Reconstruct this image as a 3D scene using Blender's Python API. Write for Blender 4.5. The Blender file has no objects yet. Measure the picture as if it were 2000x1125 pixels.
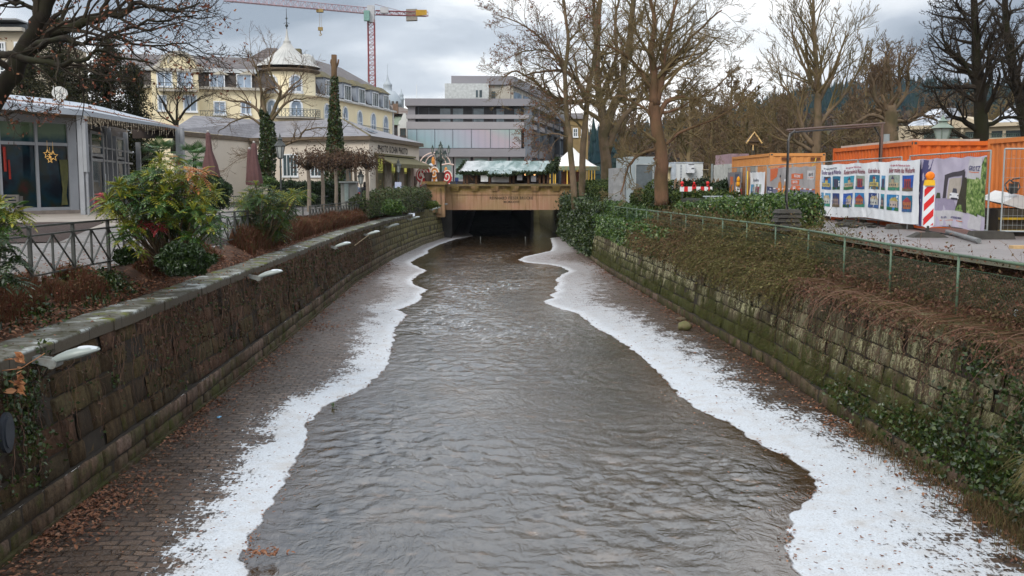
import bpy, math, random
import numpy as np
from mathutils import Vector, Matrix, noise as mnoise
R = math.radians
V = Vector
C = bpy.context.scene.collection
rnd = random.Random(7)
# ---------------------------------------------------------------- camera
F = 1944.0; CAMZ = 1.75
PITCH = math.atan(204.5/F); YAW = math.atan(55/F)
cam_d = bpy.data.cameras.new('camera'); cam = bpy.data.objects.new('camera', cam_d); C.objects.link(cam)
cam.location = (0, 0, CAMZ); cam.rotation_euler = (R(90)-PITCH, 0, -YAW)
cam_d.sensor_width = 36; cam_d.lens = 36*F/2000; cam_d.clip_end = 6000; cam_d.clip_start = .1
bpy.context.scene.camera = cam
CM = cam.rotation_euler.to_matrix(); CO = V((0, 0, CAMZ))
def ray(u, v): return (CM @ V(((u-1000)/F, (562.5-v)/F, -1)))
def W(u, v, Y):                      # real point seen at photo position (u,v) at distance Y along the canal
    d = ray(u, v); return CO + d*(Y/d.y)
def G(u, v, z):                      # point on level z
    d = ray(u, v); return CO + d*((z-CAMZ)/d.z)
def lerp(a, b, t): return a+(b-a)*t
def interp(x, pts):
    if x <= pts[0][0]: return pts[0][1]
    for (a, fa), (b, fb) in zip(pts, pts[1:]):
        if x <= b: return lerp(fa, fb, (x-a)/(b-a))
    return pts[-1][1]
# ---------------------------------------------------------------- mesh builder
class MB:
    def __init__(s): s.v = []; s.f = []; s.mi = []; s.k = 0
    def add(s, vs, fs):
        o = len(s.v); s.v.extend([tuple(p) for p in vs]); s.f.extend([tuple(i+o for i in f) for f in fs]); s.mi.extend([s.k]*len(fs)); return s
    def quad(s, *p): return s.add(p, [tuple(range(len(p)))])
    def bx(s, x0, x1, y0, y1, z0, z1):
        return s.add([(x0,y0,z0),(x1,y0,z0),(x1,y1,z0),(x0,y1,z0),(x0,y0,z1),(x1,y0,z1),(x1,y1,z1),(x0,y1,z1)],
                     [(3,2,1,0),(4,5,6,7),(0,1,5,4),(1,2,6,5),(2,3,7,6),(3,0,4,7)])
    def hexa(s, b, t):               # bottom 4, top 4
        return s.add(list(b)+list(t), [(3,2,1,0),(4,5,6,7),(0,1,5,4),(1,2,6,5),(2,3,7,6),(3,0,4,7)])
    def bbar(s, a, b, w, h):         # bar of rectangular section
        a = V(a); b = V(b); d = (b-a)
        if d.length < 1e-6: return s
        d.normalize(); up = V((0,0,1))
        if abs(d.z) > .95: up = V((0,1,0))
        x = d.cross(up).normalized()*(w/2); y = x.cross(d).normalized()*(h/2)
        return s.hexa([a-x-y, a+x-y, a+x+y, a-x+y], [b-x-y, b+x-y, b+x+y, b-x+y])
    def tube(s, pts, rad, n=6, cap=True):
        pts = [V(p) for p in pts]; m = len(pts)
        if not hasattr(rad, '__len__'): rad = [rad]*m
        o = len(s.v); ref = None
        for i, p in enumerate(pts):
            d = (pts[min(i+1, m-1)]-pts[max(i-1, 0)])
            if d.length < 1e-9: d = V((0,0,1))
            d.normalize()
            if ref is None: ref = V((1,0,0)) if abs(d.x) < .8 else V((0,1,0))
            x = (ref-d*ref.dot(d))
            if x.length < 1e-4: x = d.orthogonal()
            x.normalize(); ref = x; y = d.cross(x); r = rad[i]
            for k in range(n):
                a = 6.28318*k/n; q = p+x*(r*math.cos(a))+y*(r*math.sin(a)); s.v.append((q.x, q.y, q.z))
        for i in range(m-1):
            for k in range(n):
                k2 = (k+1) % n; s.f.append((o+i*n+k, o+i*n+k2, o+(i+1)*n+k2, o+(i+1)*n+k)); s.mi.append(s.k)
        if cap and n > 3:
            s.f.append(tuple(o+k for k in range(n))[::-1]); s.mi.append(s.k)
            s.f.append(tuple(o+(m-1)*n+k for k in range(n))); s.mi.append(s.k)
        return s
    def cyl(s, a, b, r0, r1=None, n=12): return s.tube([a, b], [r0, r0 if r1 is None else r1], n)
    def lathe(s, prof, c=(0,0,0), n=16, sx=1, sy=1, a0=0, a1=6.283185):
        full = abs(a1-a0) > 6.28; m = n if full else n+1; o = len(s.v)
        for r, z in prof:
            for k in range(m):
                a = a0+(a1-a0)*k/n; s.v.append((c[0]+r*sx*math.cos(a), c[1]+r*sy*math.sin(a), c[2]+z))
        for i in range(len(prof)-1):
            for k in range(n):
                k2 = (k+1) % m; s.f.append((o+i*m+k, o+i*m+k2, o+(i+1)*m+k2, o+(i+1)*m+k)); s.mi.append(s.k)
        return s
    def prism(s, poly, d):           # planar polygon (3d points) pushed along vector d
        d = V(d); n = len(poly); p = [V(q) for q in poly]
        fs = [tuple(range(n))[::-1], tuple(range(n, 2*n))]+[(i, (i+1) % n, n+(i+1) % n, n+i) for i in range(n)]
        return s.add(p+[q+d for q in p], fs)
    def grid(s, fn, nu, nv):
        o = len(s.v)
        for j in range(nv+1):
            for i in range(nu+1): s.v.append(tuple(fn(i/nu, j/nv)))
        for j in range(nv):
            for i in range(nu):
                a = o+j*(nu+1)+i; s.f.append((a, a+1, a+nu+2, a+nu+1)); s.mi.append(s.k)
        return s
    def blob(s, c, r, sx=1, sy=1, sz=1, n=10, jit=0):
        prof = [(math.sin(math.pi*i/(n//2)), -math.cos(math.pi*i/(n//2))) for i in range(n//2+1)]
        o = len(s.v); s.lathe([(max(a, .001)*r, b*r*sz) for a, b in prof], c, n, sx, sy)
        if jit:
            for i in range(o, len(s.v)):
                p = V(s.v[i]); q = p-V(c); q *= 1+jit*mnoise.noise(p*(1.3/r)); s.v[i] = tuple(V(c)+q)
        return s
def setp(o, label=None, cat=None, group=None, kind=None):
    if label: o['label'] = label
    if cat: o['category'] = cat
    if group: o['group'] = group
    if kind: o['kind'] = kind
    return o
def thing(name, label, cat, loc=(0,0,0), group=None, rz=0):
    o = bpy.data.objects.new(name, None); C.objects.link(o); o.location = loc; o.rotation_euler = (0,0,rz); o.empty_display_size = .2
    return setp(o, label, cat, group)
def wmat(o):
    m = Matrix.LocRotScale(o.location, o.rotation_euler, o.scale)
    return wmat(o.parent) @ m if o.parent else m
def build(name, mb, mat, parent=None, smooth=False, org=None, label=None):
    """verts are in world space; they are moved into the parent's space"""
    me = bpy.data.meshes.new(name)
    vs = mb.v
    if parent is not None:
        inv = wmat(parent).inverted(); vs = [tuple(inv @ V(p)) for p in vs]
    elif org is not None: vs = [(p[0]-org[0], p[1]-org[1], p[2]-org[2]) for p in vs]
    me.from_pydata(vs, [], mb.f)
    for m in (mat if isinstance(mat, (list, tuple)) else [mat]): me.materials.append(m)
    if isinstance(mat, (list, tuple)): me.polygons.foreach_set('material_index', mb.mi)
    if smooth: me.polygons.foreach_set('use_smooth', [True]*len(me.polygons))
    o = bpy.data.objects.new(name, me); C.objects.link(o)
    if parent is not None: o.parent = parent
    elif org is not None: o.location = org
    if label: o['label'] = label
    return o
def solo(name, mb, mat, label, cat, group=None, kind=None, smooth=False, org=None):
    if org is None and len(mb.v):
        a = np.array(mb.v); org = (float(a[:,0].mean()), float(a[:,1].mean()), float(a[:,2].min()))
    return setp(build(name, mb, mat, None, smooth, org), label, cat, group, kind)
def struct(name, mb, mat, smooth=False): return setp(build(name, mb, mat, None, smooth), kind='structure')
def copy_tree(o, parent=None, **kw):
    c = o.copy(); C.objects.link(c)
    if parent is not None: c.parent = parent; c.matrix_parent_inverse = Matrix()
    for ch in [x for x in o.children]: copy_tree(ch, c)
    for k, v in kw.items():
        if k == 'loc': c.location = v
        elif k == 'rz': c.rotation_euler = (0,0,v)
        elif k == 's': c.scale = (v,v,v) if not hasattr(v, '__len__') else v
        else: c[k] = v
    return c
def text_mesh(s, size, ext=.004, align='CENTER', sx=1, shear=0):
    cu = bpy.data.curves.new('t', 'FONT'); cu.body = s; cu.size = size; cu.align_x = align; cu.align_y = 'CENTER'; cu.extrude = ext; cu.shear = shear; cu.resolution_u = 2; cu.offset = size*.014; cu.space_character = 1.12
    o = bpy.data.objects.new('t', cu); C.objects.link(o); dg = bpy.context.evaluated_depsgraph_get(); me = o.evaluated_get(dg).to_mesh()
    v = [(p.co.x*sx, p.co.y, p.co.z) for p in me.vertices]; f = [tuple(q.vertices) for q in me.polygons]; bpy.data.objects.remove(o); bpy.data.curves.remove(cu); return v, f
def text(name, s, size, loc, xdir, mat, parent, up=(0,0,1), ext=.004, align='CENTER', sx=1, shear=0, fn=None):
    v, f = text_mesh(s, size, ext, align, sx, shear); mb = MB()
    if fn is None:
        x = V(xdir).normalized(); y = V(up).normalized(); z = x.cross(y); L = V(loc); mb.add([L+x*a+y*b+z*c for a, b, c in v], f)
    else: mb.add([fn(*p) for p in v], f)
    return build(name, mb, mat, parent)
# ---------------------------------------------------------------- materials
class NT:
    def __init__(s, name):
        s.m = bpy.data.materials.new(name); s.m.use_nodes = True; s.t = s.m.node_tree; s.t.nodes.clear()
        s.out = s.t.nodes.new('ShaderNodeOutputMaterial'); s._p = None
    def n(s, ty, **kw):
        nd = s.t.nodes.new(ty)
        for k, v in kw.items(): setattr(nd, k, v)
        return nd
    def put(s, sock, v):
        if v is None: return
        if isinstance(v, bpy.types.NodeSocket): s.t.links.new(v, sock)
        elif isinstance(v, bpy.types.Node): s.t.links.new(v.outputs[0], sock)
        elif hasattr(v, '__len__'):
            sock.default_value = (*v, 1) if (len(v) == 3 and sock.type == 'RGBA') else v
        else: sock.default_value = v
    def pos(s):
        if s._p is None: s._p = s.n('ShaderNodeNewGeometry')
        return s._p.outputs['Position']
    def obj(s): return s.n('ShaderNodeTexCoord').outputs['Object']
    def island(s):
        s.pos(); return s._p.outputs['Random Per Island']
    def sep(s, v=None):
        q = s.n('ShaderNodeSeparateXYZ'); s.put(q.inputs[0], v or s.pos()); return q.outputs
    def comb(s, x=0, y=0, z=0):
        q = s.n('ShaderNodeCombineXYZ'); s.put(q.inputs[0], x); s.put(q.inputs[1], y); s.put(q.inputs[2], z); return q.outputs[0]
    def math(s, op, a, b=None, c=None, clamp=False):
        q = s.n('ShaderNodeMath', operation=op, use_clamp=clamp); s.put(q.inputs[0], a); s.put(q.inputs[1], b)
        if c is not None: s.put(q.inputs[2], c)
        return q.outputs[0]
    def vmul(s, v, k):
        q = s.n('ShaderNodeVectorMath', operation='MULTIPLY'); s.put(q.inputs[0], v); q.inputs[1].default_value = k; return q.outputs[0]
    def vadd(s, v, w):
        q = s.n('ShaderNodeVectorMath', operation='ADD'); s.put(q.inputs[0], v); s.put(q.inputs[1], w); return q.outputs[0]
    def noise(s, sc, det=4, vec=None, rough=.55, dist=0):
        q = s.n('ShaderNodeTexNoise'); s.put(q.inputs['Vector'], vec or s.pos()); q.inputs['Scale'].default_value = sc; q.inputs['Detail'].default_value = det
        q.inputs['Roughness'].default_value = rough; q.inputs['Distortion'].default_value = dist; return q.outputs['Fac']
    def ncol(s, sc, vec=None, det=2):
        q = s.n('ShaderNodeTexNoise'); s.put(q.inputs['Vector'], vec or s.pos()); q.inputs['Scale'].default_value = sc; q.inputs['Detail'].default_value = det; return q.outputs['Color']
    def warp(s, vec, sc, amt):
        c = s.ncol(sc, vec); q = s.n('ShaderNodeVectorMath', operation='MULTIPLY_ADD'); s.put(q.inputs[0], c); q.inputs[1].default_value = (amt,)*3; q.inputs[2].default_value = (0,0,0)
        r = s.n('ShaderNodeVectorMath', operation='SUBTRACT'); s.put(r.inputs[0], q.outputs[0]); r.inputs[1].default_value = (amt/2,)*3
        return s.vadd(vec, r.outputs[0])
    def vor(s, sc, vec=None, feat='F1', out='Distance'):
        q = s.n('ShaderNodeTexVoronoi', feature=feat); s.put(q.inputs['Vector'], vec or s.pos()); q.inputs['Scale'].default_value = sc; return q.outputs[out]
    def brick(s, vec, w, h, mort=.02, c1=(0,0,0), c2=(1,1,1), cm=(.5,.5,.5), smooth=.3, off=.5):
        q = s.n('ShaderNodeTexBrick'); s.put(q.inputs['Vector'], vec); i = q.inputs
        i['Scale'].default_value = 1; i['Brick Width'].default_value = w; i['Row Height'].default_value = h; i['Mortar Size'].default_value = mort; i['Mortar Smooth'].default_value = smooth
        s.put(i['Color1'], c1); s.put(i['Color2'], c2); s.put(i['Mortar'], cm); q.offset = off; return q
    def ramp(s, fac, stops, mode='LINEAR'):
        q = s.n('ShaderNodeValToRGB'); s.put(q.inputs[0], fac); e = q.color_ramp.elements; q.color_ramp.interpolation = mode
        for i, (p, c) in enumerate(stops):
            el = e[i] if i < len(e) else e.new(p)
            el.position = p; el.color = (c, c, c, 1) if not hasattr(c, '__len__') else (*c, 1)
        return q.outputs[0]
    def mix(s, f, a, b, mode='MIX'):
        q = s.n('ShaderNodeMix', data_type='RGBA', blend_type=mode); s.put(q.inputs[0], f); s.put(q.inputs[6], a); s.put(q.inputs[7], b); return q.outputs[2]
    def maprange(s, v, a, b, c=0, d=1):
        q = s.n('ShaderNodeMapRange'); s.put(q.inputs[0], v); q.inputs[1].default_value = a; q.inputs[2].default_value = b; q.inputs[3].default_value = c; q.inputs[4].default_value = d; return q.outputs[0]
    def attr(s, name): return s.n('ShaderNodeAttribute', attribute_name=name).outputs['Fac']
    def bump(s, h, st=.5, dist=.02, nrm=None):
        q = s.n('ShaderNodeBump'); s.put(q.inputs['Height'], h); s.put(q.inputs['Strength'], st); q.inputs['Distance'].default_value = dist
        if nrm is not None: s.put(q.inputs['Normal'], nrm)
        return q.outputs[0]
    def pbr(s, col, rough=.7, nrm=None, metal=0, ior=1.45, spec=.5, emit=None, es=0, trans=0, alpha=None):
        q = s.n('ShaderNodeBsdfPrincipled'); i = q.inputs; s.put(i['Base Color'], col); s.put(i['Roughness'], rough); s.put(i['Metallic'], metal); i['IOR'].default_value = ior; i['Specular IOR Level'].default_value = spec
        if nrm is not None: s.put(i['Normal'], nrm)
        if emit is not None: s.put(i['Emission Color'], emit); s.put(i['Emission Strength'], es)
        if trans: i['Transmission Weight'].default_value = trans
        if alpha is not None: s.put(i['Alpha'], alpha)
        s.t.links.new(q.outputs[0], s.out.inputs[0]); return s.m
_mats = {}
def M(name, c1, c2=None, sc=3, rough=.75, bump=.25, bsc=None, metal=0, bd=.01, det=5, spec=.4):
    """plain weathered surface: two tones mixed by noise, fine bump"""
    if name in _mats: return _mats[name]
    t = NT(name); c2 = c2 or tuple(x*.65 for x in c1); o = t.obj()
    f = t.ramp(t.noise(sc, det, o, .62), [(.32, c1), (.7, c2)])
    nr = t.bump(t.noise(bsc or sc*8, 4, o), bump, bd) if bump else None
    _mats[name] = t.pbr(f, rough, nr, metal, spec=spec); return _mats[name]
def leafmat(name, cols, rough=.5, spec=.35, trans=.25):
    t = NT(name); n = len(cols)
    c = t.ramp(t.island(), [((i+.5)/n, x) for i, x in enumerate(cols)])
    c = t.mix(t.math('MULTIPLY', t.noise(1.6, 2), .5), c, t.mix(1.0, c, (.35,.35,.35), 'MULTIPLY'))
    q = t.n('ShaderNodeBsdfPrincipled'); t.put(q.inputs['Base Color'], c); q.inputs['Roughness'].default_value = rough; q.inputs['Specular IOR Level'].default_value = spec
    tr = t.n('ShaderNodeBsdfTranslucent'); t.put(tr.inputs[0], c); mx = t.n('ShaderNodeMixShader'); mx.inputs[0].default_value = trans
    t.t.links.new(q.outputs[0], mx.inputs[1]); t.t.links.new(tr.outputs[0], mx.inputs[2]); t.t.links.new(mx.outputs[0], t.out.inputs[0]); return t.m
def glow(name, c, s):
    t = NT(name); return t.pbr(c, .5, emit=c, es=s)
def glass(name, c=(.03,.045,.05), rough=.06): 
    t = NT(name); return t.pbr(t.ramp(t.noise(.8, 3), [(.3, c), (.7, tuple(x*2.2 for x in c))]), rough, spec=.7)
# ---------------------------------------------------------------- vertical planes for facades
class FP:
    def __init__(s, u0, Y0, u1, Y1):
        s.a = W(u0, 358, Y0); s.b = W(u1, 358, Y1); s.a.z = s.b.z = 0; s.d = (s.b-s.a).normalized(); s.nrm = V((s.d.y, -s.d.x, 0))
        if s.nrm.dot(V((0,0,0))-s.a) < 0: s.nrm = -s.nrm
    def P(s, u, v, off=0):
        d = ray(u, v); t = (s.a-CO).dot(s.nrm)/d.dot(s.nrm); return CO+d*t+s.nrm*off
    def z(s, u, v): return s.P(u, v).z
    def box(s, mb, u0, u1, v0, v1, o0=0, o1=.1, uc=None):      # v0 above v1 in the photo
        uc = uc if uc is not None else (u0+u1)/2; z1 = s.z(uc, v0); z0 = s.z(uc, v1); return s.boxz(mb, u0, u1, z0, z1, o0, o1)
    def boxz(s, mb, u0, u1, z0, z1, o0=0, o1=.1):
        a = s.P(u0, 358); b = s.P(u1, 358); a.z = b.z = 0; n = s.nrm
        q = [a+n*o0, b+n*o0, b+n*o1, a+n*o1]; return mb.hexa([p+V((0,0,z0)) for p in q], [p+V((0,0,z1)) for p in q])
def window(par, fp, u0, u1, v0, v1, mf, mg, nx=2, ny=1, arch=False, fw=.12, off=.0, fr=.12, uc=None, lit=None):
    uc = uc if uc is not None else (u0+u1)/2
    z1 = fp.z(uc, v0); z0 = fp.z(uc, v1); a = fp.P(u0, 358); b = fp.P(u1, 358); a.z = b.z = 0; w = (b-a).length; d = (b-a).normalized(); n = fp.nrm
    def q(x, z, o): return a+d*x+n*(off+o)+V((0,0,z))
    fm = MB(); h = z1-z0
    def bar(x0, x1, za, zb, o1=fr): fm.hexa([q(x0, za, 0), q(x1, za, 0), q(x1, za, o1), q(x0, za, o1)], [q(x0, zb, 0), q(x1, zb, 0), q(x1, zb, o1), q(x0, zb, o1)])
    bar(-fw, 0, z0-fw, z1); bar(w, w+fw, z0-fw, z1); bar(-fw*1.5, w+fw*1.5, z0-fw*1.6, z0-fw*.02, fr*1.5)
    if arch:
        pts = [(w/2+(w/2+fw)*math.cos(t), z1+(w/2+fw)*math.sin(t)) for t in [math.pi*i/8 for i in range(9)]]
        pin = [(w/2+(w/2)*math.cos(t), z1+(w/2)*math.sin(t)) for t in [math.pi*i/8 for i in range(9)]]
        for i in range(8):
            fm.hexa([q(*pin[i], 0), q(*pts[i], 0), q(*pts[i], fr), q(*pin[i], fr)], [q(*pin[i+1], 0), q(*pts[i+1], 0), q(*pts[i+1], fr), q(*pin[i+1], fr)])
    else: bar(-fw, w+fw, z1, z1+fw)
    for i in range(1, nx): bar(w*i/nx-fw*.3, w*i/nx+fw*.3, z0, z1, fr*.6)
    for j in range(1, ny): bar(0, w, z0+h*j/ny-fw*.25, z0+h*j/ny+fw*.25, fr*.55)
    f = build('window', fm, mf, par)
    pm = MB(); poly = [q(0, z0, .02), q(w, z0, .02)]
    if arch: poly += [q(x, z, .02) for x, z in pin]
    else: poly += [q(w, z1, .02), q(0, z1, .02)]
    pm.prism(poly, n*.02); build('pane', pm, lit or mg, f); return f
# ================================================================ sky, light
sc = bpy.context.scene
w = bpy.data.worlds.new('World'); sc.world = w; w.use_nodes = True; nt = w.node_tree; nt.nodes.clear()
class WT(NT):
    def __init__(s, t): s.t = t; s._p = None
wt = WT(nt); out = nt.nodes.new('ShaderNodeOutputWorld')
SUN_EL, SUN_AZ = 42, 212
sky = wt.n('ShaderNodeTexSky', sky_type='NISHITA'); sky.sun_disc = False; sky.sun_elevation = R(SUN_EL); sky.sun_rotation = R(SUN_AZ); sky.air_density = 1.5; sky.dust_density = 2
bg1 = wt.n('ShaderNodeBackground'); wt.put(bg1.inputs[0], sky.outputs[0]); bg1.inputs[1].default_value = .08
tc = wt.n('ShaderNodeTexCoord').outputs['Generated']; sp = wt.sep(tc)
zz = wt.math('MAXIMUM', sp[2], .0); zz = wt.math('ADD', zz, .22)
cv = wt.comb(wt.math('DIVIDE', sp[0], zz), wt.math('DIVIDE', sp[1], zz), 0)
n1 = wt.noise(.95, 8, wt.vadd(cv, (3.1, 1.25, 0)), .52, .25); n2 = wt.noise(.62, 3, wt.vadd(cv, (7.3, 2.2, 0)), .5)
f = wt.math('ADD', wt.math('MULTIPLY', n1, 1.0), wt.math('MULTIPLY', n2, .75)); f = wt.math('SUBTRACT', f, .335)
ccol = wt.ramp(f, [(.36, (.26,.31,.38)), (.47, (.48,.53,.60)), (.54, (.78,.81,.84)), (.64, (1.0,1.0,1.0))])
hz = wt.ramp(sp[2], [(0, .50), (.17, .50), (.34, .72), (.62, .96)]); hz = wt.math('MULTIPLY', hz, 2.0)
ccol = wt.mix(1.0, ccol, wt.comb(hz, hz, hz), 'MULTIPLY')
dk = wt.maprange(sp[0], .12, .45, 1.0, .72); ccol = wt.mix(1.0, ccol, wt.comb(dk, wt.math('ADD', wt.math('MULTIPLY', dk, .93), .07), wt.math('ADD', wt.math('MULTIPLY', dk, .8), .2)), 'MULTIPLY')
bg2 = wt.n('ShaderNodeBackground'); wt.put(bg2.inputs[0], ccol); bg2.inputs[1].default_value = 1.08
mx = wt.n('ShaderNodeMixShader'); mx.inputs[0].default_value = .93; nt.links.new(bg1.outputs[0], mx.inputs[1]); nt.links.new(bg2.outputs[0], mx.inputs[2]); nt.links.new(mx.outputs[0], out.inputs[0])
sl = bpy.data.lights.new('sun', 'SUN'); sl.energy = 1.5; sl.angle = R(20); sl.color = (1, .95, .88); so = bpy.data.objects.new('sun', sl); C.objects.link(so)
az = R(SUN_AZ); sd_ = V((math.sin(az)*math.cos(R(SUN_EL)), math.cos(az)*math.cos(R(SUN_EL)), math.sin(R(SUN_EL)))); so.rotation_euler = sd_.to_track_quat('Z', 'Y').to_euler()
sc.view_settings.view_transform = 'Standard'; sc.view_settings.look = 'None'; sc.view_settings.exposure = .36; sc.view_settings.gamma = 1
sc.cycles.use_denoising = True; sc.cycles.max_bounces = 5; sc.cycles.transparent_max_bounces = 8; sc.cycles.diffuse_bounces = 3; sc.cycles.glossy_bounces = 3
# ================================================================ canal: measured plan
ZB, ZW, ZC = -3.1, -3.19, -.58                  # bed at the wall foot, water, coping
def fx(lst, z): return [(lambda p: (p.y, p.x))(G(u, v, z)) for u, v in lst]
LF = fx([(0,1095),(299,866),(574,647),(691,551),(763,506),(824,477),(870,462)], ZB); LF = [(4, LF[0][1])]+LF+[(98, -2.9), (190, -2.9)]
RFt = fx([(1895,965),(1767,891),(1653,820),(1500,713),(1367,637),(1188,531)], ZB); RF = [(4, 7.75)]+RFt+[(75, 6.9), (90, 7.0), (190, 7.0)]
xl = lambda y: interp(y, LF)
xr = lambda y: interp(y, RF)
def gl(x, y):                                    # left bank ground height
    e = interp(y, [(20, 0), (42, -.27), (70, -.42), (88, -.2), (96, .7)]); t = min(max((xl(y)-2.0-x)/3, 0), 1); return lerp(e, interp(y, [(10,.05),(22,.15),(38,.35),(52,.35),(60,.2),(78,.2),(95,.7)]), t*t*(3-2*t))
ZR = .4                                          # right bank path height
# ---- shorelines
SLp = [(470,1240),(485,1125),(478,1080),(500,1030),(535,985),(550,950),(570,915),(603,852),(596,835),(620,805),(650,785),(700,765),(735,740),(757,715),(762,690),(766,675),(771,657),(770,645),(780,632),(796,615),(777,605),(805,595),(825,584),(822,575),(835,566),(807,555),(805,547),(817,537),(835,529),(807,517),(802,512),(820,502),(837,494),(835,489),(860,477),(890,467),(925,461)]
SRp = [(1575,1240),(1560,1128),(1540,1085),(1538,1060),(1545,1035),(1548,1005),(1580,975),(1598,955),(1580,920),(1540,895),(1480,865),(1420,825),(1350,795),(1310,755),(1275,715),(1230,680),(1197,657),(1162,640),(1145,625),(1125,611),(1100,605),(1070,595),(1060,588),(1082,582),(1072,576),(1087,570),(1082,562),(1091,555),(1085,546),(1097,536),(1112,530),(1097,522),(1075,517),(1022,512),(1012,507),(1025,501),(1075,490),(1080,482),(1075,465)]
SL = [G(u, v, ZW) for u, v in SLp]; SR = [G(u, v, ZW) for u, v in SRp]
SL = [V((SL[0].x, 4, 0))]+SL+[V((-1.5, 100, 0)), V((-1.5, 190, 0))]; SR = [V((SR[0].x, 4, 0))]+SR+[V((7.6, 93, 0)), V((7.6, 190, 0))]
def sdist(P, line):                              # unsigned distance of many points to a polyline
    d = np.full(len(P), 1e9)
    for a, b in zip(line, line[1:]):
        a = np.array(a[:2]); b = np.array(b[:2]); ab = b-a; t = np.clip(((P-a)@ab)/(ab@ab+1e-9), 0, 1); d = np.minimum(d, np.hypot(*(P-(a+t[:,None]*ab)).T))
    return d
poly = np.array([p[:2] for p in SL]+[p[:2] for p in SR[::-1]])
def inside(P):
    r = np.zeros(len(P), bool); n = len(poly)
    for i in range(n):
        x1, y1 = poly[i]; x2, y2 = poly[(i+1) % n]; c = ((y1 > P[:,1]) != (y2 > P[:,1])); 
        with np.errstate(divide='ignore', invalid='ignore'): r ^= c & (P[:,0] < (x2-x1)*(P[:,1]-y1)/(y2-y1+1e-12)+x1)
    return r
ys = [5.0]
while ys[-1] < 180: ys.append(ys[-1]+max(.05, ys[-1]*.0055))
NX = 190; pts = []
for y in ys:
    a = xl(y)-.1; b = xr(y)+.1
    for i in range(NX+1): pts.append((lerp(a, b, i/NX), y))
P = np.array(pts); 
jx = np.array([mnoise.noise(V((x*2.3, y*2.3, 0)))*.10+mnoise.noise(V((x*6, y*4, 5)))*.05+mnoise.noise(V((x*15, y*9, 2)))*.025 for x, y in pts]); jy = np.array([mnoise.noise(V((x*2.3, y*2.3, 9)))*.14+mnoise.noise(V((x*8, y*8, 7)))*.05 for x, y in pts])
Q = P+np.stack([jx, jy], 1)
sd = np.minimum(sdist(Q, SL), sdist(Q, SR)); sd = np.where(inside(Q), -sd, sd)
left = P[:,0] < .6
z = np.where(sd > 0, ZW+.003+np.minimum(sd*.06, (ZB-ZW)), ZW+np.maximum(sd*.25, -.3))
z = z+np.where(sd > 0, np.array([mnoise.noise(V((x*5, y*5, 3)))*.008 for x, y in pts])*np.minimum(sd*4, 1), 0)
mb = MB(); mb.v = [(float(p[0]), float(p[1]), float(q)) for p, q in zip(P, z)]
for j in range(len(ys)-1):
    for i in range(NX):
        a = j*(NX+1)+i; mb.f.append((a, a+1, a+NX+2, a+NX+1))
mb.mi = [0]*len(mb.f)
# bed material: setts in running courses, mud, frost near the water
t = NT('river_bed_setts'); p = t.pos(); s3 = t.sep(p); at = t.attr('shore'); lf = t.attr('leftside')
bv = t.warp(p, 1.2, .22); bv = t.warp(bv, 6, .07)
bk = t.brick(bv, .31, .19, .022, (.0,.0,.0), (1,1,1), (.5,.5,.5), .6); cell = bk.outputs[0]; mort = bk.outputs['Fac']
big = t.noise(.45, 4); med = t.noise(2.2, 5); fine = t.noise(24, 4)
stone = t.mix(cell, (.040,.024,.015), (.125,.080,.052)); stone = t.mix(t.ramp(med, [(.45, 0), (.65, .7)]), stone, (.06,.034,.02)); stone = t.mix(t.math('MULTIPLY', mort, .9), stone, (.014,.009,.006))
stone = t.mix(t.ramp(t.noise(.9, 6, t.vadd(p, (3,8,0)), .65), [(.50, 0), (.62, .85)]), stone, t.mix(fine, (.03,.018,.010), (.09,.055,.034)))
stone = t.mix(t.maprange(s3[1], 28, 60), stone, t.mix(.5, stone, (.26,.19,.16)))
stone = t.mix(t.ramp(fine, [(.3, .35), (.7, 0)]), stone, (.03,.02,.014))
st = t.noise(1.0, 8, t.vmul(p, (2.0, 1.3, 1)), .66); st2 = t.noise(1.0, 6, t.vmul(p, (15, 6.5, 1)), .72)
wdt = t.mix(lf, t.comb(2.3,2.3,2.3), t.comb(1.28,1.28,1.28)); far = t.maprange(s3[1], 24, 55); wd = t.math('ADD', t.sep(wdt)[0], t.math('MULTIPLY', far, 1.6)); wd = t.math('ADD', wd, t.math('MULTIPLY', t.maprange(s3[1], 18, 12.5), t.math('MULTIPLY', t.math('SUBTRACT', 1.0, lf), 1.3)))
m0 = t.math('SUBTRACT', 1.0, t.math('DIVIDE', at, wd))          # 1 at water, 0 at outer width
fr = t.math('ADD', t.math('MULTIPLY', m0, 1.55), t.math('MULTIPLY', t.math('SUBTRACT', st, .5), 2.3)); fr = t.math('ADD', fr, t.math('MULTIPLY', t.math('SUBTRACT', st2, .5), 2.7)); fr = t.math('ADD', fr, t.math('MULTIPLY', mort, .3))
fr = t.math('SUBTRACT', fr, t.math('MULTIPLY', far, .27))
fm = t.ramp(fr, [(.43, 0), (.52, .45), (.64, 1)]); edge = t.ramp(at, [(.0, 0), (.035, 1)]); fm = t.math('MULTIPLY', fm, edge); fm = t.math('MULTIPLY', fm, t.math('SUBTRACT', 1.0, t.math('MULTIPLY', t.math('MULTIPLY', far, t.ramp(at, [(.15, 0), (.5, 1)])), .55)))
snow = t.mix(t.ramp(t.noise(34, 3), [(.35, 0), (.75, 1)]), (.52,.55,.58), (.40,.42,.44)); snow = t.mix(t.ramp(t.noise(3.0, 5), [(.48, 0), (.75, 1)]), snow, (.42,.41,.40)); snow = t.mix(t.ramp(t.noise(1.0, 5, t.vmul(p, (20, 34, 1)), .7), [(.58, 0), (.66, .8)]), snow, (.17,.14,.115))
snow = t.mix(far, snow, t.mix(t.ramp(st2, [(.45, 0), (.6, 1)]), snow, (.4,.36,.34)))
col = t.mix(fm, stone, snow)
wet = t.ramp(at, [(0, 1), (.06, 0)])
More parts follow.
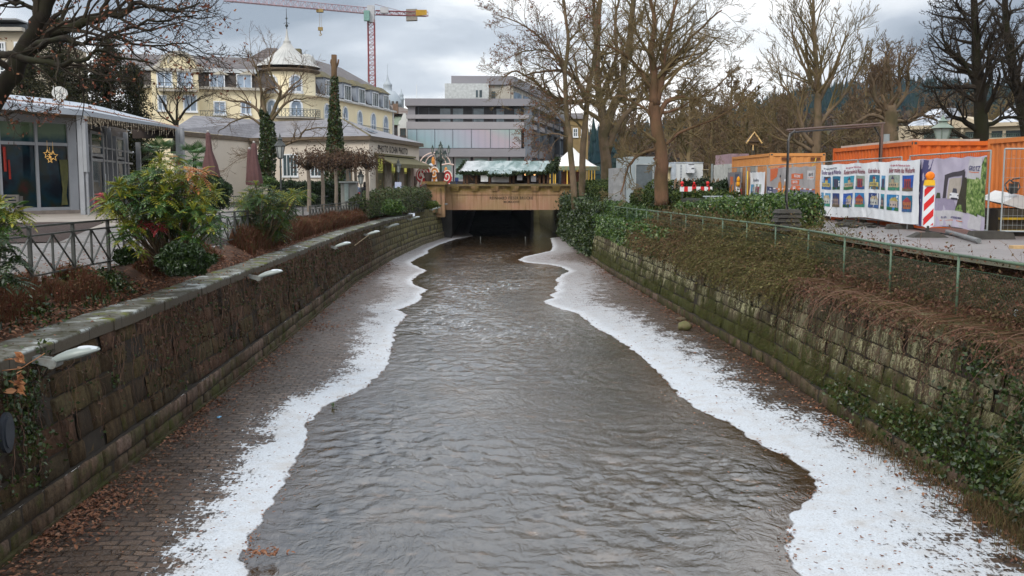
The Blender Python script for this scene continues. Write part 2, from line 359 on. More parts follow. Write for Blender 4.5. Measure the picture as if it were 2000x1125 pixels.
hgt = t.math('ADD', t.math('MULTIPLY', t.math('SUBTRACT', 1.0, mort), .6), t.math('ADD', t.math('MULTIPLY', cell, .35), t.math('MULTIPLY', fine, .3)))
hgt = t.mix(fm, hgt, t.math('ADD', .8, t.math('MULTIPLY', st2, .25)))
rg = t.mix(fm, t.ramp(med, [(.4, .22), (.7, .65)]), (.8,.8,.8))
BED = t.pbr(col, rg, t.bump(hgt, 1, .07), spec=.5)
bed = struct('riverbed', mb, BED, True)
for nm, arr in (('shore', np.maximum(sd, -1)), ('leftside', left.astype(float))):
    a = bed.data.attributes.new(nm, 'FLOAT', 'POINT'); a.data.foreach_set('value', arr.astype(np.float32))
# water
t = NT('stream_water'); p = t.pos(); s3 = t.sep(p)
wv = t.warp(p, .35, 1.3)
r0 = t.noise(1.0, 3, t.vmul(wv, (1.0, .8, 1)), .5, .3); r1 = t.noise(1.0, 4, t.vmul(wv, (3.8, 2.2, 1)), .55, .8); r2 = t.noise(1.0, 4, t.vmul(wv, (11, 6, 1)), .6, 1.0); r3 = t.noise(1.0, 2, t.vmul(wv, (26, 24, 1)), .5)
rid = lambda r, k: t.math('SUBTRACT', 1.0, t.math('MULTIPLY', t.math('ABSOLUTE', t.math('SUBTRACT', r, .5)), k))
h = t.math('ADD', t.math('MULTIPLY', rid(r1, 3), .5), t.math('ADD', t.math('MULTIPLY', rid(r2, 3), .16), t.math('MULTIPLY', r0, .6)))
c = t.ramp(t.noise(.8, 5), [(.35, (.012,.008,.004)), (.6, (.028,.019,.010)), (.75, (.07,.046,.026))])
c = t.mix(t.ramp(t.noise(3.2, 4), [(.60, 0), (.72, .6)]), c, (.15,.09,.05))
dp = t.attr('depth'); c = t.mix(t.ramp(dp, [(0, .9), (.9, 0)]), c, t.mix(t.noise(5, 4), (.018,.010,.004), (.07,.04,.018)))
nb = t.bump(h, t.maprange(dp, 0, 1.6, .45, 1), .021); df = t.n('ShaderNodeBsdfDiffuse'); t.put(df.inputs[0], c); t.put(df.inputs[2], nb); gl_ = t.n('ShaderNodeBsdfGlossy'); gl_.inputs['Roughness'].default_value = .012; t.put(gl_.inputs['Normal'], nb); gl_.inputs[0].default_value = (1,1,1,1)
fz = t.n('ShaderNodeFresnel'); fz.inputs[0].default_value = 2.0; t.put(fz.inputs[1], nb); mxs = t.n('ShaderNodeMixShader'); t.put(mxs.inputs[0], fz.outputs[0]); t.t.links.new(df.outputs[0], mxs.inputs[1]); t.t.links.new(gl_.outputs[0], mxs.inputs[2]); t.t.links.new(mxs.outputs[0], t.out.inputs[0]); WATER = t.m
mb = MB(); wy = [5.0]
while wy[-1] < 180: wy.append(wy[-1]+(max(.035, wy[-1]*.0034) if wy[-1] > 11.5 else .3))
NW = 210; nz_ = mnoise.noise
wp = [(lerp(xl(y)-.05, xr(y)+.05, i/NW), y) for y in wy for i in range(NW+1)]; WPp = np.array(wp); dep = np.minimum(sdist(WPp, SL), sdist(WPp, SR)); dR = sdist(WPp, SR)
for k, (x, y) in enumerate(wp):
    d_ = float(dep[k]); am = min(1.0, 60/y)*(.18+.82*min(d_/1.3, 1))*(.45+.55*min(float(dR[k])/2.6, 1))*max(.30, 1+1.5*nz_((x*.28+3, y*.16, 4)))
    wx_ = x+.5*nz_((x*.35, y*.35, 1)); q1 = nz_((wx_*2.5+y*.5, y*1.7, 0)); q2 = nz_((wx_*7.6-y*.8, y*4.6, 3)); q3 = nz_((wx_*1.1, y*.8, 6))
    mb.v.append((x, y, ZW+am*(-.042*abs(q1)-.026*abs(q2)+.016*q3)))
for j in range(len(wy)-1):
    for i in range(NW): a = j*(NW+1)+i; mb.f.append((a, a+1, a+NW+2, a+NW+1))
mb.mi = [0]*len(mb.f); wo = struct('water', mb, WATER, True); a = wo.data.attributes.new('depth', 'FLOAT', 'POINT'); a.data.foreach_set('value', dep.astype(np.float32))
# ---- stone walls
def wallmat(name, cols, lichen, moss, greeny, far0=999, far1=1000, foot=1.4):
    t = NT(name); p = t.pos(); s3 = t.sep(p); n = len(cols); col = t.ramp(t.island(), [((i+.5)/n, x) for i, x in enumerate(cols)], 'CONSTANT')
    tone = t.noise(.7, 6); fine = t.noise(17, 6, None, .72); strk = t.noise(1.0, 6, t.vmul(p, (1, 5, .8)), .7); med = t.noise(4.5, 6, None, .7)
    col = t.mix(t.ramp(tone, [(.40, 0), (.62, .8)]), col, t.mix(1.0, col, (.50,.45,.38), 'MULTIPLY'))
    col = t.mix(t.ramp(fine, [(.32, .7), (.6, 0)]), col, t.mix(1.0, col, (.32,.28,.22), 'MULTIPLY')); col = t.mix(t.ramp(med, [(.5, 0), (.72, .6)]), col, t.mix(1.0, col, (1.7,1.6,1.45), 'MULTIPLY'))
    col = t.mix(t.ramp(strk, [(.44, 0), (.62, .8)]), col, t.mix(1.0, col, (.30,.25,.18), 'MULTIPLY'))
    if lichen:
        lm = t.math('MULTIPLY', t.ramp(t.noise(.5, 4), [(.42, 0), (.50, 1)]), t.ramp(t.math('ADD', t.math('MULTIPLY', fine, .62), t.math('MULTIPLY', strk, .5)), [(.50, 1), (.58, 0)]))
        lm = t.math('MULTIPLY', lm, t.maprange(s3[2], -2.6, -1.9)); lm = t.math('MULTIPLY', lm, t.maprange(s3[1], 10, 21, .12, 1)); col = t.mix(lm, col, lichen)
    gm = t.ramp(t.math('ADD', t.noise(1.3, 7, None, .7), t.maprange(s3[2], ZB, ZB+foot, moss, 0)), [(.60, 0), (.74, 1)]); col = t.mix(gm, col, t.mix(fine, (.012,.016,.004), (.075,.075,.018)))
    if greeny: fa = t.maprange(s3[1], far0, far1); col = t.mix(t.math('MULTIPLY', fa, t.ramp(strk, [(.38, 1), (.68, .25)])), col, greeny)
    return t.pbr(col, .88, t.bump(t.math('ADD', fine, med), .9, .03), spec=.2)
WL = wallmat('left_wall_blocks', [(.072,.048,.023), (.098,.066,.034), (.055,.040,.021), (.105,.060,.038), (.080,.060,.026), (.040,.028,.017), (.094,.076,.038)], None, .10, (.17,.155,.07), 54, 76, .9)
WR = wallmat('right_wall_blocks', [(.12,.10,.06), (.17,.15,.095), (.14,.105,.075), (.10,.085,.05), (.19,.17,.115), (.13,.12,.07)], (.40,.38,.22), .42, None, foot=1.7)
WP = wallmat('plinth_blocks', [(.12,.088,.058), (.15,.105,.078), (.10,.078,.05), (.17,.12,.095), (.13,.105,.065)], None, .16, (.15,.13,.08), 54, 76, 1.0)
MORT = M('wall_joint_mortar', (.03,.022,.014), (.016,.012,.008), 6, .95, .6)
def blockwall(m, xf, sg, y0, y1, z0, z1, bat, rh=(.30,.42), bl=(.5,1.15), amp=.02, seed=3, step=0, z0b=None, z1b=None):
    g = random.Random(seed); z = z0; zb0 = z0 if z0b is None else z0b; zb1 = z1 if z1b is None else z1b
    while z < z1-.08:
        h = g.uniform(*rh); h = z1-z if z+h > z1-.14 else h; y = y0-g.random()*.5; wob = g.random()*9
        zz = lambda yy, zv: zv+.022*mnoise.noise(V((yy*.5, zv*2, seed)))
        while y < y1:
            L = g.uniform(*bl); o_ = g.gauss(0, amp); j = .010+g.random()*.012; nu, nv = 6, 4; o = len(m.v); tl = g.gauss(0, .012)
            for b in range(nv+1):
                for a in range(nu+1):
                    u = a/nu; v = b/nv; eu = 1 if a in (0, nu) else 0; ev = 1 if b in (0, nv) else 0
                    yy = y+j+(L-2*j)*([0,.05,.3,.5,.7,.95,1][a])+.01*g.gauss(0,1)*(eu); zv = z+j*.7+(h-1.4*j)*([0,.1,.5,.9,1][b])+.006*g.gauss(0,1)*ev
                    f = (zv-zb0)/(zb1-zb0); x = xf(yy)+sg*bat*f; d = o_+tl*(u-.5)*2+.020*mnoise.noise(V((yy*3.1, zv*3.1, seed)))+.016*mnoise.noise(V((yy*9, zv*9, seed+2))); d -= .034 if (eu or ev) else 0
                    m.v.append((x-sg*d, yy, zz(yy, zv)))
            for b in range(nv):
                for a in range(nu): q = o+b*(nu+1)+a; m.f.append((q, q+1, q+nu+2, q+nu+1)); m.mi.append(0)
            y += L
        z += h
t = NT('coping_stone'); p = t.pos(); s3 = t.sep(p); v = t.comb(s3[1], s3[0], 0); b = t.brick(v, 1.35, 3.0, .012, (0,0,0), (1,1,1), (.5,.5,.5), .2, 0)
f5 = t.noise(2.6, 7, None, .68); col = t.mix(b.outputs[0], (.11,.105,.09), (.18,.18,.16)); col = t.mix(t.ramp(f5, [(.40, 0), (.60, 1)]), col, (.055,.05,.028)); col = t.mix(t.ramp(t.noise(1.5, 7, None, .65), [(.54, 0), (.60, .8)]), col, (.38,.40,.38))
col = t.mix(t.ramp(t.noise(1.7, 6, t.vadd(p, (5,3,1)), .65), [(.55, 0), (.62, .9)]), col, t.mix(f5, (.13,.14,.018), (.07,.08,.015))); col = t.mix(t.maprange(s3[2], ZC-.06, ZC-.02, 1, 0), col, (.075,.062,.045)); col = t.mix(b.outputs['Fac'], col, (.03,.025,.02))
CP = t.pbr(col, .85, t.bump(t.math('ADD', t.noise(14, 6), t.math('MULTIPLY', b.outputs['Fac'], -1.5)), .7, .02), spec=.25)
YN = [5+i*.5 for i in range(0, 60)]+[35+i*1.5 for i in range(0, 39)]+[93.5]
def wallgrid(xf, sgn, z0, z1, nz, bat, amp, y0=5, y1=91, step=.25):
    m = MB(); n = int((y1-y0)/step)
    def fn(a, b):
        y = lerp(y0, y1, a); zz = lerp(z0, z1, b); x = xf(y)+sgn*bat*(zz-z0)/(z1-z0); x += amp*mnoise.noise(V((y*.8, zz*1.4, 3)))+amp*.6*mnoise.noise(V((y*3, zz*4, 8))); return (x, y, zz)
    return m.grid(fn, n, nz)
LW = thing('retaining_wall', 'dark stone canal wall below the promenade on the left, with grey coping', 'wall', (xl(20), 20, ZB))
build('wall_core', wallgrid(lambda y: xl(y)-.035, -1, ZB+.55, ZC-.2, 8, .22, .0), MORT, LW)
m = MB(); blockwall(m, xl, -1, 5, 91, ZB+.55, ZC-.19, .22); build('wall_face', m, WL, LW, True)
m = MB(); m.grid(lambda a, b: (xl(lerp(5,91,a))+.07-.02*b+.01*mnoise.noise(V((a*200, b, 1))), lerp(5,91,a), lerp(ZB-.3, ZB+.55, b)), 300, 4); m.grid(lambda a, b: (xl(lerp(5,91,a))+lerp(.05,-.25,b), lerp(5,91,a), ZB+.55), 300, 1); build('plinth_core', m, MORT, LW)
m = MB(); blockwall(m, lambda y: xl(y)+.10, -1, 5, 91, ZB-.02, ZB+.56, .02, (.27,.29), (.45,1.0), .008, 5); build('plinth', m, WP, LW, True)
m = MB(); m.grid(lambda a, b: (xl(lerp(5,91,a))+.16-.3*b*0+.03*mnoise.noise(V((a*160, 1, 1)))+(-.35*b), lerp(5,91,a), ZB+.07-.02*b), 300, 1); m.grid(lambda a, b: (xl(lerp(5,91,a))+.16+.03*mnoise.noise(V((a*160, 1, 1))), lerp(5,91,a), lerp(ZB-.1, ZB+.07, b)), 300, 1); build('footing', m, WP, LW)
def coping(m, xf, s, w, y0, y1, zc, over=.05, th=.2, bat=.22):
    y = y0; k = 0
    while y < y1:
        L = 1.35+.2*math.sin(k*2.7); yb = min(y+L, y1)-.012; dz = .012*math.sin(k*5.1); j = .012*math.sin(k*3.3)
        xa0 = xf(y)-s*0; f = lambda yy, o: xf(yy)+s*(bat-over+j+o)
        q = [(f(y, 0), y), (f(yb, 0), yb), (f(yb, w), yb), (f(y, w), y)]
        if s < 0: q = q[::-1]
        e = .02
        m.hexa([(a, b, zc-th) for a, b in q], [(a, b, zc+dz-e) for a, b in q])
        qi = [(f(y+e, e), y+e), (f(yb-e, e), yb-e), (f(yb-e, w-e), yb-e), (f(y+e, w-e), y+e)]
        if s < 0: qi = qi[::-1]
        m.add([(a, b, zc+dz-e) for a, b in q]+[(a, b, zc+dz) for a, b in qi], [(4,5,6,7),(0,1,5,4),(1,2,6,5),(2,3,7,6),(3,0,4,7)])
        y += L; k += 1
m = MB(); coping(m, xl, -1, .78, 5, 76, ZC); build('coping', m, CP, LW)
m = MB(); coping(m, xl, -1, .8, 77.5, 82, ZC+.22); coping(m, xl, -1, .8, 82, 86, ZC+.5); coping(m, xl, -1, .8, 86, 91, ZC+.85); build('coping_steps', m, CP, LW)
build('raised_wall_face', wallgrid(xl, -1, ZC-.2, ZC+.65, 4, 0, .02, 86, 91), WL, LW)
m = MB(); m.grid(lambda a, b: (xl(lerp(77.5,86,a))-.23, lerp(77.5,86,a), lerp(ZC-.2, ZC+lerp(.02,.5,a), b)), 12, 2); build('stepped_wall_face', m, WL, LW)
RW = thing('retaining_wall', 'pale lichened stone canal wall with mossy foot on the right', 'wall', (xr(20), 20, ZB))
build('wall_core', wallgrid(lambda y: xr(y)+.05, 1, ZB+.3, ZC-.2, 8, .3, .0), MORT, RW)
m = MB(); blockwall(m, xr, 1, 5, 91, ZB+.28, ZC-.2, .3, (.30,.42), (.42,1.0), .022, 9); build('wall_face', m, WR, RW, True)
m = MB(); m.grid(lambda a, b: (xr(lerp(5,91,a))-.08+.02*b, lerp(5,91,a), lerp(ZB-.3, ZB+.3, b)), 300, 3); m.grid(lambda a, b: (xr(lerp(5,91,a))+lerp(-.06,.1,b), lerp(5,91,a), ZB+.3), 300, 1); build('plinth_core', m, MORT, RW)
m = MB(); blockwall(m, lambda y: xr(y)-.10, 1, 5, 91, ZB-.02, ZB+.31, .02, (.3,.34), (.8,1.5), .008, 6); build('plinth', m, WP, RW, True)
t = NT('mossy_coping'); f = t.noise(3, 6); CPR = t.pbr(t.ramp(f, [(.35, (.04,.045,.012)), (.55, (.13,.12,.05)), (.7, (.2,.18,.11))]), .9, t.bump(t.noise(12, 6), .8, .03))
m = MB(); coping(m, xr, 1, .6, 5, 90, ZC, th=.22, bat=.3); build('coping', m, CPR, RW)
# ---- ground sheets
def gmat(name, cs, sc, rough=.9, bump=.5, bsc=20, extra=None):
    t = NT(name); f = t.noise(sc, 7, None, .65); c = t.ramp(f, cs); c = t.mix(t.ramp(t.noise(bsc, 4), [(.35, .45), (.65, 0)]), c, t.mix(1.0, c, (.45,.42,.4), 'MULTIPLY'))
    return t.pbr(c, rough, t.bump(t.noise(bsc*1.5, 5), bump, .02), spec=.3)
SOIL = gmat('soil_leaf_litter', [(.3, (.035,.022,.014)), (.5, (.09,.045,.025)), (.68, (.16,.075,.04))], 4)
EARTH = gmat('park_ground', [(.3, (.03,.035,.015)), (.5, (.055,.05,.025)), (.7, (.09,.075,.045))], .4)
t = NT('promenade_setts'); p = t.pos(); b = t.brick(t.warp(p, 2, .04), .16, .1, .012, (.15,.14,.135), (.24,.225,.215), (.07,.06,.05), .3); c = t.mix(t.ramp(t.noise(.7, 5), [(.4, 0), (.65, 1)]), b.outputs[0], (.12,.105,.09)); c = t.mix(t.ramp(t.noise(9, 3), [(.6,0),(.7,.7)]), c, (.09,.045,.025))
SETTS = t.pbr(c, .62, t.bump(b.outputs['Fac'], -.6, .01), spec=.4)
t = NT('asphalt_path'); c = t.ramp(t.noise(.6, 6, None, .6), [(.35, (.15,.135,.13)), (.65, (.215,.195,.185))]); c = t.mix(t.ramp(t.noise(2.2, 6, None, .7), [(.56,0),(.7,.6)]), c, (.08,.06,.045)); c = t.mix(t.ramp(t.noise(60, 2), [(.3,.4),(.6,0)]), c, (.06,.05,.05))
ASPH = t.pbr(c, .5, t.bump(t.noise(70, 4), .3, .006), spec=.45)
# base terrain, one sheet each side (the canal lies between), to the horizon
m = MB()
def gs(a, b, fn, x0, x1f, nx, y0, y1, ny, pw=2.2):
    m.grid(lambda i, j: (lambda y: (lambda x: (x, y, fn(x, y)))(lerp(x1f(y), x0, i**pw)))(lerp(y0, y1, j**1.8)), nx, ny)
gs(0, 0, lambda x, y: gl(x, y)-.03 if x < -9 else gl(-9, y)-.03, -900, lambda y: xl(y)-2.0 if y < 91 else -2.9, 26, -60, 1500, 120)
gs(0, 0, lambda x, y: ZR-.05+max(0, (x-200)*.0), 900, lambda y: xr(y)+1.15, 26, -60, 1500, 120)
m.grid(lambda a, b: (lerp(-2.9, 8.2, a), lerp(180, 1500, b), .5), 2, 2)
struct('ground', m, EARTH)
m = MB(); m.grid(lambda a, b: (lambda y: (lerp(xl(y)-.9, xl(y)-1.75, a), y, lerp(ZC-.06, gl(-8, y)+.0, a**.8)+.03*mnoise.noise(V((a*3, y*2, 0)))))(lerp(5, 92, b)), 8, 240); struct('planting_strip', m, SOIL)
m = MB(); m.grid(lambda a, b: (lambda y: (lerp(xl(y)-1.72, xl(y)-6.5, a), y, gl(lerp(-8,-13,a), y)+.004))(lerp(3, 92, b)), 6, 90); struct('promenade', m, SETTS)
PAV = M('forecourt_paving', (.30,.26,.22), (.2,.17,.14), 1.5, .75, .3, 20)
m = MB(); m.grid(lambda a, b: (lambda y: (lambda x: (x, y, gl(x, y)+.008))(lerp(xl(y)-6.4, -34, a)))(lerp(25, 66, b)), 14, 30); struct('forecourt', m, PAV)
t = NT('bark_mulch'); MUL = t.pbr(t.mix(t.ramp(t.vor(16, None, 'F1', 'Color'), [(.3, (.05,.022,.014)), (.7, (.16,.07,.045))]), (.03,.015,.01), t.ramp(t.noise(20), [(.3,(.06,.03,.02)),(.7,(.2,.1,.07))])), .95, t.bump(t.vor(22), 1, .04))
m = MB(); c0 = G(60, 466, .05); m.add([(c0.x+6.0*math.cos(k*.2244), c0.y+5.5*math.sin(k*.2244), gl(c0.x+6*math.cos(k*.2244), c0.y+5.5*math.sin(k*.2244))+.03) for k in range(28)], [tuple(range(28))]); struct('mulch_bed', m, MUL)
# right bank: strip of soil sloping up to the path, asphalt path
m = MB(); m.grid(lambda a, b: (lambda y: (lerp(xr(y)+.85, xr(y)+1.75, a), y, lerp(ZC-.05, ZR, a**.8)+.03*mnoise.noise(V((a*3, y*2, 0)))))(lerp(5, 92, b)), 6, 200); struct('bank_strip', m, SOIL)
m = MB(); m.grid(lambda a, b: (lambda y: (lerp(xr(y)+1.65+max(0,(y-32)*.12), 16, a), y, ZR+.006))(lerp(2, 62, b)), 6, 60); struct('path', m, ASPH)
# ================================================================ buildings
CREAM = M('cream_render', (.78,.68,.46), (.68,.59,.39), .25, .8, .1); CREAM2 = M('buff_render', (.62,.55,.46), (.54,.47,.39), .3, .8, .12)
WHITE = M('white_paint', (.72,.74,.76), (.6,.62,.63), 1, .55, .05); STONE = M('light_stone', (.45,.42,.36), (.34,.31,.26), 1, .8, .2)
DARKM = M('dark_slate_cladding', (.045,.036,.032), (.075,.06,.05), 2, .6, .3); ZINC = M('zinc_grey', (.30,.31,.32), (.23,.24,.25), .6, .42, .08, metal=.3)
PANE = glass('window_glass'); PANEB = glass('window_glass_sky', (.16,.20,.25), .08); IRON = M('painted_iron', (.028,.032,.03), (.05,.055,.05), 5, .5, .1)
RAILG = M('grey_green_iron', (.10,.115,.115), (.065,.075,.07), 6, .5, .15); BROWNP = M('brown_trim', (.13,.095,.06), (.09,.065,.045), 2, .7, .1)
t = NT('slate_tiles'); v = t.sep(t.obj()); b = t.brick(t.comb(t.math('ADD', v[0], t.math('MULTIPLY', v[1], .6)), t.math('MULTIPLY', v[2], 1.0), 0), .45, .22, .02, (.085,.075,.085), (.15,.135,.145), (.035,.03,.03), .3)
SLATE = t.pbr(t.mix(t.ramp(t.noise(.8, 5), [(.4, 0), (.7, .7)]), b.outputs[0], (.17,.165,.18)), .42, t.bump(b.outputs['Fac'], -.6, .03))
t = NT('roof_tiles'); v = t.sep(t.obj()); b = t.brick(t.comb(t.math('ADD', v[0], t.math('MULTIPLY', v[1], .8)), v[2], 0), .5, .28, .04, (.07,.052,.05), (.125,.10,.095), (.025,.02,.02), .3)
TILES = t.pbr(t.mix(t.ramp(t.noise(.5, 5), [(.4, 0), (.75, .6)]), b.outputs[0], (.13,.12,.11)), .65, t.bump(b.outputs['Fac'], -.8, .05))
def quadroof(m, a, b, c, d, th=.12): m.hexa([V(a)-V((0,0,th)), V(b)-V((0,0,th)), V(c)-V((0,0,th)), V(d)-V((0,0,th))], [a, b, c, d])
def balc(par, fp, u0, u1, vt, vb, depth=.9, mat=None, off=0, bars=0, uc=None):
    uc = uc if uc is not None else (u0+u1)/2; a = fp.P(u0, 358); b = fp.P(u1, 358); a.z = b.z = 0; n = fp.nrm; z1 = fp.z(uc, vt); z0 = fp.z(uc, vb); w_ = (b-a).length; d = (b-a).normalized()
    s = MB(); p = lambda x, o, z: a+d*x+n*(off+o)+V((0,0,z)); s.hexa([p(0,0,z0-.18), p(w_,0,z0-.18), p(w_,depth,z0-.18), p(0,depth,z0-.18)], [p(0,0,z0), p(w_,0,z0), p(w_,depth,z0), p(0,depth,z0)])
    k = build('balcony', s, STONE, par); r = MB(); nb = bars or max(4, int(w_/.22))
    for zz in (z1, z0+.1): r.tube([p(0,.05,zz), p(0,depth-.05,zz), p(w_,depth-.05,zz), p(w_,.05,zz)], .03, 4)
    for i in range(nb+1):
        x = w_*i/nb; r.tube([p(x, depth-.05, z0), p(x, depth-.05, z1)], .016, 3)
        if i % 2 == 0: r.tube([p(x, depth-.05, (z0+z1)/2-.15), p(min(x+w_/nb, w_), depth-.05, (z0+z1)/2+.15)], .02, 3)
    build('railing', r, mat or RAILG, k)
# ---- cream hotel
HT = thing('hotel', 'long cream yellow hotel with mansard roof and round corner tower', 'building', W(560, 300, 104))
HL = FP(270, 96.5, 512, 99.5)          # left wing
zb = -.5
m = MB(); HL.boxz(m, 280, 520, zb, HL.z(450, 176), -12, 0); build('wall', m, CREAM, HT)
ze = HL.z(450, 176)
m = MB(); HL.boxz(m, 240, 522, ze, ze+.25, -1.2, .45); HL.boxz(m, 240, 522, ze-2.9, ze-2.75, 0, .12); build('cornice', m, STONE, HT)
zt = HL.z(450, 139); m = MB()
a = HL.P(240, 358, .15); b = HL.P(540, 358, .15); a.z = b.z = ze+.25; a2 = HL.P(240, 358, -.9); b2 = HL.P(540, 358, -.9); a2.z = b2.z = zt
m.hexa([a, b, b-HL.nrm*6, a-HL.nrm*6], [a2, b2, b2-HL.nrm*5, a2-HL.nrm*5]); build('mansard', m, DARKM, HT)
m = MB(); HL.boxz(m, 240, 512, zt-.1, zt+.28, -5, -.45); build('eaves_board', m, M('pale_grey_board', (.5,.52,.54)), HT)
zr = HL.z(450, 110); a = HL.P(240, 358, -.6); b = HL.P(525, 358, -.6); a.z = b.z = zt+.3; a2 = HL.P(240, 358, -7); b2 = HL.P(560, 358, -7); a2.z = b2.z = zr+.75
m = MB(); m.hexa([a, b, b-HL.nrm*12, a-HL.nrm*12], [a2, b2, b2-HL.nrm*1, a2-HL.nrm*1]); build('roof', m, TILES, HT)
def gablebay(par, u0, u1, vt, v0, vb, uc):
    m = MB(); HL.boxz(m, u0, u1, zb, HL.z(uc, v0), 0, 1.1); r = (u1-u0)/2*.93
    pts = [];  c = HL.P(uc, v0, 1.1); ww = (HL.P(u1, 358, 1.1)-HL.P(u0, 358, 1.1)).length/2*.93; hh = HL.z(uc, vt)-HL.z(uc, v0)
    for i in range(15):
        t_ = math.pi*i/14; q = c+HL.d*(math.cos(t_)*ww)*-1; q = V((q.x, q.y, c.z+math.sin(t_)*hh)); pts.append(q)
    m.prism([p_-HL.nrm*.9 for p_ in pts], HL.nrm*.88); build('gable_bay', m, CREAM, par)
    m = MB()
    for s_ in (1.0, .5):
        for i in range(14):
            f_ = lambda p_, k: V((c.x+(p_.x-c.x)*k, c.y+(p_.y-c.y)*k, c.z+(p_.z-c.z)*k)); o_ = 0 if s_ == 1 else .35*hh
            q = [f_(pts[i], s_), f_(pts[i+1], s_), f_(pts[i+1], s_*.86), f_(pts[i], s_*.86)]
            q = [p_+V((0,0,o_)) for p_ in q]; m.prism(q, HL.nrm*.14)
    HL.boxz(m, u0-2, u1+2, HL.z(uc, v0)-.15, HL.z(uc, v0)+.12, 1.1, 1.35); build('gable_moulding', m, STONE, par)
    # volute shoulders
    for sg, uu in ((-1, u0), (1, u1)): m = MB(); m.blob(HL.P(uu-sg*4, v0-3, .7), .45, 1, 1, 1, 8); build('gable_scroll', m, STONE, par)
gablebay(HT, 304, 394, 102, 139, 178, 349)
for (u0, u1, v0, v1) in ((317,342,145,170), (356,381,145,170), (317,330,190,216), (366,388,190,218)): window(HT, HL, u0, u1, v0, v1, WHITE, PANEB, 2, 1, off=1.1)
for (u0, u1, v0, v1) in ((424,443,200,222), (476,492,200,222), (425,440,236,250)): window(HT, HL, u0, u1, v0, v1, WHITE, PANEB, 2, 1)
for (u0, u1, v0, v1) in ((417,443,148,171), (469,495,148,172)):                                       # dormers
    m = MB(); HL.box(m, u0-2, u1+2, v0-1, v1+1, -1.2, .25)
    c = HL.P((u0+u1)/2, v0-9, .45); l = HL.P(u0-4, v0-1, .45); r_ = HL.P(u1+4, v0-1, .45); l.z = r_.z; m.prism([l, r_, c], -HL.nrm*1.6); d_ = build('dormer', m, M('dormer_cream', (.55,.5,.4)), HT)
    window(HT, HL, u0, u1, v0, v1, WHITE, PANEB, 2, 1, off=.26, fw=.1)
balc(HT, HL, 318, 392, 166, 178, 1.0, off=1.1); balc(HT, HL, 368, 447, 218, 231, 1.0)
m = MB(); p_ = HL.P(437, 138, -3); m.hexa([p_+V((-.5,-.3,-1)), p_+V((.5,-.3,-1)), p_+V((.5,.6,-1)), p_+V((-.5,.6,-1))], [p_+V((-.5,.2,.5)), p_+V((.5,.2,.5)), p_+V((.5,1,.5)), p_+V((-.5,1,.5))]); 
# tower
TY = 103.0; tc_ = W(567, 358, TY); TR = 52*TY/F*.99; tc_.z = 0; tf = lambda v: W(567, v, TY-TR).z
m = MB(); m.lathe([(TR, zb), (TR, tf(233)), (TR+.2, tf(231)), (TR+.2, tf(229)), (TR, tf(228)), (TR, tf(186)), (TR+.12, tf(185)), (TR+.12, tf(182)), (TR, tf(181)), (TR, tf(137))], tc_, 40); build('tower_wall', m, CREAM, HT, True)
m = MB(); m.lathe([(TR, tf(139)), (TR+.5, tf(136)), (TR+.55, tf(133)), (TR+.3, tf(132))], tc_, 40); build('tower_eaves', m, BROWNP, HT, True)
prof = [(1.05,133), (.92,127), (.70,117.5), (.47,107.5), (.29,98), (.165,89), (.11,83), (.125,81.5), (.075,79), (.04,70), (.015,56)]
t = NT('seamed_zinc'); o_ = t.sep(t.obj()); an = t.math('ARCTAN2', o_[1], o_[0]); st_ = t.math('SINE', t.math('MULTIPLY', an, 36)); c = t.mix(t.ramp(st_, [(.8, 0), (1, 1)]), t.ramp(t.noise(1.2, 5), [(.3, (.36,.355,.33)), (.7, (.46,.45,.42))]), (.25,.245,.23))
SEAM = t.pbr(c, .5, t.bump(st_, .15, .03), .1)
m = MB(); m.lathe([((TR+.4)*a_, W(567, b_, TY).z) for a_, b_ in prof], (0,0,0), 36)
o = build('tower_roof', m, SEAM, None, True); o.parent = HT; o.matrix_local = wmat(HT).inverted() @ Matrix.Translation(tc_)
m = MB(); zf = W(567, 62, TY).z; m.cyl((tc_.x, tc_.y, zf), (tc_.x, tc_.y, W(567, 16, TY).z), .06, .02, 6); m.blob((tc_.x, tc_.y, W(567, 50, TY).z), .16); m.blob((tc_.x, tc_.y, W(567, 36, TY).z), .11)
for k in range(4): m.tube([(tc_.x, tc_.y, W(567,44,TY).z), (tc_.x+.3*math.cos(k*1.57), tc_.y+.3*math.sin(k*1.57), W(567,46,TY).z)], .025, 4)
build('finial', m, IRON, HT)
m = MB(); c_ = W(599, 128, 106); c_.z = W(599, 124, 106).z; m.lathe([(.001, 1.0), (.45, .88), (.85, .5), (1.0, 0), (1.0,-.8)], c_, 16); build('small_dome', m, SEAM, HT, True)
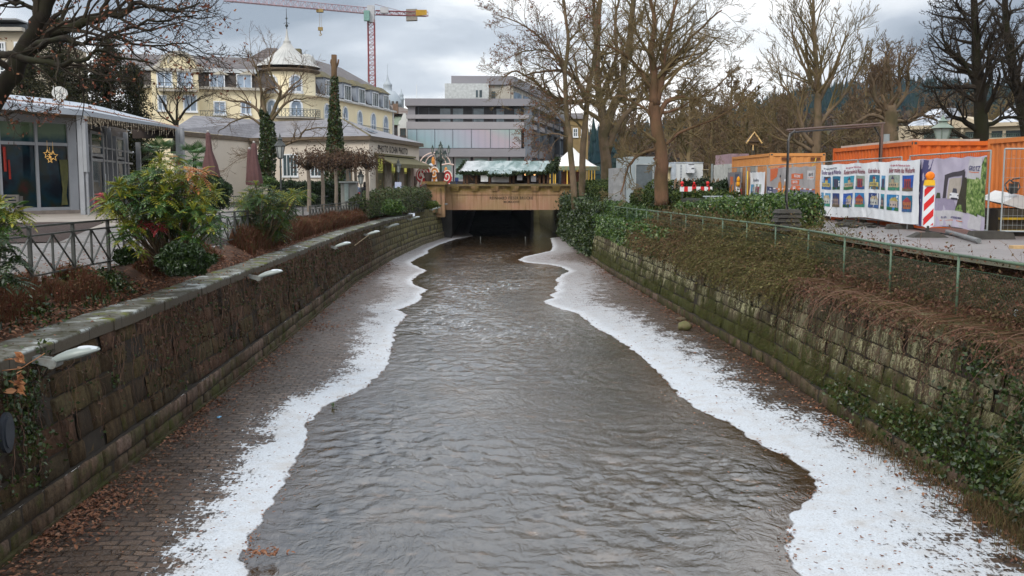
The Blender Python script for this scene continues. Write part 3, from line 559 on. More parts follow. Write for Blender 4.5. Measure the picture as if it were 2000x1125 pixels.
def polar_window(ang, v0, v1, hw, arch=False):
    n = V((math.sin(ang), -math.cos(ang), 0)); d = V((math.cos(ang), math.sin(ang), 0)); z1 = tf(v0); z0 = tf(v1); c = V((tc_.x, tc_.y, 0))+n*(TR*math.cos(hw/TR))
    q = lambda x, z, o: c+d*x+n*o+V((0,0,z)); f = MB()
    for x0, x1, a, b in ((-hw-.16, -hw, z0-.15, z1+.0), (hw, hw+.16, z0-.15, z1), (-hw-.25, hw+.25, z0-.25, z0), (-.05, .05, z0, z1)): f.hexa([q(x0,a,-.2), q(x1,a,-.2), q(x1,a,.16), q(x0,a,.16)], [q(x0,b,-.2), q(x1,b,-.2), q(x1,b,.16), q(x0,b,.16)])
    pi_ = [(hw*math.cos(t_), z1+(hw*math.sin(t_) if arch else .0)) for t_ in [math.pi*i/8 for i in range(9)]]; po = [((hw+.16)*math.cos(t_), z1+((hw+.16)*math.sin(t_) if arch else .16)) for t_ in [math.pi*i/8 for i in range(9)]]
    for i in range(8): f.hexa([q(*pi_[i],-.2), q(*po[i],-.2), q(*po[i],.16), q(*pi_[i],.16)], [q(*pi_[i+1],-.2), q(*po[i+1],-.2), q(*po[i+1],.16), q(*pi_[i+1],.16)])
    fo = build('window', f, WHITE, HT); g = MB(); g.prism([q(-hw,z0,.07), q(hw,z0,.07)]+[q(x, z, .07) for x, z in pi_], n*.02); build('pane', g, PANEB, fo)
for an in (-.62, .0+.42, -.08+.0): 
    pass
for u_ in (546, 590): 
    an = math.asin((u_-567)*TY/F/TR); polar_window(an, 158, 177, .5, True); polar_window(an, 206, 225, .5, True)
m = MB()
for i in range(15):
    a0 = -.2+i*.1; p0 = V((tc_.x+math.sin(a0)*(TR+.9), tc_.y-math.cos(a0)*(TR+.9), 0)); 
    m.tube([p0+V((0,0,tf(229))), p0+V((0,0,tf(213)))], .03, 4)
    if i: 
        for zz in (213, 216, 228): m.tube([pp+V((0,0,tf(zz))), p0+V((0,0,tf(zz)))], .03, 4)
        m.tube([pp+V((0,0,tf(227))), p0+V((0,0,tf(217)))], .02, 3); m.tube([pp+V((0,0,tf(217))), p0+V((0,0,tf(227)))], .02, 3)
    pp = p0
build('tower_balcony_railing', m, RAILG, HT)
m = MB(); m.lathe([(TR, tf(233)), (TR+1.0, tf(231)), (TR+1.0, tf(229)), (TR, tf(229))], tc_, 14, a0=-1.8, a1=-.2); build('tower_balcony', m, STONE, HT)
# right wing
HR = FP(612, 106.5, 770, 132.5); m = MB(); zr_ = HR.z(660, 197); HR.boxz(m, 606, 769.5, zb, zr_, -11, 0); build('wall', m, CREAM, HT)
m = MB(); HR.boxz(m, 606, 770.3, zr_, zr_+.22, -11, .45); HR.boxz(m, 767.5, 770, zb, zr_, 0, .08); HR.boxz(m, 612, 767, HR.z(700,262), HR.z(700,260), 0, .1); build('cornice', m, M('stone_white', (.6,.6,.58)), HT)
def rq(u, z_, o): p_ = HR.P(u, 358, o); p_.z = z_; return p_
zm = zr_+2.7; m = MB(); m.hexa([rq(606, zr_+.22, .1), rq(770, zr_+.22, .1), rq(770, zr_+.22, -10.5), rq(606, zr_+.22, -10.5)], [rq(604, zm, -1.0), rq(758, zm, -1.0), rq(758, zm, -9.5), rq(604, zm, -9.5)]); build('mansard', m, DARKM, HT)
m = MB(); m.hexa([rq(612, zm, -.8), rq(760, zm, -.8), rq(760, zm, -9.7), rq(612, zm, -9.7)], [rq(628, zm+2.6, -5), rq(742, zm+2.6, -5), rq(742, zm+2.6, -6), rq(628, zm+2.6, -6)]); build('roof', m, TILES, HT)
MOSSR = M('mossy_dormer_roof', (.10,.085,.05), (.15,.13,.07), 2, .9, .4); BLUEG = M('blue_grey_cheek', (.30,.33,.38), (.25,.28,.32), 1, .6, .05)
for (u_, hw) in ((638.5,9), (674.5,9), (702,8.5), (728.5,8), (749.5,7)):
    zs = zr_+.35; zt_ = zr_+2.1; m = MB(); o1, o2 = .35, -1.2
    m.hexa([rq(u_-hw, zs, o2), rq(u_+hw, zs, o2), rq(u_+hw, zs, o1), rq(u_-hw, zs, o1)], [rq(u_-hw, zt_, o2), rq(u_+hw, zt_, o2), rq(u_+hw, zt_, o1), rq(u_-hw, zt_, o1)]); dm = build('dormer', m, BLUEG, HT)
    m = MB(); m.hexa([rq(u_-hw-1.5, zt_, o2), rq(u_+hw+1.5, zt_, o2), rq(u_+hw+1.5, zt_, o1+.2), rq(u_-hw-1.5, zt_, o1+.2)], [rq(u_-hw+3, zt_+.75, o2), rq(u_+hw-3, zt_+.75, o2), rq(u_+hw-3, zt_+.75, -.3), rq(u_-hw+3, zt_+.75, -.3)]); build('dormer_roof', m, MOSSR, dm)
    vm = 358-(zs+zt_-2*CAMZ)/2*F/HR.P(u_, 358).y; dh = .8*F/HR.P(u_,358).y; window(HT, HR, u_-hw*.55, u_+hw*.75, vm-dh, vm+dh, WHITE, PANE, 3, 1, off=.36, fw=.08)
for u_, v_ in ((640,222), (676,228), (704,236), (730,241), (754,247)): 
    window(HT, HR, u_-4.2, u_+4.2, v_-6, v_+12 if u_ > 650 else v_+10, WHITE, PANEB, 2, 2, True, fw=.16)
balc(HT, HR, 645, 698, 247, 261, .9); balc(HT, HR, 698, 750, 249, 264, .9)
m = MB(); p_ = rq(680, zm+2.6, -6); m.bx(p_.x-.5, p_.x+.5, p_.y-.5, p_.y+.5, p_.z-.5, p_.z+.9); build('chimney', m, MOSSR, HT)
# ---- low shop building
SHY = 80; SB = thing('shop_building', 'low buff photo shop with slate roof, awning and lit windows', 'building', W(700, 360, SHY))
zev = W(720, 273, 80).z; SA = FP(340, 71.5, 491, 84); SBp = FP(491, 84, 722, 80); SCp = FP(722, 80, 819, 95)
zgr = -.6
def corner(fp, u, z_, o=0): p_ = fp.P(u, 358, o); p_.z = z_; return p_
P0 = corner(SA, 340, 0); P1 = corner(SA, 491, 0); P2 = corner(SBp, 722, 0); P3 = corner(SCp, 819, 0); Pk = P3+V((-9, 6, 0)); 
m = MB(); foot = [P0, P1, P2, P3, Pk, V((P0.x-2, Pk.y, 0))]; m.prism([V((p.x, p.y, zgr)) for p in foot], (0,0,zev-zgr)); build('wall', m, CREAM2, SB)
ov = .45
def off(p, dx, dy, z_): return V((p.x+dx, p.y+dy, z_))
E = [off(P0, .1, -ov, 0), off(P1, 0, -ov, 0), off(P2, .15, -ov, 0), off(P3, ov, -.1, 0), off(Pk, .3, .5, 0), V((P0.x-2, Pk.y+.5, 0))]
m = MB(); m.prism([V((p.x, p.y, zev-.02)) for p in E], (0,0,.3)); build('cornice', m, BROWNP, SB)
zrd = zev+2.15; rp = [V((P0.x-2, 84, zrd)), V((P1.x+.5, 92, zrd)), V((P2.x-3.2, 88.5, zrd)), V((P3.x-5, 99, zrd-.2))]
Ez = [V((p.x, p.y, zev+.3)) for p in E]; m = MB()
for q in ((Ez[0], Ez[1], rp[1], rp[0]), (Ez[1], Ez[2], rp[2], rp[1]), (Ez[2], Ez[3], rp[3], rp[2]), (Ez[3], Ez[4], rp[3]), (rp[0], rp[1], V((rp[1].x-3, 100, zev)), V((rp[0].x, 100, zev))), (rp[1], rp[2], rp[3], V((rp[1].x-3, 100, zev)))): m.quad(*q)
build('roof', m, SLATE, SB)
m = MB(); m.tube([Ez[2], rp[2]], .09, 4); build('hip_capping', m, MOSSR, SB)
m = MB(); a_, b_, c_, d_ = Ez[0], Ez[1], rp[1], rp[0]
def onr(s, t_, o=.06): p_ = a_.lerp(b_, s).lerp(d_.lerp(c_, s), t_); return p_+V((0,0,o))
for s in (.30, .42, .54, .66): m.hexa([onr(s,.12,0), onr(s+.10,.12,0), onr(s+.10,.85,0), onr(s,.85,0)], [onr(s,.12), onr(s+.10,.12), onr(s+.10,.85), onr(s,.85)])
build('skylight', m, glass('skylight_glass', (.28,.34,.34), .1), SB)
a_, b_, c_, d_ = Ez[2], Ez[3], rp[3], rp[2]; m = MB(); m.hexa([onr(.22,.35,0), onr(.36,.35,0), onr(.36,.55,0), onr(.22,.55,0)], [onr(.22,.35), onr(.36,.35), onr(.36,.55), onr(.22,.55)]); build('skylight', m, PANEB, SB)
for u0, u1, v0, v1 in ((505,520,303,352), (555,581,303,343), (609,634,305,343), (668,686,297,352)): window(SB, SBp, u0, u1, v0, v1, WHITE if u0 < 660 else BROWNP, PANE, 4 if u1-u0 > 16 else 3, 5, fw=.1, fr=.07)
LITG = glow('lit_shop_interior', (.55,.52,.10), .55)
t = NT('lit_display'); pp_ = t.obj(); vv = t.vor(2.2, pp_, 'F1', 'Color'); f_ = t.vor(3.4, pp_); spot = t.ramp(f_, [(.05, 1), (.12, 0)]); zg = t.sep(t.pos())[2]
up = t.maprange(zg, zev-2.6, zev-2.5); base = t.mix(up, t.mix(.5, t.mix(1.0, vv, (.12,.09,.05), 'MULTIPLY'), (.03,.03,.02)), t.mix(t.ramp(t.noise(.9, 3, pp_), [(.4, 0), (.65, 1)]), (.16,.18,.035), (.42,.40,.09)))
em = t.mix(up, t.mix(spot, t.comb(.012,.012,.005), (1.3,1.15,.5)), base); LITD = t.pbr(base, .35, emit=em, es=.75)
for u0, u1 in ((735,747), (760.5,771), (785,794)):
    a = SCp.P(u0, 358); b = SCp.P(u1, 358); f = MB(); z0 = .35; z1 = zev-1.35
    for x0, x1 in ((u0-.8, u0), (u1, u1+.8)): SCp.boxz(f, x0, x1, z0, z1, 0, .15)
    SCp.boxz(f, u0-.8, u1+.8, z1, z1+.12, 0, .15); SCp.boxz(f, u0, u1, z1-1.15, z1-1.08, .04, .1); fo = build('shop_window', f, M('bronze_frame', (.2,.16,.1)), SB); g = MB(); SCp.boxz(g, u0, u1, z0, z1, 0, .03); build('display', g, LITD, fo)
m = MB()
for u0, u1 in ((748.5,758.5), (772.5,783), (795.5,802)): SCp.boxz(m, u0, u1, zgr, zev-1.3, 0, .3)
build('pilaster', m, M('buff_pilaster', (.42,.36,.29)), SB)
m = MB(); AZ = zev-1.15
m.hexa([corner(SCp, 733, AZ-.1, 0), corner(SCp, 808, AZ-.1, 0), corner(SCp, 812, AZ-.75, 1.5), corner(SCp, 733.5, AZ-.75, 1.5)], [corner(SCp, 733, AZ, 0), corner(SCp, 808, AZ, 0), corner(SCp, 812, AZ-.66, 1.5), corner(SCp, 733.5, AZ-.66, 1.5)])
SCp.boxz(m, 733.5, 812, AZ-1.0, AZ-.66, 1.48, 1.53); SCp.boxz(m, 732, 808, AZ, AZ+.16, 0, .25); build('awning', m, M('khaki_awning', (.11,.095,.04), (.16,.14,.065), 2, .8, .1), SB)
ld = SCp.d; c_ = corner(SCp, 769, zev-.62, .03); text('lettering', 'PHOTO KOHN PHOTO', .80, c_, ld, M('dark_letter', (.03,.022,.018)), SB, sx=.98)
m = MB(); SCp.boxz(m, 809, 813.5, .6, 2.4, 0, .08); build('notice_case', m, BROWNP, SB)
# ---- far buildings
CH = thing('domed_church', 'grey-blue domed tower with lantern and small turret behind the roofs', 'church', W(765, 300, 230)); COP = M('weathered_lead', (.27,.32,.36), (.38,.41,.43), .25, .6, .2); Yc = 230
def lath(u, prof, mat, nm, par, Y, n=24, k=1): c = W(u, 358, Y); c.z = 0; m = MB(); m.lathe([(a*Y/F, W(u, v, Y).z) for a, v in prof], c, n); return build(nm, m, mat, par, True)
lath(762, [(23,300), (23,208), (26,206), (25,200), (22,192), (17,184), (11,178)], COP, 'dome', CH, Yc); lath(759.5, [(9,196), (9,182), (10.5,180), (8.5,177), (8,168), (9,166), (6,162), (3,157), (2,152), (.4,146), (.35,126)], COP, 'lantern_tower', CH, Yc, 12)
lath(786, [(4.5,300), (4.5,196), (6,194), (3.8,191), (3.6,188), (4.4,186), (3,183), (1,180), (.35,174)], COP, 'turret', CH, Yc, 10); lath(721, [(3.5,260), (3.5,172), (4.4,170), (2.5,166), (1.5,161), (.5,156), (.3,129)], COP, 'pinnacle', CH, Yc, 10)
m = MB(); c = W(759.5, 190, 222); 
for k in range(5): m.bx(c.x-.25+(k-2)*.9, c.x+.25+(k-2)*.9, 221.4, 221.7, W(760,206,222).z, W(760,198,222).z)
build('louvre', m, DARKM, CH)
GH = thing('gabled_house', 'narrow white house with curved gable behind the hotel end', 'house', W(785, 300, 150)); gp = FP(764, 150, 797, 150)
m = MB(); gp.box(m, 778, 797, 244, 300, -8, 0); q = [(778,244), (779,237), (783,234), (785,228), (788,221), (791,221), (794,228), (796,234), (797,244)]; m.prism([gp.P(a, b) for a, b in q], -gp.nrm*.8); build('front', m, M('white_render', (.62,.63,.6), (.5,.5,.48), .3), GH)
m = MB(); gp.box(m, 768, 778, 243, 300, -8, -.3); gp.box(m, 744, 797, 214, 245, -12, -4); build('side_block', m, M('brown_house', (.2,.13,.09)), GH); m = MB(); m.hexa([gp.P(765,244,.1), gp.P(780,244,.1), gp.P(780,244,-6), gp.P(765,244,-6)], [gp.P(768,224,-3), gp.P(784,222,-3), gp.P(784,222,-4), gp.P(768,224,-4)]); build('roof', m, M('green_roof', (.2,.24,.18)), GH)
m = MB(); m.hexa([gp.P(742,218,-2), gp.P(800,222,-2), gp.P(800,222,-14), gp.P(742,218,-14)], [gp.P(748,196,-7), gp.P(790,206,-7), gp.P(790,206,-9), gp.P(748,196,-9)]); build('rear_roof', m, M('brown_tiles', (.12,.09,.075), (.16,.13,.11), .5), GH)
m = MB(); gp.box(m, 768, 778, 265, 272, -.3, .2); build('red_flower_box', m, M('red_paint', (.45,.08,.03)), GH)
window(GH, gp, 784, 792, 252, 265, M('dark_frame', (.08,.06,.05)), PANE, 2, 1); window(GH, gp, 769.5, 776, 248, 263, M('dark_frame2', (.06,.04,.04)), PANE, 3, 1, off=-.3)
m = MB(); 
for u_, v0, v1 in ((757,196,212), (773,203,222), (748,192,205)): c = W(u_, v1, 140); m.bx(c.x-.35, c.x+.35, 139.6, 140.4, c.z, W(u_, v0, 140).z)
build('chimney', m, M('chimney_brick', (.2,.13,.09)), GH)
# ---- modern store
MS = thing('department_store', 'modern mauve-grey store with iridescent glass panels and roof terrace', 'building', W(900, 350, 135)); MAU = M('mauve_cladding', (.19,.185,.20), (.235,.225,.24), .15, .45, .02); MAU2 = M('mauve_light_cladding', (.31,.295,.31), (.26,.25,.26), .1, .45, .02)
mf = FP(795, 135, 1034, 135); ms = FP(1034, 135, 1112, 178); DK = M('dark_recess', (.03,.028,.032), (.05,.05,.055), 1, .4, 0)
def bothz(m, z0, z1, o0, o1, ul=795, ur=1112): mf.boxz(m, ul, 1034+o1*0, z0, z1, o0, o1); ms.boxz(m, 1034, ur, z0, z1, o0, o1)
zf = lambda v: mf.z(900, v)
m = MB(); mf.boxz(m, 799, 1032, -1, zf(205), -14, -1.2); ms.boxz(m, 1036, 1110, -1, zf(205), -14, -.6); build('core', m, DK, MS)
m = MB(); mf.boxz(m, 793, 1035, zf(207), zf(193), -14, .5); ms.boxz(m, 1033, 1112, zf(207), zf(193), -14, .3); mf.boxz(m, 795, 1034, zf(306), zf(290), -2, .1); ms.boxz(m, 1034, 1112, zf(306), zf(290), -1.5, .1); mf.boxz(m, 798, 812, zf(252), zf(205), -2, -.05); build('band', m, MAU, MS)
m = MB(); mf.boxz(m, 795, 1034, zf(252), zf(238), -1.2, .05); ms.boxz(m, 1034, 1112, zf(250), zf(240), -.3, .05); mf.boxz(m, 795, 1034, zf(232), zf(224), -.1, .2); ms.boxz(m, 1034, 1112, zf(232), zf(224), -.1, .15); build('parapet_band', m, MAU2, MS)
t = NT('iridescent_glass'); v_ = t.sep(t.pos()); g = t.math('ADD', t.math('MULTIPLY', v_[0], .052), t.math('MULTIPLY', v_[2], .10)); g = t.math('ADD', g, t.math('MULTIPLY', t.noise(.12, 2), .55)); g = t.math('FRACT', g)
c = t.ramp(g, [(0, (.34,.31,.37)), (.2, (.36,.31,.34)), (.4, (.27,.36,.34)), (.55, (.24,.35,.39)), (.75, (.29,.34,.39)), (1, (.34,.31,.37))]); st_ = t.math('SINE', t.math('MULTIPLY', v_[0], 7)); IRI = t.pbr(t.mix(t.math('MULTIPLY', t.ramp(st_, [(.2, 0), (.9, 1)]), .18), c, (.2,.22,.25)), .22, spec=.6)
us = [797, 815, 850, 885, 921, 958, 995, 1018]
for a, b in zip(us, us[1:]): m = MB(); mf.boxz(m, a+.7, b-.7, zf(289), zf(253), -.6, 0); build('glass_panel', m, IRI, MS)
BGM = M('blue_grey_metal', (.13,.15,.18), rough=.4)
for u_ in us: m = MB(); mf.boxz(m, u_-.5, u_+.5, zf(290), zf(252), -.7, -.02); build('mullion', m, BGM, MS)
for u_ in (1034, 1049, 1064, 1078, 1090, 1101): m = MB(); ms.boxz(m, u_-.5, u_+.5, -1, zf(206), -.7, .3); build('mullion', m, BGM, MS)
for u_ in (818, 838, 868, 903, 923, 945, 965, 980): m = MB(); mf.boxz(m, u_-.6, u_+.6, zf(238), zf(206), -1.3, -1.15); build('terrace_post', m, BGM, MS)
for a, b in ((860,880), (885,905), (925,945), (970,985), (1005,1028)): m = MB(); mf.boxz(m, a, b, zf(238), zf(211), -1.2, -1.12); build('terrace_window', m, glass('terrace_glass', (.10,.13,.15), .1), MS)
for a, b in ((812,848), (851,884), (887,919), (924,956), (960,993), (997,1030)): 
    f = MB(); mf.boxz(f, a, b, zf(354), zf(306), -1.2, -1.05); fo = build('shopfront', f, MAU2, MS); g_ = MB(); mf.boxz(g_, a+3, b-3, zf(350), zf(309), -1.04, -1.0); build('pane', g_, glass('shop_glass', (.11,.16,.15), .12), fo)
for z0, z1 in ((285,255), (232,210)):
    for a, b in ((1036,1047), (1051,1062), (1066,1076), (1080,1088), (1092,1099)): m = MB(); ms.boxz(m, a, b, zf(z0), zf(z1), -.6, -.3); build('side_window', m, glass('side_glass', (.07,.09,.10), .1), MS)
for a, b in ((1036,1047), (1051,1062), (1066,1076), (1080,1088), (1092,1099)): m = MB(); ms.boxz(m, a, b, zf(348), zf(308), -.6, -.3); build('side_window', m, glass('side_glass2', (.06,.08,.09), .1), MS)
pw = FP(868, 140, 960, 140); m = MB(); pw.box(m, 870, 955, 163, 196, -8, 0, 910); build('penthouse', m, M('pale_penthouse', (.55,.57,.56)), MS)
m = MB(); pw.box(m, 882, 1003, 146, 163, -9, -1.5, 940); p1 = pw.P(1003, 358, -1.5); pz = FP(1003, 141.5, 1112, 190); zq = pw.z(940, 146); pz.boxz(m, 1003, 1110, zq-1.3, zq, -9, 0); build('penthouse_fascia', m, MAU, MS)
m = MB(); pw.box(m, 955, 1003, 163, 196, -9, -2, 940); pz.boxz(m, 1003, 1108, zf(205), zq-1.3, -8, -.5); build('penthouse_wall', m, STONE, MS)
for a, b in ((961,968), (930,934), (937,942)): m = MB(); pw.box(m, a, b, 176, 190, -2, .05 if a < 950 else -1.9, a); build('window', m, PANE, MS)
for a, b in ((1010,1024), (1028,1042), (1046,1058), (1062,1072), (1076,1084)): m = MB(); pz.boxz(m, a, b, zf(200), zq-1.9, -.5, -.42); build('window', m, PANEB, MS)
m = MB(); p_ = W(814, 193, 134); m.cyl(p_, (p_.x, p_.y, W(814, 165, 134).z), .05, .04, 5); build('flag_mast', m, WHITE, MS)
# ochre house and others behind the plane trees
def plainhouse(u0, u1, v0, Y, depth, wallc, roofc, vr, label, wins, cat='house', name='house'):
    h = thing(name, label, cat, W((u0+u1)/2, 358, Y)); fp = FP(u0, Y, u1, Y); m = MB(); fp.boxz(m, u0, u1, -.5, fp.z(u0, v0), -depth, 0); build('wall', m, wallc, h)
    z0 = fp.z(u0, v0); z1 = fp.z(u0, vr); a = corner(fp, u0-2, z0, .4); b = corner(fp, u1+2, z0, .4); c = corner(fp, u1+2, z0, -depth-.4); d = corner(fp, u0-2, z0, -depth-.4)
    m = MB(); m.hexa([a, b, c, d], [corner(fp, u0+6, z1, -depth*.45), corner(fp, u1-6, z1, -depth*.45), corner(fp, u1-6, z1, -depth*.55), corner(fp, u0+6, z1, -depth*.55)]); build('roof', m, roofc, h)
    for w4 in wins: window(h, fp, *w4, WHITE, PANE, 2, 2, fw=.15)
    return h
plainhouse(1112, 1148, 232, 150, 12, M('ochre_wall', (.27,.19,.08), (.20,.14,.06), .6), TILES, 216, 'ochre house seen through the plane tree beside the store', [(1120,1126,252,266), (1136,1142,252,266)])
FB = plainhouse(-60, 62, 62, 92, 14, M('beige_stone', (.50,.43,.32), (.42,.36,.27), .4), ZINC, 40, 'beige stone apartment block with grey attic at far left edge', [(-40,-20,85,105), (0,9,85,107), (14,22,85,107), (45,56,85,107), (5,20,128,148), (35,50,128,148), (-40,-20,128,148)], 'building', 'apartment_block')
fp = FP(-60, 92, 62, 92); m = MB(); fp.box(m, -62, 64, 55, 62, 0, .7, 0); fp.box(m, -62, 64, 118, 121, 0, .25, 0); build('cornice', m, STONE, FB)
m = MB(); fp.box(m, -58, 58, 44, 55, -8, -1.0, 0); build('attic', m, M('dark_attic', (.08,.09,.1)), FB); m = MB(); fp.box(m, -62, 50, 36, 39, -9, .2, 0); build('attic_roof', m, ZINC, FB)
# ---- tower crane
CR = thing('tower_crane', 'red and white tower crane rising behind the hotel', 'crane', W(729, 300, 260)); REDW = M('crane_red', (.30,.07,.07), (.22,.055,.055), .5, .5, 0); CRW = M('crane_white', (.45,.45,.46), (.36,.36,.37), .5, .5, 0); Yk = 260
mz = lambda v: W(729, v, Yk).z; c = W(729.5, 358, Yk); hw = .82
def lattice(m, a, b, hw, n, r=.11, up=V((0,0,1)), tri=False):
    a = V(a); b = V(b); d = (b-a).normalized(); x = d.cross(up).normalized()*hw; y = x.normalized().cross(d)*hw
    cs = [x+y, -x+y, -x-y, x-y] if not tri else [x*1-y, -x-y, y*1.4]
    for q in cs: m.tube([a+q, b+q], r, 4)
    for i in range(n):
        p0 = a.lerp(b, i/n); p1 = a.lerp(b, (i+1)/n); k = len(cs)
        for j in range(k):
            q0, q1 = cs[j], cs[(j+1) % k]; m.tube([p0+q0, p1+q1] if (i+j) % 2 else [p0+q1, p1+q0], r*.6, 3); m.tube([p1+q0, p1+q1], r*.5, 3)
m = MB(); lattice(m, (c.x, c.y, 0), (c.x, c.y, mz(38)), hw, 34, .13, V((0,1,0))); build('mast', m, REDW, CR)
top = V((c.x, c.y, mz(24))); je = W(440, -6, 225); je.z = W(440, -4, 225).z; m = MB(); lattice(m, top+V((-1,0,.3)), je, .62, 40, .10, tri=True); build('jib', m, M('crane_jib', (.40,.27,.29), (.3,.2,.22), .2, .5, 0), CR)
ce = W(834, 28, 270); m = MB(); lattice(m, top+V((1,0,-.1)), ce, .5, 14, .11); m.tube([top+V((1,0,2)), ce+V((-6,0,.6))], .06, 3); build('counter_jib', m, REDW, CR)
m = MB(); a = top.lerp(ce, .62); b = top.lerp(ce, .82); m.hexa([a+V((0,-.8,-1.9)), b+V((0,-.8,-1.7)), b+V((0,.8,-1.7)), a+V((0,.8,-1.9))], [a+V((0,-.8,1)), b+V((0,-.8,1.2)), b+V((0,.8,1.2)), a+V((0,.8,1))]); build('counterweight', m, M('crane_block', (.38,.33,.27)), CR)
m = MB(); a = top.lerp(ce, .80); b = ce; m.hexa([a+V((0,-1,-.6)), b+V((0,-1,-.3)), b+V((0,-.9,-.3)), a+V((0,-.9,-.6))], [a+V((0,-1,.9)), b+V((0,-1,1.0)), b+V((0,-.9,1.0)), a+V((0,-.9,.9))]); sg = build('sign_board', m, M('crane_sign', (.62,.35,.03)), CR)
m = MB(); m.bx(top.x-1.6, top.x-.2, top.y-2.2, top.y-.9, top.z-2.4, top.z+.1); build('cab', m, M('crane_cab', (.20,.36,.31)), CR); m = MB(); m.bx(top.x-.9, top.x+.9, top.y-.9, top.y+.9, top.z-2.6, top.z+1.6); m.bx(top.x+2.4, top.x+4.4, top.y-.6, top.y+.6, top.z-.2, top.z+1.2); build('slewing_unit', m, CRW, CR)
hk = top.lerp(je, 112/290); m = MB(); m.bx(hk.x-.8, hk.x+.8, hk.y-.6, hk.y+.6, hk.z-1.2, hk.z-.5); m.tube([hk+V((-.15,0,-1)), (hk.x-.15, hk.y, hk.z-4.7)], .04, 3); m.tube([hk+V((.25,0,-1)), (hk.x+.25, hk.y, hk.z-4.7)], .04, 3); z_ = hk.z-5.2; m.bx(hk.x-.5, hk.x+.6, hk.y-.3, hk.y+.3, z_-.3, z_+.5)
m.tube([(hk.x, hk.y, z_-.3), (hk.x, hk.y, z_-.9), (hk.x+.3, hk.y, z_-1.2), (hk.x+.1, hk.y, z_-1.5), (hk.x-.3, hk.y, z_-1.3)], .13, 4); build('hook', m, M('hook_yellow', (.35,.24,.08)), CR)
# ---- glass pavilion
PV = thing('cafe_pavilion', 'glazed café pavilion with pale curved metal roof and grey posts', 'building', W(180, 412, 45)); GYP = M('grey_steel_post', (.31,.32,.34), (.25,.26,.27), 1, .4, .06, metal=.2); ROOFM = M('pale_metal_roof', (.38,.41,.45), (.31,.34,.38), .3, .4, .05, metal=.15)
pg = FP(-30, 43.9, 150, 47.3); z0p = pg.z(80, 408); z1p = pg.z(80, 240)
def win3(par, fp, u0, u1, z0, z1, mat, o=0.02): m = MB(); fp.boxz(m, u0, u1, z0, z1, o-.03, o); return build('pane', m, mat, par)
t = NT('cafe_interior_glass'); pp_ = t.obj(); n_ = t.noise(.9, 3, pp_); c_ = t.ramp(n_, [(.36, (.004,.006,.010)), (.5, (.006,.022,.032)), (.6, (.012,.018,.012)), (.72, (.05,.008,.010))]); CAFE = t.pbr(c_, .05, spec=.22)
t = NT('cafe_transom_glass'); v_ = t.sep(t.pos()); c_ = t.ramp(t.math('ADD', t.maprange(v_[2], z1p-1.5, z1p, 0, 1), t.math('MULTIPLY', t.noise(2.2, 3), .3)), [(.2, (.004,.008,.012)), (.5, (.01,.045,.07)), (.65, (.008,.04,.045)), (.85, (.10,.15,.085))]); CAFE2 = t.pbr(c_, .05, spec=.22)
# floor slab, rear mass and ceiling
m = MB(); pg.boxz(m, -60, 163, z0p-.5, z0p-.08, -9, .35); build('plinth', m, M('pavilion_plinth', (.24,.20,.17)), PV)
fr_ = MB(); zmid = pg.z(80, 281)
for u0, u1 in ((-1.5,2.5), (70,75), (133,150), (-33,-29), (-66,-60)): pg.boxz(fr_, u0, u1, z0p-.08, z1p+.1, -.1, .12)
for z_ in (z0p, zmid): pg.boxz(fr_, -60, 150, z_-.07, z_+.07, -.1, .10)
pg.boxz(fr_, -60, 150, z1p, z1p+.75, -.1, .10); WF = build('glazing_frame', fr_, GYP, PV)
for u0, u1 in ((-60,-33), (-29,-1.5), (2.5,70), (75,133)): win3(WF, pg, u0, u1, z0p, zmid, CAFE); win3(WF, pg, u0, u1, zmid, z1p, CAFE2)
# decorations seen in the glazing: hanging stars, red bars, curtain
GOLD = glow('gold_star_light', (.55,.33,.10), .5)
def star(c, r, d, up=V((0,0,1)), m=None):
    pts = [c+d*(r*(1 if k % 2 == 0 else .42)*math.sin(k*math.pi/5))+up*(r*(1 if k % 2 == 0 else .42)*math.cos(k*math.pi/5)) for k in range(11)]; m.tube(pts, .02, 4)
for u_, v_, r_, fp_ in ((100,305,.24,pg), (89,301,.2,pg), (94,312,.16,pg)):
    m = MB(); star(fp_.P(u_, v_, .16), r_, fp_.d, m=m); m.tube([fp_.P(u_, v_, .16)+V((0,0,r_)), fp_.P(u_, v_, .16)+V((0,0,r_+.4))], .006, 3); solo('star_ornament', m, GOLD, {100:'largest gold wire star hanging behind café glass', 89:'gold wire star hanging leftmost behind café glass', 94:'small lower gold wire star behind café glass'}[u_], 'ornament', 'gold stars in the café window')
RB = M('red_bar', (.28,.02,.01)); m = MB(); m.tube([pg.P(6, 287, .08), pg.P(9, 335, .08)], .07, 6); m.tube([pg.P(15, 312, .08), pg.P(18, 350, .08)], .05, 6); build('red_hanging_bar', m, RB, PV)
m = MB(); q = [(114,312), (132,312), (131,350), (128,380), (131,400), (119,400), (121,370), (117,340)]; m.prism([pg.P(a, b, .05) for a, b in q], pg.nrm*.03); build('curtain', m, M('olive_curtain', (.10,.10,.03), (.05,.05,.018), 3, .8, .2), PV)
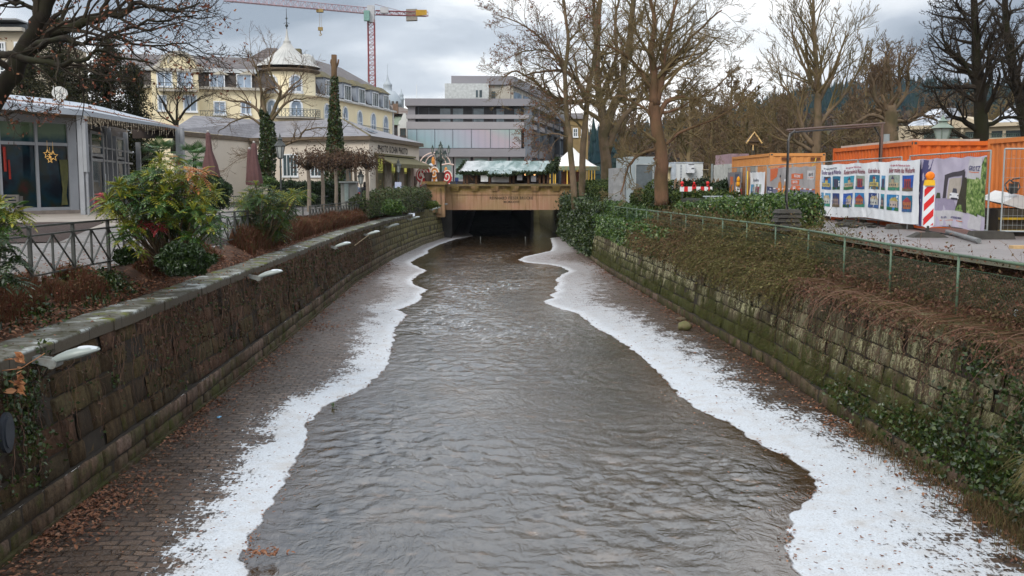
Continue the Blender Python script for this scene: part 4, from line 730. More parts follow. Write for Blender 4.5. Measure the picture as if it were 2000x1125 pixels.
# side glazing behind posts, receding toward the back right
pe = FP(150, 47.3, 262, 62); m = MB(); pe.boxz(m, 152, 262, z0p-.1, z1p+.5, -.5, -.25); build('rear_wall', m, M('cafe_dark_wall', (.035,.022,.016), (.05,.03,.02), 1, .3, 0), PV)
def doorset(u0, u1): 
    f = MB(); zt2 = z0p+2.35; 
    for a, b in ((u0, u0+2.2), (u1-2.2, u1)): pe.boxz(f, a, b, z0p-.1, z1p-.1, -.25, .02)
    for z_ in (z0p, zt2, zt2+.25, z1p-.15): pe.boxz(f, u0, u1, z_-.08, z_+.06, -.25, 0)
    fo = build('door', f, GYP, PV); win3(fo, pe, u0+2.2, u1-2.2, z0p+.1, zt2-.05, CAFE, -.05); win3(fo, pe, u0+2.2, u1-2.2, zt2+.35, z1p-.2, CAFE2, -.05)
    h = MB(); h.tube([pe.P(u1-4, 340, .1), pe.P(u1-4, 365, .1)], .025, 5); build('handle', h, WHITE, fo)
doorset(180, 206); doorset(229, 247)
m = MB()
for u_ in (156, 212, 222, 253): pe.boxz(m, u_-.8, u_+.8, z0p-.1, z1p+.3, -.25, 0)
pe.boxz(m, 150, 262, z1p-.9, z1p-.8, -.25, -.02); pe.boxz(m, 206, 262, z0p+2.3, z0p+2.4, -.25, -.02); build('side_mullion', m, GYP, PV)
m = MB(); m.prism([pe.P(a, b, -.2) for a, b in ((151,366), (168,366), (168,372), (151,374))], pe.nrm*.08); build('red_counter', m, M('red_counter', (.4,.01,.01)), PV)
# posts
for a, b, vt, vb, Y in ((160,176,216,414,45), (347,361,250,345,58), (268,276,278,345,60.5)):
    p0 = W((a+b)/2, vb, Y); w_ = (b-a)*Y/F/2; m = MB(); zg = gl(p0.x, p0.y)
    zt_ = W((a+b)/2, vt, Y).z; m.bx(p0.x-w_, p0.x+w_*.1, Y-w_*.7, Y+w_*.7, zg-.2, zt_); m.bx(p0.x+w_*.2, p0.x+w_, Y-w_*.8, Y+w_*.8, zg+(1.9 if a == 160 else 0), zt_); m.cyl((p0.x+w_*.6, Y, zg-.2), (p0.x+w_*.6, Y, zt_), w_*.35, None, 8); build('post', m, GYP, PV)
# roof: curved fascia swept along the plan
EG = [(-60,-60,41.8,148,196), (0,0,42.6,183,213), (60,60,43.3,192,218), (110,110,44,198,222), (165,165,44.8,206,226), (200,200,47.2,214,231), (250,250,50.5,225,239), (300,300,54.5,235,245), (350,350,58.5,246,252)]
m = MB(); TO = []; BO = []
topv = [(-60,150), (9,184), (60,189), (110,194), (165,202), (200,209), (250,222), (300,235), (350,249)]
for (u_, _, Y, vt, vb), (ut, vtp) in zip(EG, topv):
    TO.append((W(u_, vb-((vb-vt)*.55), Y), W(u_, vb, Y), W(ut, vtp, Y+3.2)))
def sweep(m, A, B):
    o = len(m.v); m.v += [tuple(p) for p in A]+[tuple(p) for p in B]; n = len(A)
    for i in range(n-1): m.f.append((o+i, o+i+1, o+n+i+1, o+n+i)); m.mi.append(m.k)
T1 = [p[0] for p in TO]; T0 = [p[1] for p in TO]; T2 = [p[2] for p in TO]; T3 = [p+V((-1.5, 6, -.3)) for p in T2]; B1 = [p+V((-.3, 1.2, .02)) for p in T0]; B2 = [V((p.x-2, p.y+8, p.z)) for p in T0]
sweep(m, T0, T1); sweep(m, T1, T2); sweep(m, T2, T3); build('roof', m, ROOFM, PV, True); m = MB(); sweep(m, B2, T0); build('soffit', m, M('brown_soffit', (.14,.10,.065), (.11,.08,.05), .5, .7, .05), PV)
m = MB(); a = T0[-1]; b = pe.P(240, 262, 0); m.bbar(W(262, 262, 60), W(352, 262, 59), .3, .5); build('beam', m, M('dark_beam', (.05,.035,.028)), PV)
# rear blocking mass so the sky does not show through under the roof
m = MB(); m.bx(W(-60,358,53).x-9, W(200,358,60).x, 54, 60, z0p-.3, z1p+.6); build('core', m, M('cafe_core', (.02,.018,.016), rough=.6), PV)
# icicle light chain along the eaves
m = MB(); rr = random.Random(3)
for i in range(4, len(T0)-1):
    for k in range(11):
        a = T0[i].lerp(T0[i+1], k/11)+V((.05, -.08, 0)); L = rr.uniform(.12, .6); m.tube([a, a+V((rr.uniform(-.03,.03),0,-L*.5)), a+V((rr.uniform(-.05,.05),0,-L))], .008, 3)
        for _ in range(3): q = a+V((rr.uniform(-.03,.03), -.01, -rr.uniform(.1,1)*L)); m.blob(q, .022, n=6)
solo('icicle_lights', m, M('icicle_lamp', (.62,.52,.38)), 'string of small icicle lights hanging from the café eaves', 'string lights', kind='stuff')
m = MB(); L_ = [T1[i].lerp(T2[i], .25)+V((0,-.05,.03)) for i in range(1, len(T1))]; m.tube(L_, .025, 4)
for i in range(len(L_)-1):
    for k in range(14): q = L_[i].lerp(L_[i+1], k/14)+V((0,-.03,rr.uniform(-.05,.05))); m.blob(q, .03, n=6)
solo('light_chain', m, M('rope_light', (.45,.27,.2)), 'thin rope light running along the café roof face', 'string lights')
m = MB(); d0 = W(117, 188, 47); n_ = V((.35,-.9,.25)).normalized(); 
pr = [(0,.0), (.25,.03), (.45,.09), (.58,.16), (.6,.17), (.58,.19), (.4,.1), (0,.05)]; mt = n_.to_track_quat('Z','Y').to_matrix()
for i in range(len(pr)): pass
mm = MB(); mm.lathe(pr, n=20); m.add([d0+V((0,0,.1))+mt @ (V(p)*.56) for p in mm.v], mm.f); m.tube([d0+V((-.3,.1,-.5)), d0+V((-.3,.1,.5))], .03, 6); m.tube([d0+V((0,0,.3)), d0+V((.1,-.2,-.5))], .06, 5); m.tube([d0+V((0,0,.1)), d0+V((.25,-.5,.2))], .02, 4)
solo('satellite_dish', m, M('dish_white', (.6,.59,.55)), 'off-white satellite dish on the café roof', 'satellite dish', smooth=True)
# ================================================================ bridge, market, right bank
BST = None
t = NT('bridge_sandstone'); p = t.pos(); s3 = t.sep(p); stk = t.noise(1, 5, t.vmul(p, (5.5, 1, .18)), .7); c = t.mix(t.ramp(t.noise(.5, 5), [(.4,0),(.6,1)]), (.36,.20,.125), (.31,.20,.105)); c = t.mix(t.ramp(stk, [(.48, 0), (.64, .35)]), c, (.48,.32,.21)); c = t.mix(t.ramp(t.noise(1, 5, t.vmul(p, (3, 1, .35)), .6), [(.52, 0), (.66, .7)]), c, (.17,.10,.04))
tp = t.maprange(s3[2], .65, 1.15); c = t.mix(t.math('MULTIPLY', tp, t.ramp(t.noise(1.5, 4), [(.35, .2), (.55, .9)])), c, (.14,.10,.025)); BSTN = t.pbr(c, .85, t.bump(t.noise(8, 5), .3, .02), spec=.2)
BR = thing('bridge', 'sandstone bridge with carved lettering across the canal', 'bridge', (2, 90.5, ZB)); YB = 90.0; zt_b = W(950, 372, YB).z; zbt = W(950, 410, YB).z; zpar = W(950, 361, YB).z
xb0, xb1 = W(866, 400, YB).x, 9.5
m = MB(); m.bx(xb0, xb1, YB, YB+10, zbt, zt_b-.05); build('deck', m, BSTN, BR)
m = MB(); m.bx(xb0-.1, xb1, YB+.04, YB+.5, zt_b-.05, zpar-.12); build('parapet', m, BSTN, BR)
m = MB(); m.bx(xb0-.2, xb1, YB-.22, YB+.6, zpar-.12, zpar+.06); build('parapet_coping', m, M('mossy_band', (.18,.13,.06), (.13,.10,.04), 1.2, .9, .3), BR)
m = MB(); m.bx(xb0-.05, xb1, YB-.06, YB, zt_b-.38, zt_b-.3); build('string_course', m, BSTN, BR)
for u_ in (872, 889, 927, 966, 1005, 1045, 1086, 1126):
    x = W(u_, 365, YB).x; m = MB(); m.bx(x-.36, x+.36, YB-.20, YB+.04, zpar-.26, zpar-.12); m.bx(x-.33, x+.33, YB-.15, YB+.04, zpar-.42, zpar-.26); m.bx(x-.29, x+.29, YB-.10, YB+.04, zpar-.56, zpar-.42); build('corbel', m, BSTN, BR)
CARV = M('carved_shadow', (.035,.025,.015)); 
text('lettering', 'REINHARD FIESER BRÜCKE', .37, (W(998.5, 386, YB).x, YB-.012, W(998, 387, YB).z), (1,0,0), CARV, BR, ext=.006, sx=.80)
text('lettering', 'MCMXXVIII', .27, (W(999, 394, YB).x, YB-.012, W(999, 394.5, YB).z), (1,0,0), CARV, BR, ext=.006, sx=.95)
m = MB(); x0, x1 = W(826, 358, 88).x, W(866, 358, 88).x; m.bx(x0, x1+.1, 87.6, 91, -1.2, zpar+.02); m.bx(x0-.1, x1+.25, 87.4, 91.2, zpar+.02, zpar+.3); m.cyl((x1-.4, 87.5, -.9), (x1-.4, 87.5, zpar-.3), .22, .2, 12); build('pier', m, BSTN, BR)
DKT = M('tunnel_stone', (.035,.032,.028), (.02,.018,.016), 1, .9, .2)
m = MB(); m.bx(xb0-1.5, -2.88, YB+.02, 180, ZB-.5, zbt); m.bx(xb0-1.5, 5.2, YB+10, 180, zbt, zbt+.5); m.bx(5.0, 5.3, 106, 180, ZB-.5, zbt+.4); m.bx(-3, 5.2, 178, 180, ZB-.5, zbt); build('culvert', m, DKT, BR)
m = MB(); m.bx(7.05, 8.2, YB-.5, 126, ZB-.5, zbt-.002); m.bx(5.3, 8.2, 126, 127, ZB-.5, 1.0); build('abutment', m, WL, BR)
m = MB(); m.bx(-40, xb0-.2, 91.3, 140, .2, .72); m.bx(xb0-.2, 30, YB+.6, YB+10, zt_b-.3, .78); m.bx(xb0-.2, 5.2, YB+10, 140, .2, .76); m.bx(8.2, 40, YB+10, 140, .2, .74); struct('square_paving', m, PAV)
m = MB(); [m.cyl((x, 78, ZW-.2), (x, 78, ZW+.45), .03, .03, 6) for x in ()]
for u_ in (938.5, 1026): p_ = G(u_, 470, ZW); m = MB(); m.cyl((p_.x, p_.y, ZW-.3), (p_.x, p_.y, ZW+.28), .025, .02, 6); m.blob((p_.x, p_.y, ZW+.29), .045); solo('marker_pin', m, M('pin_grey', (.22,.22,.2)), 'thin grey pin standing in the water, %s of the bridge mouth' % ('left' if u_ < 1000 else 'right'), 'marker')
# ---- planters and candelabra on the pier
for k, u_ in enumerate((836.5, 860.5)):
    p_ = W(u_, 352, 88.6); p_.z = zpar+.3; m = MB(); m.lathe([(.25,0),(.27,.02),(.36,.55),(.4,.75),(.4,.8),(.35,.8),(.33,.72),(.001,.70)], p_, 16); solo('planter_bowl', m, M('planter_brown', (.07,.045,.035), (.05,.03,.025)), ['brown round planter on the bridge pier, left of the pair','brown round planter on the bridge pier below the many-armed lamp'][k], 'planter', 'planters on the bridge pier', smooth=False)
LANTG = glass('lantern_glass', (.20,.21,.20), .1)
def lantern(par, c, s, mat=None, iron=None):
    iron = iron or IRON; x, y, z = c; f = MB(); f.lathe([(.02*s,0),(.10*s,.02*s),(.11*s,.06*s)], c, 6)
    for k in range(6): a = k*math.pi/3; f.tube([(x+.11*s*math.cos(a), y+.11*s*math.sin(a), z+.05*s), (x+.2*s*math.cos(a), y+.2*s*math.sin(a), z+.55*s)], .014*s, 4)
    f.lathe([(.22*s,.54*s),(.26*s,.56*s),(.24*s,.60*s),(.10*s,.76*s),(.09*s,.82*s),(.13*s,.84*s),(.05*s,.93*s),(.02*s,1.05*s),(.001,1.12*s)], c, 6); o = build('lantern', f, iron, par)
    g = MB(); g.lathe([(.105*s,.06*s),(.19*s,.54*s)], c, 6); build('lantern_glass', g, mat or LANTG, o); return o
def lamppost(name, label, u, vt, vb, Y, hs=1.0, zg=None, iron=None):
    base = W(u, vb, Y); base.z = gl(base.x, Y) if zg is None else zg; top = W(u, vt, Y).z; t_ = thing(name, label, 'street lamp', base, 'old-style street lamps'); iron = iron or IRON
    m = MB(); H = top-base.z-1.1*hs; m.lathe([(.16,0),(.16,.12),(.11,.2),(.13,.5),(.08,.6),(.065,1.2),(.09,1.24),(.06,1.3),(.045,H-.5),(.07,H-.45),(.05,H-.38),(.04,H)], base, 10); build('post', m, iron, t_, True); lantern(t_, (base.x, base.y, base.z+H), hs, iron=iron); return t_
lamppost('street_lamp', 'dark street lamp beside the ivied tree and closed parasols', 549, 260, 370, 58, 1.35)
lamppost('street_lamp', 'small grey lantern lamp in front of the photo shop pilasters', 778.5, 309, 372, 82, 1.1, zg=-.1)
lamppost('street_lamp', 'slim street lamp post rising between the clipped trees', 705.5, 329, 395, 62, .9)
cb = W(861, 340, 96); cb.z = .75; CL = thing('candelabra_lamp', 'tall green candelabra lamp with many lanterns behind the bridge pier', 'street lamp', cb); Yl = 96; zl = lambda v: W(861, v, Yl).z; GRI = M('green_iron', (.035,.06,.045), (.02,.035,.03), 4, .5, .1)
m = MB(); m.lathe([(.3,0),(.25,.4),(.12,.7),(.10,zl(318)-cb.z),(.2,zl(316)-cb.z),(.28,zl(313)-cb.z),(.08,zl(308)-cb.z),(.05,zl(294)-cb.z)], cb, 10); build('post', m, GRI, CL, True)
for k in range(8):
    a = k*math.pi/4+.2; r_ = .78 if k % 2 == 0 else .55; zz = zl(299) if k % 2 == 0 else zl(309); dx, dy = math.cos(a), math.sin(a); m = MB(); m.tube([(cb.x, cb.y, zl(313)), (cb.x+dx*r_*.6, cb.y+dy*r_*.6, zl(314)), (cb.x+dx*r_, cb.y+dy*r_, zz-.1), (cb.x+dx*r_, cb.y+dy*r_, zz)], .03, 5); arm = build('arm', m, GRI, CL); lantern(arm, (cb.x+dx*r_, cb.y+dy*r_, zz), .75, iron=GRI)
lantern(CL, (cb.x, cb.y, zl(294)), .85, iron=GRI)
# ---- fairground light figures beside the pier
FG = thing('illuminated_arch', 'fairground frame of pink curved ribs and hanging ornaments behind the bridge pier', 'decoration', W(846, 350, 100)); fq = FP(815, 100, 890, 100); PK = glow('pink_tube', (.55,.42,.36), .1); m = MB()
arc = lambda uc, r, vb, e, n=14: [fq.P(uc+r*math.cos(math.pi*i/n), vb-e*math.sin(math.pi*i/n)) for i in range(n+1)]
m.tube(arc(850, 30, 322, 24), .06, 4); m.tube(arc(851, 20, 322, 20), .05, 4); m.tube([fq.P(815,321), fq.P(826,317), fq.P(838,324)], .08, 4); m.tube([fq.P(863,322), fq.P(876,320), fq.P(886,322)], .08, 4); m.tube([fq.P(850,298), fq.P(850,322)], .06, 4); build('ribs', m, PK, FG)
ORN = glow('amber_ornament', (.50,.20,.04), .15)
for u_, v_ in ((846,314), (821,332), (871,334)): m = MB(); c = fq.P(u_, v_); m.lathe([(.001,-.45),(.14,-.35),(.17,0),(.12,.3),(.001,.42)], c, 8); build('hanging_ornament', m, ORN, FG)
SNW = M('snowman_white', (.72,.74,.76)); m = MB(); c = W(841.5, 324, 94); c.z = W(841, 324, 94).z; m.blob(c, .24); m.blob(c-V((0,0,.75)), .42); m.blob(c-V((0,0,1.6)), .55); sm = solo('snowman_figure', m, SNW, 'white round-headed snowman figure behind the brown planters', 'figure', smooth=True)
REDP = glow('red_light_shape', (.42,.03,.03), .1); WHP = glow('white_light_tube', (.62,.56,.50), .12)
def swirl(u, v, s, label):
    c = W(u, v, 92.5); t_ = thing('candy_figure', label, 'figure', (c.x, c.y, .75), 'red and white light figures'); m = MB(); m.prism([c+V((math.cos(a)*.55*s, 0, math.sin(a)*.75*s)) for a in [k*math.pi/8 for k in range(16)]], (0,.15,0)); m.bx(c.x-.1, c.x+.1, c.y, c.y+.1, .7, c.z-.4*s); build('body', m, REDP, t_)
    m = MB(); m.tube([c+V((math.cos(a)*r_*.55*s, -.05, math.sin(a)*r_*.75*s)) for a, r_ in [(k*.45, 1-k/26) for k in range(24)]], .055, 4); m.tube([c+V((-.3*s,-.05,-.7*s)), c+V((-.45*s,-.05,-1.2*s))], .06, 4); m.tube([c+V((.25*s,-.05,-.7*s)), c+V((.3*s,-.05,-1.25*s))], .06, 4); build('tube_outline', m, WHP, t_)
swirl(822, 343, .85, 'red and white swirl light figure nearest the photo shop'); swirl(830, 337, .95, 'red and white swirl light figure just behind the left planter'); swirl(848, 338, .8, 'orange-white light figure standing between the two brown planters'); swirl(873, 345, .85, 'red and white swirl light figure right of the planters')
for o in [x for x in C.objects if x.name.startswith('candy_figure')][2:3]: o.children[0].data.materials[0] = ORN
# ---- market stall
FIRG = leafmat('fir_garland', [(.012,.028,.008), (.03,.055,.012), (.05,.075,.02), (.02,.04,.01)], .6, .3, .1)
def leaves(m, pts, s, rg, asp=.55, up=.3):
    for p in pts:
        n = V((rg.gauss(0,1), rg.gauss(0,1), rg.gauss(0,1)+up)).normalized(); a = n.orthogonal().normalized(); q = rg.uniform(0, 6.28); b = n.cross(a); x = a*math.cos(q)+b*math.sin(q); y = n.cross(x); k = s*rg.uniform(.6, 1.3); p = V(p)
        m.add([p-x*k, p+y*(k*asp)+n*(k*.15), p+x*k, p-y*(k*asp)+n*(k*.15)], [(0,1,2,3)])
rg = random.Random(11)
ST = thing('market_stall', 'long timber market stall with green-white tarpaulin roof and fir garlands on the bridge', 'market stall', W(985, 355, 94)); sf = FP(893, 92.5, 1080, 92.5); BRW = M('stall_timber', (.10,.05,.025), (.06,.03,.015), 3, .8, .3)
e0, e1 = sf.P(893, 336, .2), sf.P(1068, 333, .2); e1.z = e0.z; r0, r1 = sf.P(909, 313, -2), sf.P(1086, 310, -2); r1.z = r0.z; b0, b1 = e0+V((0,4.6,0)), e1+V((.9,4.6,0))
t = NT('green_tarpaulin'); o_ = t.pos(); fo_ = t.noise(1, 5, t.vmul(t.warp(o_, .8, 1.2), (1.6, 1.2, 1.0)), .6, .5); c = t.ramp(fo_, [(.36, (.10,.155,.14)), (.5, (.20,.26,.25)), (.62, (.34,.39,.38))]); x_ = t.sep(o_)[0]; c = t.mix(t.maprange(x_, -2.5, 1.0, .8, 0), c, (.55,.52,.53)); TARP = t.pbr(c, .35, t.bump(fo_, .8, .08))
m = MB(); m.grid(lambda a, b: V(e0).lerp(e1, a).lerp(V(r0).lerp(r1, a), b)+V((0,0,-.22*math.sin(b*3.14)*.5+.05*mnoise.noise(V((a*9, b*4, 1)))+(.03*math.sin(a*60)*(1-b)))), 60, 8); m.grid(lambda a, b: V(r0).lerp(r1, a).lerp(V(b0).lerp(b1, a), b), 20, 4); build('tarpaulin_roof', m, TARP, ST, True)
m = MB(); q0, q1 = sf.P(952, 341, .9), sf.P(999, 339, .9); q1.z = q0.z; q2, q3 = sf.P(999, 333, .25), sf.P(955, 333, .25); m.grid(lambda a, b: V(q0).lerp(q1, a).lerp(V(q3).lerp(q2, a), b)+V((0,0,.03*math.sin(a*25))), 16, 4); build('flap', m, TARP, ST, True)
m = MB(); P_ = []
for i in range(1500): a = rg.random(); P_.append(V(e0).lerp(e1, a)+V((rg.gauss(0,.08), rg.gauss(0,.1), rg.gauss(-.08,.09))))
for i in range(400): P_.append(V(q0).lerp(q1, rg.random())+V((rg.gauss(0,.08), rg.gauss(0,.1), rg.gauss(-.06,.07))))
for i in range(900): P_.append(V(e1).lerp(r1, rg.random())+V((rg.gauss(.1,.18), rg.gauss(0,.12), rg.gauss(.03,.12))))
for i in range(900): a, b = rg.random(), rg.random(); P_.append(V(e1).lerp(b1, a).lerp(r1, b*(1-abs(a-.5)))+V((rg.gauss(.3,.1), 0, rg.gauss(0,.1))))
for i in range(250): P_.append(V(e0).lerp(r0, rg.random())+V((rg.gauss(-.05,.08), rg.gauss(0,.1), rg.gauss(0,.07))))
for i in range(160): P_.append(V(r1)+V((rg.gauss(.3,.12), rg.gauss(0,.12), rg.uniform(-.1,.35))))
leaves(m, P_, .11, rg); build('fir_garland', m, FIRG, ST)
m = MB(); m.add([e1+V((.2,0,0)), b1, r1+V((.3,0,0))], [(0,1,2)]); m.bx(e0.x+.5, e1.x+.3, 96.3, 96.5, .78, e0.z-.1); build('rear_panel', m, M('stall_dark', (.03,.018,.01)), ST)
zst = .78
for u_ in (906, 912, 930, 956, 996, 1003, 1032, 1054, 1062, 1070): x = W(u_, 350, 92.7).x; m = MB(); m.bx(x-.09, x+.09, 92.6, 92.8, zst, e0.z); build('post', m, BRW, ST)
for a, b in (((912,338),(924,352)), ((1058,338),(1048,352)), ((1064,336),(1075,350))): m = MB(); m.bbar(W(*a, 92.6), W(*b, 92.6), .12, .12); build('brace', m, BRW, ST)
m = MB(); m.bx(W(905,350,92.9).x, W(1090,350,92.9).x, 92.9, 93.4, zst, zst+.95); build('counter', m, M('stall_counter', (.16,.12,.09), (.3,.28,.25), 1.5, .8, .1), ST)
for u0, u1, v0, v1, mt_ in ((939,953,342,355,SNW), (960,994,344,356,M('stall_sign', (.45,.46,.48))), (1010,1020,340,352,M('stall_glass', (.30,.30,.32), rough=.3)), (1037,1047,343,355,M('stall_glass2', (.22,.22,.24), rough=.3))): a = W(u0, v1, 92.5); b = W(u1, v0, 92.5); m = MB(); m.bx(a.x, b.x, 92.42, 92.48, a.z, b.z); build('sheet', m, mt_, ST)
for u_ in (1015, 1044, 1026, 968, 982): m = MB(); m.blob(W(u_, 341, 93.4), .09); build('lamp_bulb', m, glow('warm_bulb', (.9,.5,.2), 1.5), ST)
# small sign post and frames by the figures
m = MB(); a = W(892, 352, 92); m.cyl((a.x, a.y, .75), (a.x, a.y, a.z), .03, .03, 6); m.bx(a.x-.17, a.x+.17, a.y-.05, a.y, a.z-.1, a.z+.25); solo('parking_meter', m, M('blue_paint', (.03,.05,.16)), 'small blue box on a post beside the market stall', 'meter')
# ---- carousel
CA = thing('carousel', 'white canopied carousel with green scalloped rim behind the plane trees', 'carousel', W(1118, 350, 108)); cc = W(1118, 330, 108); zc = lambda v: W(1118, v, 108).z; 
t = NT('canopy_white'); CANW = t.pbr(t.ramp(t.noise(.6, 3), [(.3, (.62,.6,.56)), (.7, (.78,.76,.72))]), .6)
m = MB(); c0_ = V((cc.x, cc.y, 0)); m.lathe([(2.9, zc(327)), (2.0, zc(318)), (1.1, zc(306)), (.5, zc(296)), (.05, zc(288))], c0_, 16); build('canopy', m, CANW, CA)
m = MB(); m.lathe([(2.95, zc(333)), (3.0, zc(326)), (2.85, zc(325))], c0_, 16); build('rim', m, M('green_rim', (.10,.22,.17), (.3,.2,.08), 2.5), CA)
for k in range(10): a = k*.628; m = MB(); m.cyl((c0_.x+2.4*math.cos(a), c0_.y+2.4*math.sin(a), .75), (c0_.x+2.4*math.cos(a), c0_.y+2.4*math.sin(a), zc(328)), .06, .06, 6); build('pole', m, glow('gold_pole', (.5,.32,.05), .4), CA)
m = MB(); m.lathe([(.001,.7),(2.6,.72),(2.6,1.2),(1.2,1.2),(1.2,3)], c0_, 16); build('platform', m, M('dark_red_wood', (.14,.03,.02), (.08,.05,.02), 2), CA)
# ---- left promenade furniture
p_ = W(691, 397, 72); zz = gl(p_.x, 72); m = MB(); a, b = W(680.5, 390, 72).x, W(695.5, 390, 72).x; RT = thing('red_bin', 'bright red box bin standing between the clipped trees', 'bin', (p_.x, 72, zz)); z1 = W(690, 375, 72).z; m.hexa([(a+.03,71.7,zz), (b-.03,71.7,zz), (b-.03,72.3,zz), (a+.03,72.3,zz)], [(a,71.68,z1-.12), (b,71.68,z1-.12), (b,72.32,z1-.12), (a,72.32,z1-.12)]); REDB = M('red_plastic', (.55,.015,.02), (.45,.012,.015), 1, .35, .02); build('body', m, REDB, RT)
m = MB(); m.hexa([(a-.03,71.65,z1-.12), (b+.03,71.65,z1-.12), (b+.03,72.35,z1-.12), (a-.03,72.35,z1-.12)], [(a+.05,71.72,z1), (b-.03,71.72,z1), (b-.03,72.28,z1), (a+.05,72.28,z1)]); m.bx(b+.03, b+.28, 71.75, 72.2, z1-.12, z1-.02); build('lid', m, REDB, RT)
p_ = W(682, 355, 66); a, b = W(667, 355, 66).x, W(697, 355, 66).x; m = MB(); zt2 = W(680, 357, 66).z; m.bx(a, b, 65.6, 66.4, zt2-1.7, zt2); UC = thing('utility_cabinet', 'low grey utility kiosk with flat lid beside the shop wall', 'cabinet', (p_.x, 66, zt2-1.7)); build('body', m, M('cabinet_grey', (.24,.24,.22), (.19,.19,.17), 2, .6, .05), UC); m = MB(); m.bx(a-.1, b+.05, 65.45, 66.5, zt2, zt2+.1); build('lid', m, M('cabinet_lid', (.36,.38,.36)), UC); m = MB(); m.bx(a+.25, a+.5, 65.5, 65.58, zt2-1.2, zt2-.05); build('door', m, M('cabinet_door', (.28,.34,.32)), UC)
# A-board
m = MB(); p_ = W(778.5, 366, 80); w_ = .45; z0 = W(778, 378, 80).z; z1 = W(778, 356, 80).z; AB = thing('pavement_sign', 'small pavement board with pale blue poster before the shop', 'sign', (p_.x, 80, z0)); m.hexa([(p_.x-w_,79.8,z0),(p_.x+w_,79.8,z0),(p_.x+w_,80.4,z0),(p_.x-w_,80.4,z0)], [(p_.x-w_,80.0,z1-.3),(p_.x+w_,80.0,z1-.3),(p_.x+w_,80.1,z1-.3),(p_.x-w_,80.1,z1-.3)]); build('board', m, M('board_dark', (.05,.07,.07)), AB); m = MB(); m.bx(p_.x-w_*.65, p_.x+w_*.5, 79.95, 79.99, z1-.6, z1+.02); build('poster', m, M('poster_blue', (.36,.42,.62), (.5,.52,.6), 4), AB)
# parasols
PAR = M('maroon_fabric', (.115,.058,.055), (.085,.04,.038), 4, .9, .4)
def parasol(u, vt, vb, Y, w0, w1, label, lean=0):
    b = W(u, vb, Y); b.z = gl(b.x, Y); t_ = thing('closed_parasol', label, 'parasol', b, 'closed parasols on the café terrace'); zt2 = W(u, vt, Y).z; zb2 = W(u, vb, Y).z; tx = lean*Y/F; n = 28; m = MB(); o = 0; prof = [(0, w1*.92), (.06, w1), (.3, w1*.85), (.6, w0*1.3), (.9, w0), (.97, w0*.9), (1, w0*.25)]
    for h_, r_ in prof:
        for k in range(n):
            a = 6.2832*k/n; rr_ = r_*Y/F*(1+.22*math.sin(a*7+h_*2)*(1-h_*.6)); m.v.append((b.x-tx*(1-h_)+tx+rr_*math.cos(a), Y+rr_*math.sin(a), lerp(zb2, zt2, h_)))
    for i in range(len(prof)-1):
        for k in range(n): m.f.append((i*n+k, i*n+(k+1) % n, (i+1)*n+(k+1) % n, (i+1)*n+k)); m.mi.append(0)
    build('canopy', m, PAR, t_, True); m = MB(); m.cyl((b.x+tx*.0, Y, b.z), (b.x+tx, Y, zt2+.05), .03, .03, 8); m.blob((b.x+tx, Y, zt2+.03), .07); build('pole', m, M('pole_pale', (.4,.38,.36)), t_); m = MB(); m.cyl((b.x, Y, b.z), (b.x, Y, b.z+.12), .35, .3, 16); build('base', m, IRON, t_)
parasol(412, 258, 349, 50, 4.5, 15, 'tall closed maroon parasol leaning nearest the café posts', -3); parasol(498, 279, 362, 52, 5, 13, 'closed maroon parasol, taller of the pair in front of the ivied tree'); parasol(489, 291, 361, 54, 4, 8, 'slimmer closed maroon parasol just left of its taller neighbour')
m = MB()
for k in range(40): 
    p0 = W(440, 358, 62); x = p0.x+k*.16; zz = gl(x, 62); m.tube([(x, 62, zz), (x, 62, zz+.75)], .012, 3)
zz = gl(W(455,358,62).x, 62); m.tube([(p0.x, 62, zz+.75), (p0.x+6.3, 62, zz+.75)], .02, 4); m.tube([(p0.x, 62, zz+.1), (p0.x+6.3, 62, zz+.1)], .02, 4); solo('terrace_fence', m, IRON, 'low dark bar fence beyond the café parasols', 'fence')
m = MB(); a = W(0, 383, 42); b = W(38, 383, 42); zz = gl(b.x, 42)
for k in range(3): m.bx(a.x-1, b.x, 41.95, 42, a.z-.02-k*.13, a.z+.06-k*.13)
m.bx(b.x-.1, b.x, 41.9, 42.3, zz, a.z); m.bx(a.x-1, b.x, 41.9, 42.45, a.z-.5, a.z-.45); solo('slatted_bench', m, M('grey_slats', (.11,.10,.09)), 'grey slatted bench back by the café glass at left edge', 'bench')
# stone kerb bed behind left hedge
m = MB(); a = W(560, 385, 66); b = W(690, 385, 70); zz = gl(a.x, 66); m.hexa([(a.x-3,a.y,zz-.2), (b.x,b.y,zz-.2), (b.x,b.y+.4,zz-.2), (a.x-3,a.y+.4,zz-.2)], [(a.x-3,a.y,zz+.45), (b.x,b.y,zz+.45), (b.x,b.y+.4,zz+.45), (a.x-3,a.y+.4,zz+.45)]); solo('low_wall', m, M('brown_kerb', (.12,.085,.06), (.08,.06,.04), 2, .9, .4), 'low brown stone planter wall below the clipped hedge', 'wall')
m = MB(); p_ = W(572, 397, 46); zz = gl(p_.x, 46)
m.hexa([(p_.x-.45,45.6,zz),(p_.x+.45,45.6,zz),(p_.x+.45,46.4,zz),(p_.x-.45,46.4,zz)], [(p_.x-.6,45.4,zz+.55),(p_.x+.6,45.4,zz+.55),(p_.x+.6,46.6,zz+.55),(p_.x-.6,46.6,zz+.55)]); solo('dark_planter', m, M('dark_planter_m', (.03,.022,.02)), 'dark square planter behind the second mahonia', 'planter')
